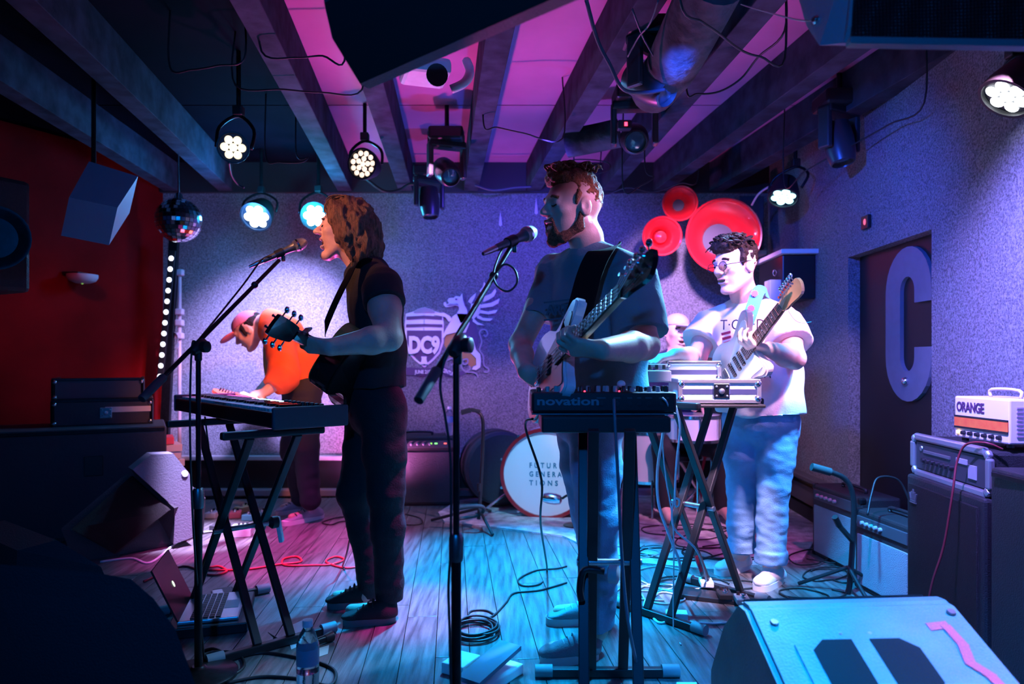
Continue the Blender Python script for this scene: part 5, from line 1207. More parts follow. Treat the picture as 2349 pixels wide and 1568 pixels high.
tc_ = thing('road_case', 'tall black road case cut off by the right edge of the picture', 'case', (1.73, 2.0, 0))
MB().box((1.73, 2.0, .375), (.36, .55, .75), Rz(-.06), .01).build('shell', TOLEX, tc_)
for z in (.02, .73): MB().bar((1.545, 1.75, z), (1.56, 2.26, z), .016, .016, bev=.002).build('edge_rail', BLACKM, tc_)
bg = thing('gear_bag', 'rounded black gear bag on the tall road case at right edge', 'bag', (1.72, 2.07, .75))
s_ = SDF(); s_.cap((1.66, 2.1, .84), (1.78, 2.1, .84), .085, .085, .03, Vector((0, 1, 0)), 1.1); s_.cut((1.7, 2.1, .752), (0, 0, -1))
sdf_obj('bag_body', s_, .008, mat('black_nylon', (.006, .006, .007), .8, bump=.3, bscale=80), bg, 1, [(.006, (14, 14, 14), 3)])
MB().tube(catmull([(1.63, 2.1, .9), (1.66, 2.1, .955), (1.76, 2.1, .955), (1.8, 2.1, .9)], 4), .01, 8).build('strap_handle', CABLE, bg, True, 3)
# curved metal guitar stand in front of the narrow amplifier
gs = thing('guitar_stand', 'black tubular guitar stand with curved padded neck by right amplifiers', 'stand', FL(1945, 1370))
gd = 3.28
MB().tube(catmull([P(1870, 1072, gd), P(1905, 1082, gd), P(1938, 1098, gd), P(1956, 1135, gd), P(1958, 1200, gd), P(1950, 1330, gd), P(1944, 1362, gd)], 5), .013, 10).build('upright', SATB, gs, True, 3)
MB().tube([P(1862, 1070, gd), P(1905, 1082, gd)], .019, 10).build('neck_pad', mat('foam', (.04, .045, .05), .9), gs, True)
MB().tube([P(1955, 1240, gd), P(1925, 1205, gd - .1)], .012, 8).tube([P(1925, 1205, gd - .1), P(1915, 1185, gd - .12)], .014, 8).build('support_arm', BLACK, gs, True)
for a in (.5, 2.6, 4.7): MB().tube([P(1946, 1300, gd), Vector((P(1946, 1300, gd).x + .22 * math.cos(a), gd + .22 * math.sin(a), .012))], .009, 8).build('leg', SATB, gs, True)
gs2 = thing('guitar_stand', 'empty tubular guitar stand with tripod feet in front of the back amplifier', 'stand', FL(1100, 1215))
g2 = 4.55
MB().tube(catmull([P(1062, 945, g2), P(1085, 940, g2), P(1105, 955, g2), P(1108, 1000, g2), P(1104, 1100, g2), P(1098, 1190, g2)], 5), .012, 10).build('upright', SATB, gs2, True, 3)
MB().tube([P(1058, 946, g2), P(1080, 940, g2)], .017, 8).tube([P(1080, 939, g2), P(1102, 944, g2)], .013, 8).build('neck_pad', mat('foam', (.04, .045, .05), .9), gs2, True)
MB().lathe([(-.02, .018), (.03, .018)], P(1100, 1118, g2), Zv, 12).build('clutch', BLACK, gs2, True)
MB().tube(catmull([P(1040, 1168, g2 - .1), P(1090, 1160, g2 - .15), P(1110, 1165, g2 - .12), P(1098, 1180, g2), P(1050, 1190, g2 - .1)], 5), .012, 8).build('cradle', mat('foam', (.04, .045, .05), .9), gs2, True, 3)
for e in (FL(990, 1196), FL(1130, 1230), FL(1125, 1175)): MB().tube([P(1098, 1165, g2), e + Zv * .012], .01, 8).build('leg', SATB, gs2, True)

# ================================================================= DRUMS
DRY = 4.85; dc_ = Vector((P(1252, 1090, DRY).x, DRY, .31)); dn = Vector((-.12, -1, .0)).normalized(); DR = .305
bdm = thing('bass_drum', 'bass drum with red hoop and white head lettered FUTURE GENERATIONS', 'drum', (dc_.x, DRY + .2, 0))
MB().lathe([(.0, DR - .008), (-.42, DR - .008)], dc_, dn, 48).build('shell', mat('drum_shell', (.5, .5, .52), .3, coat=.5), bdm, True)
MB().lathe([(-.015, DR - .006), (-.015, DR + .012), (.025, DR + .012), (.025, DR - .012), (.0, DR - .012)], dc_, dn, 48, (False, False)).build('hoop', mat('red_hoop', (.35, .012, .02), .25, coat=.5), bdm, True)
MB().lathe([(0, DR - .01), (.004, DR - .012)], dc_, dn, 48).build('drum_head', mat('white_drumhead', (.75, .78, .8), .45), bdm)
dx = Vector((0, 0, 1)).cross(dn) * -1; dx = Zv.cross(-dn) * -1
dx = dn.cross(Zv) * -1
for k_, (wd_, wl_) in enumerate((('FUTURE', .225), ('GENERA', .225), ('TIONS', .2))):
    text('lettering', wd_, .05, dc_ + dn * .006 + dx * -.115 + Zv * (.04 - .061 * k_), dx, Zv, mat('teal_print', (.02, .2, .3), .5), bdm, .0008, .0012, 1.75, wl_)
for i in range(10):
    a = 2 * math.pi * (i + .5) / 10; o = dx * math.cos(a) * (DR + .018) + Zv * math.sin(a) * (DR + .018)
    MB().bar(dc_ + o + dn * .028, dc_ + o - dn * .06, .018, .012, o).lathe([(0, .008), (.02, .008)], dc_ + o + dn * .02, dn, 10).build('lug', CHROME, bdm, True)
for sx in (-1, 1):
    a_ = dc_ + dx * sx * .26 + Zv * -.14 - dn * .1; b_ = dc_ + dx * sx * .48 - dn * -.04; b_.z = .012
    MB().tube([a_, b_], .009, 8).lathe([(0, .015), (.03, .012)], b_ - Zv * .01, Zv, 10).build('spur', CHROME, bdm, True)
bm_ = thing('drum_microphone', 'chrome egg shaped drum microphone in front of the bass drum', 'microphone', P(1272, 1145, 4.55))
MB().lathe([(-.06, .012), (-.05, .03), (-.02, .038), (.03, .038), (.06, .03), (.075, .005)], P(1268, 1143, 4.55), (-.95, .2, .1), 20).build('capsule_body', CHROME, bm_, True)
pt_ = P(1268, 1143, 4.55); MB().tube(catmull([pt_ + Vector((.06, 0, 0)), pt_ + Vector((.11, 0, .02)), pt_ + Vector((.13, .02, -.08)), Vector((pt_.x + .14, 4.58, .02))], 5), .008, 8).lathe([(0, .07), (.012, .07), (.02, .02)], (pt_.x + .14, 4.58, .006), Zv, 20).build('short_stand', BLACKM, bm_, True, 1)
ft = thing('drum_case', 'round dark drum case standing left of the bass drum', 'case', (P(1150, 1050, 5.15).x, 5.2, 0))
cc_ = Vector((P(1153, 1050, 5.2).x, 5.12, .3)); MB().lathe([(0, .25), (.02, .27), (.3, .27), (.32, .25)], cc_, (-.25, 1, 0), 40).build('shell', mat('dark_fibre', (.035, .035, .05), .6, bump=.2, bscale=60), ft, True)
MB().lathe([(.1, .272), (.14, .276), (.18, .272)], cc_, (-.25, 1, 0), 40, (False, False)).build('strap_band', BLACK, ft, True)
def drum(label, c, r, h_, m, ax=(0, 0, 1)):
    t = thing('drum', label, 'drum', Vector((c[0], c[1], 0))); c = Vector(c)
    MB().lathe([(0, r), (h_, r)], c, ax, 36).build('shell', m, t, True)
    MB().lathe([(h_, r - .002), (h_ + .003, r - .004)], c, ax, 36).build('drum_head', mat('white_drumhead', (.75, .78, .8), .45), t)
    for z in (0, h_): MB().lathe([(z - .01, r), (z - .01, r + .008), (z + .01, r + .008), (z + .01, r)], c, ax, 36, (False, False)).build('hoop', CHROME, t, True)
    for i in range(3):
        a = 2.1 * i + .4; b = Vector((c.x + r * 1.15 * math.cos(a), c.y + r * 1.15 * math.sin(a), .01)); MB().tube([c + Vector((r * math.cos(a), r * math.sin(a), .02)), b], .009, 8).build('leg', CHROME, t, True)
    for i in range(8):
        a = 2 * math.pi * i / 8; MB().bar(c + Vector((math.cos(a) * (r + .008), math.sin(a) * (r + .008), .01)), c + Vector((math.cos(a) * (r + .008), math.sin(a) * (r + .008), h_)), .012, .01, Vector((math.cos(a), math.sin(a), 0))).build('lug', CHROME, t)
    return t
drum('white snare drum on a chrome stand behind the right crossed stand', (P(1590, 960, 4.75).x, 4.75, .56), .18, .16, mat('white_pearl', (.7, .72, .75), .25, coat=.5))
drum('floor tom on legs beside the bass drum, behind the crossed stands', (P(1490, 1000, 5.0).x, 5.0, .25), .2, .34, mat('drum_shell', (.5, .5, .52), .3))
def cymbal(label, c, r, tilt, h0=0):
    c = Vector(c); t = thing('cymbal', label, 'cymbal', (c.x, c.y, 0)); ax = Vector(tilt).normalized()
    MB().lathe([(0, r), (.012, r * .5), (.018, r * .18), (.04, r * .1), (.042, .004), (.038, .004), (.014, r * .18), (.008, r * .5), (-.003, r)], c, ax, 40, (False, False)).build('plate', mat('bronze', (.4, .42, .3), .3, .9, bump=.2, bscale=90), t, True)
    MB().lathe([(0, .01), (c.z + .06, .008)], (c.x, c.y, 0), Zv, 10).build('pole', CHROME, t, True)
    for i in range(3): a = 2.1 * i + .9; MB().tube([Vector((c.x, c.y, .3)), Vector((c.x + .26 * math.cos(a), c.y + .26 * math.sin(a), .01))], .009, 8).build('leg', CHROME, t, True)
    MB().lathe([(.04, .012), (.07, .008)], c, ax, 10).build('wing_nut', BLACK, t, True)
    return t
cymbal('teal lit cymbal tilted beside the drummer', P(1632, 795, 4.9), .19, (-.35, -.55, .8))
st = thing('drum_throne', 'round black drum stool under the seated drummer', 'stool', (P(1560, 900, 5.15).x, 5.2, 0))
MB().lathe([(.36, .15), (.37, .17), (.4, .17), (.42, .15)], (P(1560, 900, 5.15).x, 5.2, 0), Zv, 30).build('seat', BLACK, st, True)
for i in range(3): a = 2.1 * i; MB().tube([Vector((P(1560, 900, 5.15).x, 5.2, .36)), Vector((P(1560, 900, 5.15).x + .22 * math.cos(a), 5.2 + .22 * math.sin(a), .01))], .012, 8).build('leg', CHROME, st, True)
rc = thing('folding_chair', 'red folding chair in the corner behind the guitarist in white', 'chair', (P(1650, 1100, 5.2).x, 5.2, 0))
RDC = mat('red_enamel', (.5, .02, .05), .45)
rp = lambda u, v, d: P(u, v, d)
MB().prism([P(1630, 1010, 5.1), P(1668, 1018, 5.1), P(1668, 1034, 5.1), P(1630, 1026, 5.1)], (0, .02, 0)).build('backrest', RDC, rc)
sx_ = P(1650, 1000, 5.2).x; MB().box((sx_, 5.22, .4), (.3, .28, .025), None, .01).build('seat', RDC, rc)
for a in (-1, 1):
    for b in (-1, 1): MB().tube([Vector((sx_ + a * .13, 5.22 + b * .12, .4)), Vector((sx_ + a * .15, 5.22 - b * .14, .0))], .011, 8).build('leg', RDC, rc, True)
    MB().tube([Vector((sx_ + a * .13, 5.32, .4)), P(1650, 1012, 5.12) + Vector((a * .055, 0, 0))], .01, 8).build('back_post', RDC, rc, True)
# rug
RUG = mat('pale_rug_pile', (.5, .48, .5), .95, var=.35, vscale=14, bump=.7, bscale=120)
ro_ = MB().prism([FL(1005, 1178), FL(1050, 1150), FL(1180, 1136), FL(1750, 1132), FL(1890, 1210), FL(1840, 1288), FL(1640, 1310), FL(1420, 1290), FL(1290, 1232), FL(1120, 1210), FL(1020, 1200)], (0, 0, .012)).build('rug', RUG)
tag(ro_, 'worn pale rug under the drums', 'rug')

# ================================================================= FLOOR CLUTTER
def pedal(label, c, size, ang, m, knobs=2, lift=0, switch=True):
    c = Vector(c); R = Rz(ang); t = thing('effects_pedal', label, 'pedal', c)
    MB().box(c + Zv * (size[2] / 2 + lift), size, R, .005).build('housing', m, t)
    for i in range(knobs): MB().lathe([(0, .008), (.014, .007)], c + R @ Vector(((i - (knobs - 1) / 2) * .025, size[1] * .25, size[2] + lift)), Zv, 10).build('knob', BLACK, t, True)
    if switch: MB().lathe([(0, .012), (.008, .012), (.008, .007), (.018, .007)], c + R @ Vector((0, -size[1] * .25, size[2] + lift)), Zv, 12).build('footswitch', CHROME, t, True)
    return t
PWH = mat('white_enamel', (.8, .8, .8), .4)
ep = thing('expression_pedal', 'large white rocker pedal lettered VP at bottom centre', 'pedal', FL(1130, 1565))
RE = Rz(math.radians(-35)); ec = FL(1125, 1568); el = lambda x, y, z: ec + RE @ Vector((x, y, z))
MB().box(el(0, 0, .018), (.1, .26, .036), RE, .006).build('base', PWH, ep)
MB().add([el(-.045, -.12, .045), el(.045, -.12, .045), el(.045, .12, .085), el(-.045, .12, .085), el(-.045, -.12, .06), el(.045, -.12, .06), el(.045, .12, .1), el(-.045, .12, .1)], [(0, 1, 2, 3), (7, 6, 5, 4), (0, 4, 5, 1), (1, 5, 6, 2), (2, 6, 7, 3), (3, 7, 4, 0)]).build('treadle', mat('blue_rubber_treadle', (.15, .3, .38), .7), ep)
text('lettering', 'VP', .04, el(.051, -.1, .008), RE @ Vector((0, 1, 0)), Zv, mat('dark_lettering', (.08, .03, .08), .5), ep, .001)
pedal('white pedal with a small window beside the big rocker pedal', FL(1058, 1535), (.09, .12, .04), -.5, PWH, 0, 0, False)
pedal('white power box with cable on the floor right of centre', FL(1552, 1420), (.09, .06, .035), -.15, PWH, 0, 0, False)
pedal('white multi knob pedal in front of the orange guitarist shoes', FL(555, 1225), (.13, .17, .05), .2, PWH, 3)
pb = thing('pedalboard', 'small dark pedalboard at the feet of the guitarist in white', 'pedalboard', FL(1662, 1376))
MB().box(FL(1662, 1376) + Zv * .011, (.4, .11, .022), Rz(-.35), .004).build('board', BLACK, pb)
for i, (u, v, mm, lb) in enumerate(((1620, 1352, PWH, 'white pedal with red light at the left end of the pedalboard'), (1662, 1380, mat('black_enamel', (.02, .02, .02), .4), 'black pedal in the middle of the pedalboard'), (1702, 1392, mat('silver_enamel', (.4, .4, .42), .4, .5), 'silver pedal at the right end of the pedalboard'))):
    p_ = pedal(lb, FL(u, v), (.06, .085, .026), -.12, mm, 2, .022); MB().sphere(FL(u, v) + Zv * .05, .005, 8, 6).build('status_light', mat('red_led', (.2, 0, 0), .4, emit=(1, .03, .08), estr=6), p_)
rp_ = random.Random(9); cols = [(.6, .6, .62), (.1, .3, .4), (.05, .05, .06), (.55, .1, .15), (.5, .5, .2), (.1, .4, .45)]
nm = ['pale grey', 'blue', 'black', 'red', 'olive', 'teal']; wh = ['at the far left of the pedal cluster', 'behind the white multi knob pedal', 'beside the lavender lit floor monitor', 'in the middle of the left pedal cluster', 'at the back of the left pedal cluster', 'nearest the orange guitarist toes']
for i, (u, v) in enumerate(((490, 1185), (575, 1190), (505, 1215), (540, 1185), (560, 1172), (605, 1185))):
    pedal('small %s stompbox %s' % (nm[i], wh[i]), FL(u, v), (.075, .12, .04), rp_.uniform(-.4, .4), mat('stomp_%d' % i, cols[i], .4), 2)
# pale mat lit white under the pedals
# laptop
la = thing('laptop', 'open laptop with a lit emblem on its lid, on the floor at left', 'laptop', FL(410, 1420))
A0, A1 = P(418, 1415, 2.95), P(330, 1262, 2.72); B0 = P(375, 1400, 2.72)
lk = FL(425, 1425); RL_ = Rz(math.radians(106)); ll = lambda x, y, z: lk + RL_ @ Vector((x, y, z))
MB().box(ll(0, -.11, .05), (.33, .23, .015), RL_, .004).build('base', mat('silver_case', (.6, .6, .63), .35, .7), la)
for r_ in range(5):
    for c2 in range(13): MB().box(ll(-.14 + .0233 * c2, -.05 - .024 * r_, .06), (.019, .019, .004), RL_).build('key', mat('key_black', (.03, .03, .035), .5), la)
MB().box(ll(0, -.185, .0578), (.1, .055, .001), RL_).build('trackpad', GREYC, la)
lidv = [ll(-.165, .005, .055), ll(.165, .005, .055), ll(.165, .10, .265), ll(-.165, .10, .265)]
nl = (lidv[1] - lidv[0]).cross(lidv[3] - lidv[0]).normalized()
MB().prism(lidv, nl * .007).build('lid', mat('dark_lid', (.03, .03, .035), .4, .4), la)
ctr = sum(lidv, Vector()) / 4
for o in (nl * -.002, nl * .0075): MB().prism([ctr + (lidv[1] - lidv[0]).normalized() * .011 * math.cos(a) + (lidv[3] - lidv[0]).normalized() * .014 * math.sin(a) + o for a in [2 * math.pi * i / 14 for i in range(14)]], nl * .0015).build('lid_emblem', mat('lit_emblem', (.8, .9, .7), .4, emit=(.8, 1, .7), estr=1.2), la)
MB().box(ll(0, -.11, .021), (.4, .3, .042), RL_, .005).build('riser', BLACK, la)
def bottle(label, base, hgt, r):
    base = Vector(base); t = thing('water_bottle', label, 'bottle', base); PET = mat('clear_plastic', (.9, .95, 1), .05, trans=.95, bump=.05)
    MB().lathe([(0, r * .8), (.01 * hgt / .2, r), (.25 * hgt, r * .97), (.3 * hgt, r), (.42 * hgt, r), (.46 * hgt, r * .95), (.5 * hgt, r), (.7 * hgt, r), (.82 * hgt, r * .75), (.9 * hgt, r * .42), (.93 * hgt, r * .42)], base, Zv, 24).build('bottle_body', PET, t, True)
    MB().lathe([(.46 * hgt, r * 1.01), (.66 * hgt, r * 1.01)], base, Zv, 24, (False, False)).build('label_band', mat('bottle_label', (.25, .35, .45), .4), t, True)
    MB().lathe([(.92 * hgt, r * .46), (hgt, r * .46), (hgt * 1.003, r * .4)], base, Zv, 16).build('cap', WHITE, t, True)
    MB().lathe([(.012 * hgt, r * .78), (.25 * hgt, r * .93), (.36 * hgt, r * .93)], base, Zv, 20).build('water', mat('water', (.85, .95, 1), .02, trans=1), t, True)
bottle('clear plastic water bottle standing on the floor at bottom left of centre', FL(706, 1605), .26, .036)
bottle('clear water bottle standing on top of the back amplifier', (P(1031, 950, 5.36).x, 5.36, .52), .22, .034)
def paper(label, pts, m):
    o = MB().prism([p + Zv * .001 for p in pts], (0, 0, .0012)).build('paper_sheet', m); tag(o, label, 'paper')
paper('blue lit set list sheet on the floor beside the keyboard stand', [FL(655, 1440), FL(700, 1420), FL(712, 1470), FL(668, 1490)], PWH)
paper('white paper sheet behind the front water bottle', [FL(728, 1488), FL(755, 1480), FL(752, 1500), FL(722, 1510)], PWH)
paper('white card lying at the bottom edge right of centre', [FL(1552, 1565), FL(1598, 1565), FL(1600, 1590), FL(1550, 1590)], PWH)
fl = thing('torch', 'short black torch lying on the floor by the water bottle', 'torch', FL(735, 1480))
a_, b_ = FL(712, 1488) + Zv * .02, FL(755, 1472) + Zv * .02; MB().tube([a_, b_], .014, 12).build('barrel', BLACKM, fl, True); MB().lathe([(0, .015), (.03, .02), (.035, .02)], a_.lerp(b_, .75), b_ - a_, 14).build('torch_head', BLACK, fl, True)
so_ = thing('sustain_pedal', 'black sustain pedal on the floor beside the laptop', 'pedal', FL(515, 1375))
MB().box(FL(515, 1375) + Zv * .02, (.09, .16, .03), Rz(.5), .008).build('base', BLACK, so_); MB().box(FL(500, 1385) + Zv * .045, (.05, .1, .015), Rz(.5), .006).build('treadle', STEEL, so_)
# ---- cables
RC_ = mat('red_cable_rubber', (.6, .03, .05), .45)
def fz(pts, z=.005): return [FL(u, v) + Zv * z for u, v in pts]
cable('long red cable snaking over the floor behind the left keyboard stand', fz([(330, 1335), (420, 1300), (480, 1320), (520, 1312), (500, 1300), (470, 1308), (560, 1308), (640, 1296), (690, 1290), (680, 1278), (650, 1284), (655, 1298), (720, 1298), (760, 1296), (790, 1285), (770, 1278), (748, 1290), (790, 1304), (830, 1300)]) , .006, RC_)
cable('red cable rising from the floor to the singer in black', fz([(790, 1308), (786, 1300)]) + [P(795, 1270, 3.5), P(808, 1210, 3.45), P(825, 1150, 3.3), P(832, 1080, 3.18), P(826, 1010, 3.14)], .005, RC_)
cable('black cable curling between the bass player and the middle stand', [P(1222, 960, 2.42), P(1205, 980, 2.5), P(1242, 1100, 2.6), P(1240, 1200, 2.8)] + fz([(1255, 1310), (1240, 1340), (1200, 1345), (1190, 1330), (1230, 1310), (1280, 1305)]) + fz([(1300, 1300)]), .0045)
cable('black cable winding to the coil in the middle of the floor', fz([(1300, 1338), (1240, 1355), (1180, 1362), (1160, 1385), (1130, 1415), (1095, 1425), (1075, 1412), (1085, 1402), (1115, 1402), (1135, 1412)]), .0045)
coil = []
for i in range(70):
    a = i * .55; r1, r2 = .085 + .016 * math.sin(i * .37), .08 + .016 * math.cos(i * .31); c_ = FL(1090, 1452); coil.append(c_ + Vector((r1 * math.cos(a), r2 * 1.2 * math.sin(a), .006 + .0004 * i)))
cable('coiled black cable lying beside the middle microphone stand', coil, .0045, None, 'cable_coil', 3)
wc = mat('white_cable_rubber', (.6, .62, .64), .5)
cable('thick white cable hanging from the flight case down the right crossed stand', [P(1530, 925, 2.85), P(1520, 1000, 2.84), P(1508, 1080, 2.84), P(1512, 1160, 2.84), P(1540, 1240, 2.84), P(1560, 1300, 2.9)] + fz([(1545, 1345), (1500, 1370), (1490, 1400), (1510, 1430), (1540, 1425)]), .006, wc)
cable('second white cable looping beside the right crossed stand', [P(1550, 930, 2.84), P(1560, 980, 2.82), P(1552, 1060, 2.82), P(1548, 1150, 2.82), P(1556, 1160, 2.82), P(1558, 1145, 2.82), P(1545, 1150, 2.82), P(1546, 1210, 2.84), P(1600, 1265, 2.9)] + fz([(1620, 1345), (1580, 1370), (1520, 1360), (1480, 1380), (1490, 1410), (1560, 1425), (1640, 1432), (1700, 1425)]), .0045, wc)
cable('black cable hanging from the novation synthesizer down to the floor', [P(1408, 915, 2.17), P(1410, 960, 2.15), P(1418, 1100, 2.13), P(1428, 1300, 2.1), P(1445, 1450, 2.08), FL(1480, 1600)], .005, mat('blue_grey_cable', (.1, .16, .2), .4))
cable('thin white cable from the synthesizer to the flight case', [P(1520, 912, 2.17), P(1532, 930, 2.2), P(1528, 970, 2.3), P(1520, 1010, 2.5), P(1528, 1100, 2.7), P(1545, 1220, 2.75)] + fz([(1545, 1440), (1562, 1480)]), .003, wc)
rr = random.Random(12)
where = ['under the right crossed stand', 'near the front of the rug', 'by the guitarist in white left shoe', 'beside the white power box', 'between the rug and the pedalboard', 'behind the right crossed stand', 'by the bass player rear shoe', 'in front of the narrow right amplifier', 'at the rug edge below the flight case', 'below the floor tom', 'right of the pedalboard', 'near the feet of the curved stand']
for i, (u, v, w_, h_) in enumerate(((1500, 1330, 90, 22), (1600, 1240, 100, 18), (1640, 1275, 90, 16), (1480, 1365, 70, 18), (1600, 1340, 110, 14), (1560, 1225, 90, 14), (1440, 1270, 60, 14), (1860, 1280, 60, 22), (1530, 1275, 80, 16), (1500, 1200, 90, 14), (1830, 1365, 60, 14), (1880, 1320, 50, 18))):
    pts = []; k = rr.uniform(0, 6); n_ = 15
    for j in range(n_):
        a = k + j * .75 * (1 if i % 2 else -1); f_ = 1 + .35 * math.sin(j * 1.3 + i); pts.append(FL(u + w_ * f_ * math.cos(a) * .9 + j * 3, v + h_ * f_ * math.sin(a)) + Zv * (.016 if v < 1300 else .006))
    cable('tangled %s cable on the floor %s' % ('black' if i % 3 else 'grey', where[i]), pts, .004, CABLE if i % 3 else GREYC, 'cable', 4, 5)
cable('black cable across the floor behind the left keyboard stand legs', fz([(920, 1185), (850, 1196), (790, 1186), (740, 1198), (760, 1204), (800, 1196), (950, 1205), (965, 1190), (930, 1180)]), .0045)
cable('black cable from the left monitor over the pale lit floor', fz([(380, 1265), (420, 1235), (480, 1222), (540, 1212), (600, 1200)]), .005)
cable('white cable on the floor left of the left microphone stand', fz([(230, 1290), (300, 1282), (345, 1292), (400, 1250), (440, 1225), (500, 1220)]), .007, wc)
cable('grey cable drooping from the left keyboard to the floor', [P(470, 955, 3.1), P(490, 1100, 3.05), P(520, 1200, 3.0), P(550, 1330, 2.95)] + fz([(575, 1420), (640, 1470)]), .004)
cable('black cable curling at the base of the left microphone stand', fz([(470, 1545), (520, 1520), (600, 1500), (680, 1510), (740, 1525), (770, 1545), (755, 1575), (690, 1560), (600, 1555), (520, 1570)]), .006)
cable('black cable heap beside the bottom left monitor', fz([(455, 1500), (490, 1490), (520, 1510), (500, 1540), (460, 1545), (450, 1520), (480, 1500), (540, 1500), (560, 1530), (520, 1560)]), .006)
cable('dark red cable hanging from the white amplifier head down the bass cabinet', [P(2300, 1030, 2.4), P(2260, 1015, 2.42), P(2215, 1020, 2.5), P(2195, 1060, 2.52), P(2185, 1130, 2.5), P(2165, 1250, 2.5), P(2140, 1330, 2.5), P(2125, 1400, 2.5)], .004, mat('dark_red_rubber', (.2, .02, .03), .5))
cable('black patch cable over the small silver grille amplifier', [P(1990, 1180, 3.1), P(2000, 1130, 3.15), P(2015, 1095, 3.18), P(2060, 1100, 3.2), P(2085, 1145, 3.2)], .005)
# ================================================================= HANGING THINGS
REDH = mat('red_horn_enamel', (.62, .012, .02), .3, coat=.4)
def horn(label, c, axis, R_, depth, throat, phase=0):
    c = Vector(c); ax = Vector(axis).normalized(); t = thing('horn_speaker', label, 'horn', c)
    n = 12; out = [(-depth * (1 - i / n), throat + (R_ - throat) * (i / n) ** 1.7) for i in range(n + 1)]
    inn = [(a, b - .006) for a, b in out[::-1]]
    MB().lathe(out + [(.006, R_ + .006), (.012, R_ + .002), (.008, R_ - .008)] + inn, c, ax, 44, (True, True)).build('bell', REDH, t, True, 1.2)
    (MB().lathe([(-depth * .93, throat * .2), (-depth * .8, throat * .95), (-depth * .55, throat * .8), (-depth * .45, throat * .1)], c, ax, 24) if R_ == .14 else MB().lathe([(-depth * .9, throat * .5), (-depth * .88, throat * 1.04), (-depth * .86, throat * 1.04), (-depth * .85, .002)], c, ax, 32)).build('inner_horn', mat('horn_dark', (.05, .045, .06), .6) if R_ != .14 else REDH, t, True)
    MB().lathe([(-depth - .09, .03), (-depth - .085, .045), (-depth, .045)], c, ax, 20).build('driver', BLACK, t, True)
    b = c - ax * (depth + .04); MB().bar(b, Vector((b.x, BACKY + .0, b.z + .05)), .03, .01, Vector((1, 0, 0))).build('bracket', STEEL, t)
    return t
horn('small red horn loudspeaker, uppermost of the three on the back wall', P(1560, 466, 5.15), (-.15, -1, -.12), .125, .16, .045)
horn('middle sized red horn loudspeaker left of the big one', P(1519, 541, 5.15), (-.1, -1, -.1), .14, .18, .055)
horn('very large red horn loudspeaker above the guitarist in white', P(1660, 540, 5.05), (-.12, -1, -.05), .265, .26, .115)
# dark framed board and shelf speaker by the corner
bo = thing('wall_speaker', 'dark wall speaker with pale bottom edge behind the largest red horn', 'speaker', P(1715, 580, 5.55))
MB().box(P(1716, 515, 5.52), (.2, .16, .42), None, .01).build('cabinet', mat('dusty_black', (.05, .05, .07), .7), bo); MB().box(P(1716, 583, 5.5), (.22, .2, .035), None, .005).build('shelf', LEDGE, bo)
MB().box(P(1716, 513, 5.435), (.17, .006, .36), None, .002).build('grille', mat('dark_grille_cloth', (.07, .075, .085), .8), bo)
sf = thing('shelf_cabinet', 'black cabinet with white top and hanging lock on the right wall behind the white guitarist', 'cabinet', rw(4.95, 1.5, -.12))
MB().box(rw(4.95, 1.66, -.11), (.22, .52, .3), RR, .008).build('cabinet_body', mat('cabinet_black', (.012, .012, .016), .4), sf)
MB().box(rw(4.93, 1.825, -.12), (.25, .58, .03), RR, .004).build('top_board', mat('cabinet_white', (.75, .72, .72), .5), sf)
MB().box(rw(4.78, 1.56, -.25), (.09, .12, .17), RR, .006).build('door_box', mat('cabinet_white', (.75, .72, .72), .5), sf)
MB().tube([rw(4.8, 1.7 + .02 * math.sin(a), -.235 + .012 * math.cos(a)) for a in [2 * math.pi * i / 12 for i in range(13)]], .004, 6).build('padlock', CHROME, sf, True, 3)
ex = thing('wall_switch', 'small black switch plate with red light above the door', 'switch', rw(3.93, 1.84, -.01))
MB().box(rw(3.93, 1.875, -.012), (.02, .085, .075), RR, .003).build('plate', BLACK, ex); MB().sphere(rw(3.92, 1.875, -.024), (.006, .012, .018), 12, 8).build('indicator', mat('red_indicator', (.6, .1, .12), .4, emit=(1, .15, .2), estr=.9), ex)

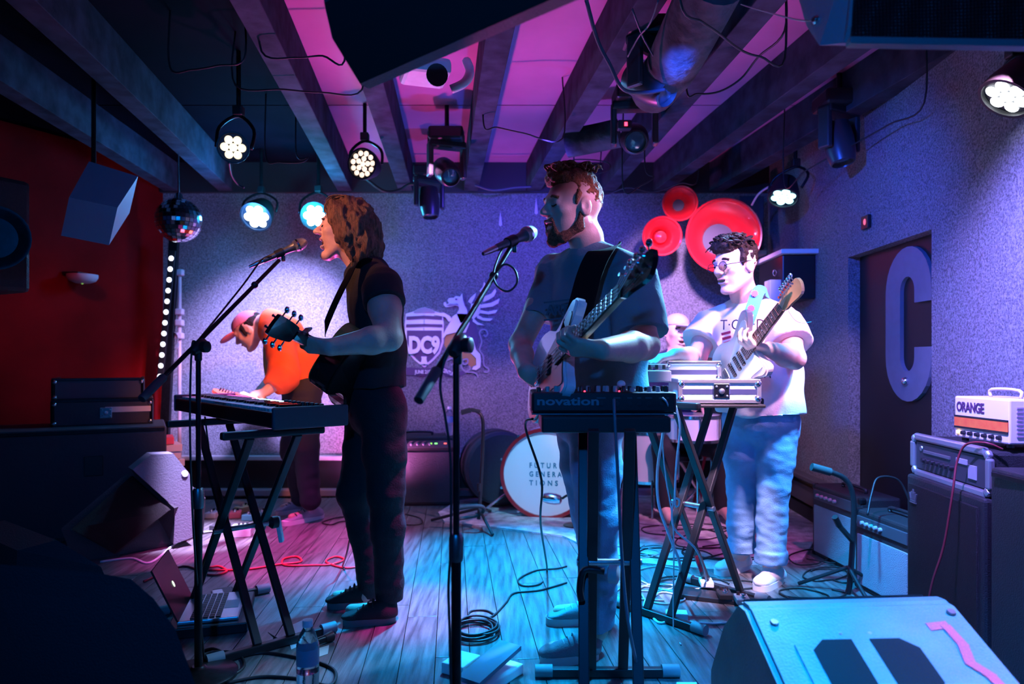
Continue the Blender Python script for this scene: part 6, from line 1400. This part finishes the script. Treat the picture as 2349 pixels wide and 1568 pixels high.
# ---- lamps
def led_par(label, c, d, r, col, strength, ring=7, hang=None, nscale=.3):
    """round can with lenses, yoke and clamp"""
    c = Vector(c); d = Vector(d).normalized(); t = thing('stage_lamp', label, 'stage light', c)
    MB().lathe([(-r * 1.7, r * .5), (-r * 1.6, r * .8), (-r * .5, r * 1.12), (.0, r * 1.18), (.012, r * 1.18), (.012, r * 1.04), (-.004, r * 1.02)], c, d, 28).build('housing', BLACK, t, True)
    _, s1, s2 = frame(d); e = mat('lens_%s_%d' % (''.join('%02d' % int(x * 99) for x in col), int(strength * 10)), (.9, .9, .9), .3, emit=col, estr=strength)
    spots = [(0, 0)] + [(r * .62 * math.cos(a), r * .62 * math.sin(a)) for a in [2 * math.pi * i / 6 for i in range(6)]] if ring == 7 else [(0, 0)] + [(r * .4 * math.cos(a), r * .4 * math.sin(a)) for a in [2 * math.pi * i / 5 for i in range(5)]] + [(r * .8 * math.cos(a), r * .8 * math.sin(a)) for a in [2 * math.pi * i / 11 for i in range(11)]]
    lr = r * (.31 if ring == 7 else .2)
    for a, b in spots: MB().lathe([(0, lr), (.004, lr * .9), (.007, lr * .5), (.008, .0005)], c + s1 * a + s2 * b, d, 14, (True, False)).build('lens', e, t, True)
    sd = d.cross(Vector((0, 0, 1))).normalized(); top = Vector(hang) if hang else c + Vector((0, 0, .2)); m = c - d * r * .7
    MB().tube(catmull([m - sd * r * 1.25, m - sd * r * 1.25 + (top - m) * .6, top, m + sd * r * 1.25 + (top - m) * .6, m + sd * r * 1.25], 4), .009, 8).build('yoke', BLACKM, t, True, 3)
    MB().box(top + Vector((0, 0, .025)), (.05, .05, .05), None, .006).build('clamp', BLACK, t)
    MB().tube([top, Vector((top.x, top.y, ZT + .005))], .012, 8).build('hanger', BLACKM, t, True)
    return t
WRM = (1, .82, .5)
def moving(label, c, d, sc=1.0, light=None):
    """moving head: base box, yoke arms, barrel head"""
    c = Vector(c); d = Vector(d).normalized(); t = thing('moving_head_lamp', label, 'stage light', c); sc_ = sc
    sd = Vector((0, 0, 1)).cross(d); sd = sd.normalized() if sd.length > .05 else Vector((1, 0, 0))
    top = c + Vector((0, 0, .2 * sc)); MB().box(top + Vector((0, 0, .05 * sc)), (.24 * sc, .22 * sc, .09 * sc), None, .015).build('base', BLACK, t)
    MB().box(top - Vector((0, 0, .01)), (.26 * sc, .1 * sc, .05 * sc), Matrix((sd, Vector((0, 0, 1)).cross(sd), Vector((0, 0, 1)))).transposed(), .01).build('yoke_bridge', BLACK, t)
    for s_ in (-1, 1): MB().bar(top + sd * .12 * sc * s_, c + sd * .12 * sc * s_ - Vector((0, 0, .04 * sc)), .035 * sc, .08 * sc, d, .01).build('yoke_arm', mat('lamp_plastic', (.03, .032, .036), .35), t)
    MB().lathe([(-.13 * sc, .05 * sc), (-.12 * sc, .075 * sc), (-.02 * sc, .085 * sc), (.07 * sc, .08 * sc), (.12 * sc, .068 * sc), (.125 * sc, .06 * sc), (.1 * sc, .055 * sc)], c, d, 24).build('lamp_barrel', mat('lamp_plastic', (.03, .032, .036), .35), t, True)
    MB().lathe([(.1 * sc, .055 * sc), (.108 * sc, .03 * sc), (.11 * sc, .001)], c, d, 20).build('lens', light or mat('dark_lens', (.05, .08, .12), .08, coat=.5), t, True)
    MB().tube([top + Vector((0, 0, .09 * sc)), Vector((top.x, top.y, ZT + .005))], .014, 8).build('hanger', BLACKM, t, True)
    return t
yl = mat('warm_lens', (.9, .8, .6), .3, emit=(1, .8, .5), estr=1.6)
w1_ = P(535, 338, 3.5); led_par('seven lens warm white lamp hanging at upper left', w1_, Vector((-.3, 0.3, 1.1)) * .0 + (Vector((-.3, 0, 1.2)) - w1_), .066, WRM, 1.5, 7, w1_ + Vector((-.02, .12, .2)))
w2_ = P(832, 376, 4.3); led_par('small warm lamp with many lenses hanging over the singer', w2_, (-.25, -1, -.12), .082, (1, .72, .5), 1.4, 17, w2_ + Vector((.0, .06, .16)))
b1 = P(588, 497, 5.2); led_par('dazzling blue white lamp left on the back wall', b1, (-.05, -.8, -.6), .1, (.75, .88, 1), 14, 7, b1 + Vector((0, .1, .2)))
b2 = P(722, 495, 5.2); led_par('dazzling cyan white lamp behind the face of the singer', b2, (.25, -.9, -.3), .088, (.6, .9, 1), 14, 7, b2 + Vector((0, .1, .2)))
for n_, p_, c_ in (('glow_lamp_blue', b1, (.05, .3, 1)), ('glow_lamp_cyan', b2, (.02, .5, 1))):
    l_ = bpy.data.lights.new(n_, 'POINT'); l_.color = c_; l_.energy = 34; l_.shadow_soft_size = .08; o_ = bpy.data.objects.new(n_, l_); COL.objects.link(o_); o_.location = p_ + Vector((0, -.1, 0)); o_.location.y += 0
b3 = P(2310, 222, 2.62); led_par('bright white lamp high on the right wall', b3, (-.6, 0, -.75), .085, (.85, .92, 1), 9, 7, b3 + Vector((.05, .03, .16)))
b4 = P(1797, 452, 4.6); led_par('small cyan lamp pointing down near the right wall corner', b4, (-.25, -.35, -.8), .085, (.35, .85, 1), 5, 7, b4 + Vector((.08, 0, .2)))
moving('moving head lamp left of centre hanging from the joists', P(1025, 395, 4.4), (.3, -.8, -.5), .9)
moving('lower moving head lamp pointing down beside the centre one', P(985, 465, 4.9), (.1, -.15, -1), .85)
moving('moving head lamp with a red indicator right of centre', P(1455, 318, 3.9), (-.1, -.9, -.45), .95)
rd = P(1432, 288, 3.75); o_ = MB().box(rd, (.075, .05, .05), None, .008).build('power_supply', BLACK); tag(o_, 'small black box with red digits beside the right moving head lamp', 'box'); MB().box(rd + Vector((.005, -.027, 0)), (.016, .004, .02)).build('display', mat('red_led', (.2, 0, 0), .4, emit=(1, .03, .08), estr=6), o_)
moving('moving head lamp in a tangle of cables at upper right of centre', P(1490, 195, 3.0), (.5, -.5, -.5), .9)
moving('black moving head lamp hanging beside the right wall', P(1925, 330, 3.9), (.1, -.2, -1), .95)
# projector behind the big speaker
pj = thing('projector', 'white projector with a curved white arm under the ceiling', 'projector', P(1000, 190, 3.0))
MB().box(P(975, 165, 3.05), (.2, .2, .07), Rz(.3), .02).build('projector_body', WHITE, pj)
MB().tube([P(975, 160, 3.05), Vector((P(975, 160, 3.05).x, 3.05, ZT + .01))], .012, 8).build('hanger', BLACKM, pj, True)
MB().lathe([(0, .035), (.05, .045), (.06, .045), (.06, .03)], P(1000, 178, 2.95), (.2, -1, -.2), 20).build('lens_barrel', BLACK, pj, True)
MB().tube(catmull([P(1035, 205, 2.95), P(1065, 190, 2.95), P(1078, 165, 3.0), P(1070, 140, 3.05)], 4), .02, 8).build('arm', WHITE, pj, True, 3)
# ---- hung loudspeakers
A_, B_ = P(836, 200, 1.75), P(1345, -20, 1.32); ev = B_ - A_
prof3 = [P(728, -120, 1.6), P(744, 10, 1.66), P(762, 88, 1.70), P(826, 192, 1.75), P(846, 204, 1.80), P(900, 170, 2.05), P(880, -100, 1.95)]
hs = thing('hanging_speaker', 'large black loudspeaker hung from the ceiling at top centre', 'speaker', P(1000, 100, 1.6))
o = MB().prism(prof3, ev).build('cabinet', mat('speaker_shell', (.05, .055, .07), .5, bump=.2, bscale=150), hs)
MB().add([prof3[i] + ev * k + Vector((-.004, -.006, -.003)) for k in (.015, .985) for i in (1, 2, 3)], [(0, 1, 4, 3), (1, 2, 5, 4)]).build('grille', mat('grille_void', (.003, .003, .004), .9), hs)
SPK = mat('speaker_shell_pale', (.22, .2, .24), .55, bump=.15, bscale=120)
hs2 = thing('hanging_speaker', 'black loudspeaker with perforated grille hung at top right', 'speaker', P(2100, 60, 1.7))
q0 = [(1935, 98, 1.62), (1880, 104, 1.66), (1850, 60, 1.75), (1822, -40, 1.85), (1880, -160, 1.9), (1965, -160, 1.62), (1945, 60, 1.60)]
ex2 = P(2600, 112, 1.55) - P(1935, 98, 1.62)
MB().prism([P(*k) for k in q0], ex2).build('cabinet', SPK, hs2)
g0, g1, g2_, g3 = P(1950, 88, 1.60), P(2560, 96, 1.535), P(2560, -150, 1.54), P(1968, -150, 1.61)
perf = mat('perforated_steel', (.02, .02, .024), .4, .5)
nt = perf.node_tree; b_ = nt.nodes['Principled BSDF']; tcn = nt.nodes.new('ShaderNodeTexCoord'); vo = nt.nodes.new('ShaderNodeTexVoronoi'); vo.inputs['Scale'].default_value = 130; vo.inputs['Randomness'].default_value = .15
nt.links.new(tcn.outputs['Object'], vo.inputs['Vector']); bp_ = nt.nodes.new('ShaderNodeBump'); bp_.inputs['Strength'].default_value = 1; bp_.inputs['Distance'].default_value = .01
nt.links.new(vo.outputs['Distance'], bp_.inputs['Height']); nt.links.new(bp_.outputs['Normal'], b_.inputs['Normal'])
MB().prism([g0, g1, g2_, g3], (0, -.008, 0)).build('grille', perf, hs2)
MB().bar(P(1945, 97, 1.585), P(2580, 108, 1.52), .03, .016, bev=.003).build('bottom_lip', mat('lip_grey', (.12, .14, .16), .45), hs2)
sh_ = P(1880, 47, 1.70); MB().lathe([(0, .012), (.012, .012), (.02, .006)], sh_, (-1, -.4, 0), 12).build('rigging_eye', CHROME, hs2, True)
cable('thin steel safety wire tied to the top right loudspeaker', [sh_ + Vector((-.012, -.004, 0)), P(1830, 46, 1.75), P(1740, 22, 2.0), P(1700, 10, 2.2)], .002, STEEL)
# ---- left side: disco ball, small boxes, smoke detector, LED strip, cases
db = thing('disco_ball', 'mirrored disco ball hanging in front of the red wall', 'disco ball', P(410, 505, 4.6))
MIR = mat('mirror_tile', (.85, .82, .88), .08, 1.0); cball = P(410, 505, 4.6); rb = .145
MB().sphere(cball, rb * .985, 30, 18).build('core', mat('ball_core', (.03, .03, .03), .5), db, True)
tiles = MB()
for i in range(1, 17):
    th = math.pi * i / 17; n_ = max(4, int(34 * math.sin(th)))
    for k in range(n_):
        ph = 2 * math.pi * k / n_; nn = Vector((math.sin(th) * math.cos(ph), math.sin(th) * math.sin(ph), math.cos(th))); _, s1, s2 = frame(nn); e = .0118
        c = cball + nn * rb; tiles.add([c + s1 * e + s2 * e, c - s1 * e + s2 * e, c - s1 * e - s2 * e, c + s1 * e - s2 * e], [(0, 1, 2, 3)])
to = tiles.build('mirror_tiles', MIR, db); to['kind'] = 'stuff'
MB().lathe([(0, .03), (.03, .02), (.04, .006), (.3, .003)], cball + Vector((0, 0, rb)), Zv, 12).build('hanger', CHROME, db, True)
cb_ = thing('hanging_box', 'pale square speaker box tilted under the ceiling at left', 'speaker', P(215, 510, 3.6))
f4 = [P(140, 540, 3.5), P(250, 562, 3.55), P(297, 488, 3.7), P(186, 455, 3.65)]; nb_ = (f4[1] - f4[0]).cross(f4[3] - f4[0]).normalized(); nb_ = nb_ if nb_.z > 0 else -nb_; nb_ = (nb_ + Vector((0, .6, .2))).normalized()
MB().prism(f4, nb_ * .2).build('cabinet', mat('pale_box', (.3, .32, .4), .6), cb_)
MB().tube([sum(f4, Vector()) / 4 + nb_ * .1, P(215, 400, 3.8), Vector((P(215, 400, 3.8).x, 3.8, ZT + .01))], .012, 8).build('hanger', BLACKM, cb_, True)
bb = thing('hanging_speaker', 'black round fronted speaker hanging at the far left edge', 'speaker', P(30, 560, 3.0))
MB().box(P(-60, 540, 3.1), (.34, .3, .5), Rz(-.5), .02).build('cabinet', TOLEX, bb); MB().lathe([(0, .13), (.012, .135), (.012, .12), (-.02, .03)], P(-15, 545, 2.9), (.45, -.9, 0), 28).build('cone', BLACKM, bb, True)
MB().tube([P(-60, 470, 3.1), Vector((P(-60, 470, 3.1).x, 3.1, ZT + .01))], .015, 8).build('hanger', BLACKM, bb, True)
sd_ = thing('wall_lamp', 'round white unlit fitting on the red wall', 'fitting', P(165, 632, 4.6))
lwn = Vector((.88, -.48, 0)).normalized()
t0 = Vector((-2.84, 5.72, 0)); t1 = Vector((-4.7, 2.3, 0)); tt = None
uu = (165 - UC) / FPX; dd_ = t1 - t0; k_ = (uu * t0.y - t0.x) / (dd_.x - uu * dd_.y); pw = t0 + dd_ * k_; pw.z = H - (632 - VH) / FPX * pw.y
pw = pw + lwn * .13
MB().box(pw - lwn * .09 + Zv * .012, (.12, .12, .02), None, .004).build('bracket', BLACK, sd_)
MB().lathe([(0, .1), (.02, .1), (.045, .085), (.06, .05), (.062, .005)], pw, Vector((0, 0, -1)), 28).build('dome', mat('dusty_white', (.35, .35, .38), .5), sd_, True); OFF[sd_] = OFF[sd_]
MB().sphere(pw - Zv * .062, .008, 8, 6).build('indicator', mat('green_dot', (.2, .4, .1), .4, emit=(.5, 1, .2), estr=.4), sd_)
ls = thing('led_strip', 'vertical strip of white LEDs on a black post beside the red wall', 'light strip', P(372, 880, 5.4))
tp_, bt_ = P(397, 575, 5.4), P(368, 875, 5.4)
MB().bar(bt_, tp_, .05, .03, Vector((0, 1, 0)), .004).build('channel', BLACK, ls)
MB().bar(bt_ + Vector((.0, .02, -1.0 * bt_.z + .0)), tp_ + Vector((0, .02, .1)), .07, .04, Vector((0, 1, 0)), .004).build('post', BLACKM, ls)
for i in range(12): MB().sphere(tp_.lerp(bt_, .06 + .9 * i / 11) + Vector((0, -.018, 0)), (.02, .008, .02), 12, 6).build('diode', mat('strip_led', (.9, .9, .9), .3, emit=(.85, .88, 1), estr=2.2), ls, True)
ls2 = thing('light_pole', 'thin pink lit pole with clamps right of the LED strip', 'pole', P(415, 900, 5.45))
MB().lathe([(0, .014), (1.75, .014)], (P(412, 900, 5.45).x, 5.45, 0), Zv, 10).build('pole', mat('pole_paint', (.45, .35, .4), .4), ls2, True)
for v in (625, 715, 740, 770): MB().box(P(412, v, 5.44), (.06, .05, .05), None, .01).build('clamp', mat('pole_paint', (.45, .35, .4), .4), ls2)
for v in (775, 790): MB().lathe([(0, .05), (.02, .05)], P(396, v, 5.42), (0, -1, 0), 16, (False, False)).build('clamp_ring', STEEL, ls2, True)
lc1 = thing('road_case', 'long low black road case along the red wall at left', 'case', (-2.75, 4.3, 0))
RL2 = Rz(math.radians(28)); MB().box((-3.0, 4.35, .34), (1.5, .55, .68), RL2, .01).build('shell', mat('case_dark', (.03, .032, .045), .6, bump=.1, bscale=50), lc1)
for z in (.02, .66):
    MB().bar(Vector((-3.0, 4.35, z)) + RL2 @ Vector((-.74, -.275, 0)), Vector((-3.0, 4.35, z)) + RL2 @ Vector((.74, -.275, 0)), .022, .022, bev=.002).build('edge_rail', BLACKM, lc1)
for k in (-.35, .35): MB().box(Vector((-3.0, 4.35, .45)) + RL2 @ Vector((k, -.278, 0)), (.1, .012, .12), RL2, .003).build('recessed_handle', BLACK, lc1)
lc2 = flight_case('black flight case with a pale strip stacked on the road case', Vector((-2.72, 4.66, .76)), (.55, .4, .16), RL2, False, True, 'flight_case', mat('case_dark', (.03, .032, .045), .6), BLACKM)
MB().box(Vector((-2.72, 4.66, .77)) + RL2 @ Vector((.14, -.205, .01)), (.26, .006, .035), RL2).build('pale_label', mat('label_white', (.6, .58, .6), .6), lc2)
lc3 = flight_case('upper flat black case on the stack by the LED strip', Vector((-2.76, 4.68, .91)), (.5, .38, .13), RL2, False, False, 'flight_case', mat('case_blue', (.05, .055, .08), .6), BLACKM)
for i, (z, cc, w_) in enumerate(((.45, (.7, .06, .12), .14), (.40, (.6, .5, .55), .2), (.35, (.6, .5, .58), .19), (.30, (.55, .5, .55), .17), (.25, (.6, .5, .55), .15))):
    o_ = MB().box((-2.34 + rr.uniform(-.02, .02), 4.62, z + .12), (w_ + .06, .2, .046), Rz(.5 + .1 * i), .004).build('gear_box', mat('box_%d' % i, cc, .6)); tag(o_, ['red carton on top of the stack by the left monitor', 'pale carton second from the top of the left stack', 'pale carton in the middle of the left stack', 'pale carton second from the bottom of the left stack', 'pale carton at the bottom of the left stack'][i], 'box', None)
pl = thing('stool', 'low dark stool under the stack of pale cartons', 'stool', (-2.34, 4.62, 0)); MB().box((-2.34, 4.62, .33), (.3, .26, .035), Rz(.5), .006).build('seat', BLACK, pl)
for a in (-1, 1):
    for b in (-1, 1): MB().tube([(-2.34 + a * .1, 4.62 + b * .09, .315), (-2.34 + a * .13, 4.62 + b * .11, 0)], .012, 8).build('leg', BLACKM, pl, True)
# ---- duct and cables under the ceiling
DUCT = mat('foil_duct', (.05, .055, .06), .8, 0, spec=.15, var=.7, vscale=7, bump=.8, bscale=14)
dv_ = [P(1640, -45, 2.42), P(1605, 25, 2.55), P(1565, 105, 2.75), P(1535, 160, 3.0), P(1500, 205, 3.3)]
tag(MB().tube(catmull(dv_, 6), .11, 18).build('duct', DUCT, None, True), 'crumpled grey duct between the joists at upper right', 'duct')
tag(MB().tube(catmull([P(1300, 330, 4.3), P(1360, 318, 4.25), P(1420, 305, 4.2)], 5), .085, 14).build('duct', DUCT, None, True), 'short wrapped pipe beside the right moving head lamp', 'pipe')
def hang(label, pts, r=.006, m=None, up=False):
    q = [P(*p) for p in pts]
    if up: q = [Vector((q[0].x, q[0].y, ZT + .004))] + q + [Vector((q[-1].x, q[-1].y, ZT + .004))]
    cable(label, q, r, m, 'cable', 6, 6)
DKB = mat('dark_blue_rubber', (.04, .05, .07), .45)
hang('thick cable drooping from the ceiling to the upper right moving head', [(1345, 0, 2.6), (1370, 90, 2.7), (1400, 150, 2.75), (1430, 205, 2.8), (1480, 212, 2.85), (1525, 205, 2.9)], .008, DKB)
hang('cable strung across the pink bay left of the hung speaker', [(600, 118, 3.0), (680, 132, 3.0), (740, 128, 3.0), (790, 140, 3.0)], .0045, None, up=True)
hang('second cable strung lower across the pink bay', [(540, 195, 3.4), (650, 205, 3.4), (740, 212, 3.4), (830, 206, 3.4)], .0045, None, up=True)
hang('black cable crossing the joist right of the projector', [(1110, 288, 3.9), (1140, 292, 3.9), (1200, 305, 3.9), (1290, 318, 3.95)], .0045, None, up=True)
hang('cable bundle along the top of the back wall left of centre', [(840, 410, 5.3), (880, 438, 5.35), (915, 436, 5.4), (945, 422, 5.4), (990, 440, 5.4)], .012)
hang('cable bundle along the top of the back wall centre', [(1090, 424, 5.4), (1130, 436, 5.4), (1180, 430, 5.4), (1220, 428, 5.4)], .009, DKB)
hang('looping cable behind the ginger bass player head', [(1275, 380, 4.8), (1320, 366, 4.8), (1385, 370, 4.8), (1400, 385, 4.8), (1370, 398, 4.8), (1320, 400, 4.8)], .0045, None, up=True)
hang('cable bundle running above the red horns', [(1380, 440, 5.2), (1440, 430, 5.1), (1500, 440, 5.1), (1560, 420, 5.0), (1600, 415, 5.0)], .0045, None, up=True)
hang('cable hanging in a loop under the right pink joist bay', [(1575, 205, 3.2), (1600, 215, 3.2), (1650, 210, 3.2), (1700, 180, 3.2), (1740, 130, 3.1), (1800, 70, 2.9)], .0045, None, up=True)
hang('power cable with plug slung across the duct', [(1560, 0, 2.3), (1610, 50, 2.4), (1640, 70, 2.45), (1700, 115, 2.6), (1745, 130, 2.65), (1800, 134, 2.7)], .0045, None, up=True)
hang('thin cable dangling beside the white seven lens lamp', [(525, 372, 3.5), (530, 400, 3.6), (545, 422, 3.7), (560, 430, 3.7)], .006, DKB)
hang('cable slung between the joists at upper left', [(390, 155, 3.2), (440, 160, 3.2), (500, 150, 3.2), (560, 135, 3.2)], .0045, None, up=True)
hang('cable loop by the joist left of the small warm lamp', [(610, 360, 4.2), (640, 372, 4.2), (690, 372, 4.2), (705, 362, 4.2), (680, 352, 4.2)], .0045, None, up=True)
hang('cable bundle along the top of the right wall', [(1800, 425, 4.4), (1850, 390, 4.1), (1960, 330, 3.8), (2040, 285, 3.5), (2120, 235, 3.2)], .0045, None, up=True)
hang('white stray wires beside the cyan corner lamp', [(1725, 470, 4.9), (1740, 445, 4.8), (1765, 428, 4.7), (1795, 420, 4.6)], .008, GREYC)
hang('crossed support wire by the upper right moving head', [(1450, 20, 2.6), (1475, 85, 2.7), (1500, 130, 2.8), (1520, 165, 2.9)], .004, DKB)
hang('second crossed support wire by the upper right moving head', [(1510, 0, 2.5), (1490, 55, 2.6), (1465, 85, 2.7), (1440, 130, 2.8)], .004, DKB)
hang('wire hanging under the joist behind the right moving head', [(1480, 385, 4.4), (1500, 405, 4.4), (1470, 425, 4.4), (1430, 432, 4.4)], .0045, None, up=True)
hang('guitar string end sticking out from the white guitarist headstock', [(1808, 712, 2.83), (1822, 732, 2.82), (1838, 740, 2.82), (1862, 738, 2.8)], .0015, STEEL)
for i, (u, v0, v1) in enumerate(((1148, 485, 515), (1230, 452, 488))):
    o_ = MB().prism([P(u - 4, v1, BACKY - .008), P(u, v0, BACKY - .008), P(u + 4, v1, BACKY - .008), P(u, v1 + 4, BACKY - .008)], (0, .006, 0)).build('paint_drip', mat('drip_white', (.6, .55, .62), .6)); tag(o_, ['white drip mark on back wall left of the bass player microphone', 'white drip mark on back wall beside the bass player forehead'][i], 'mark')
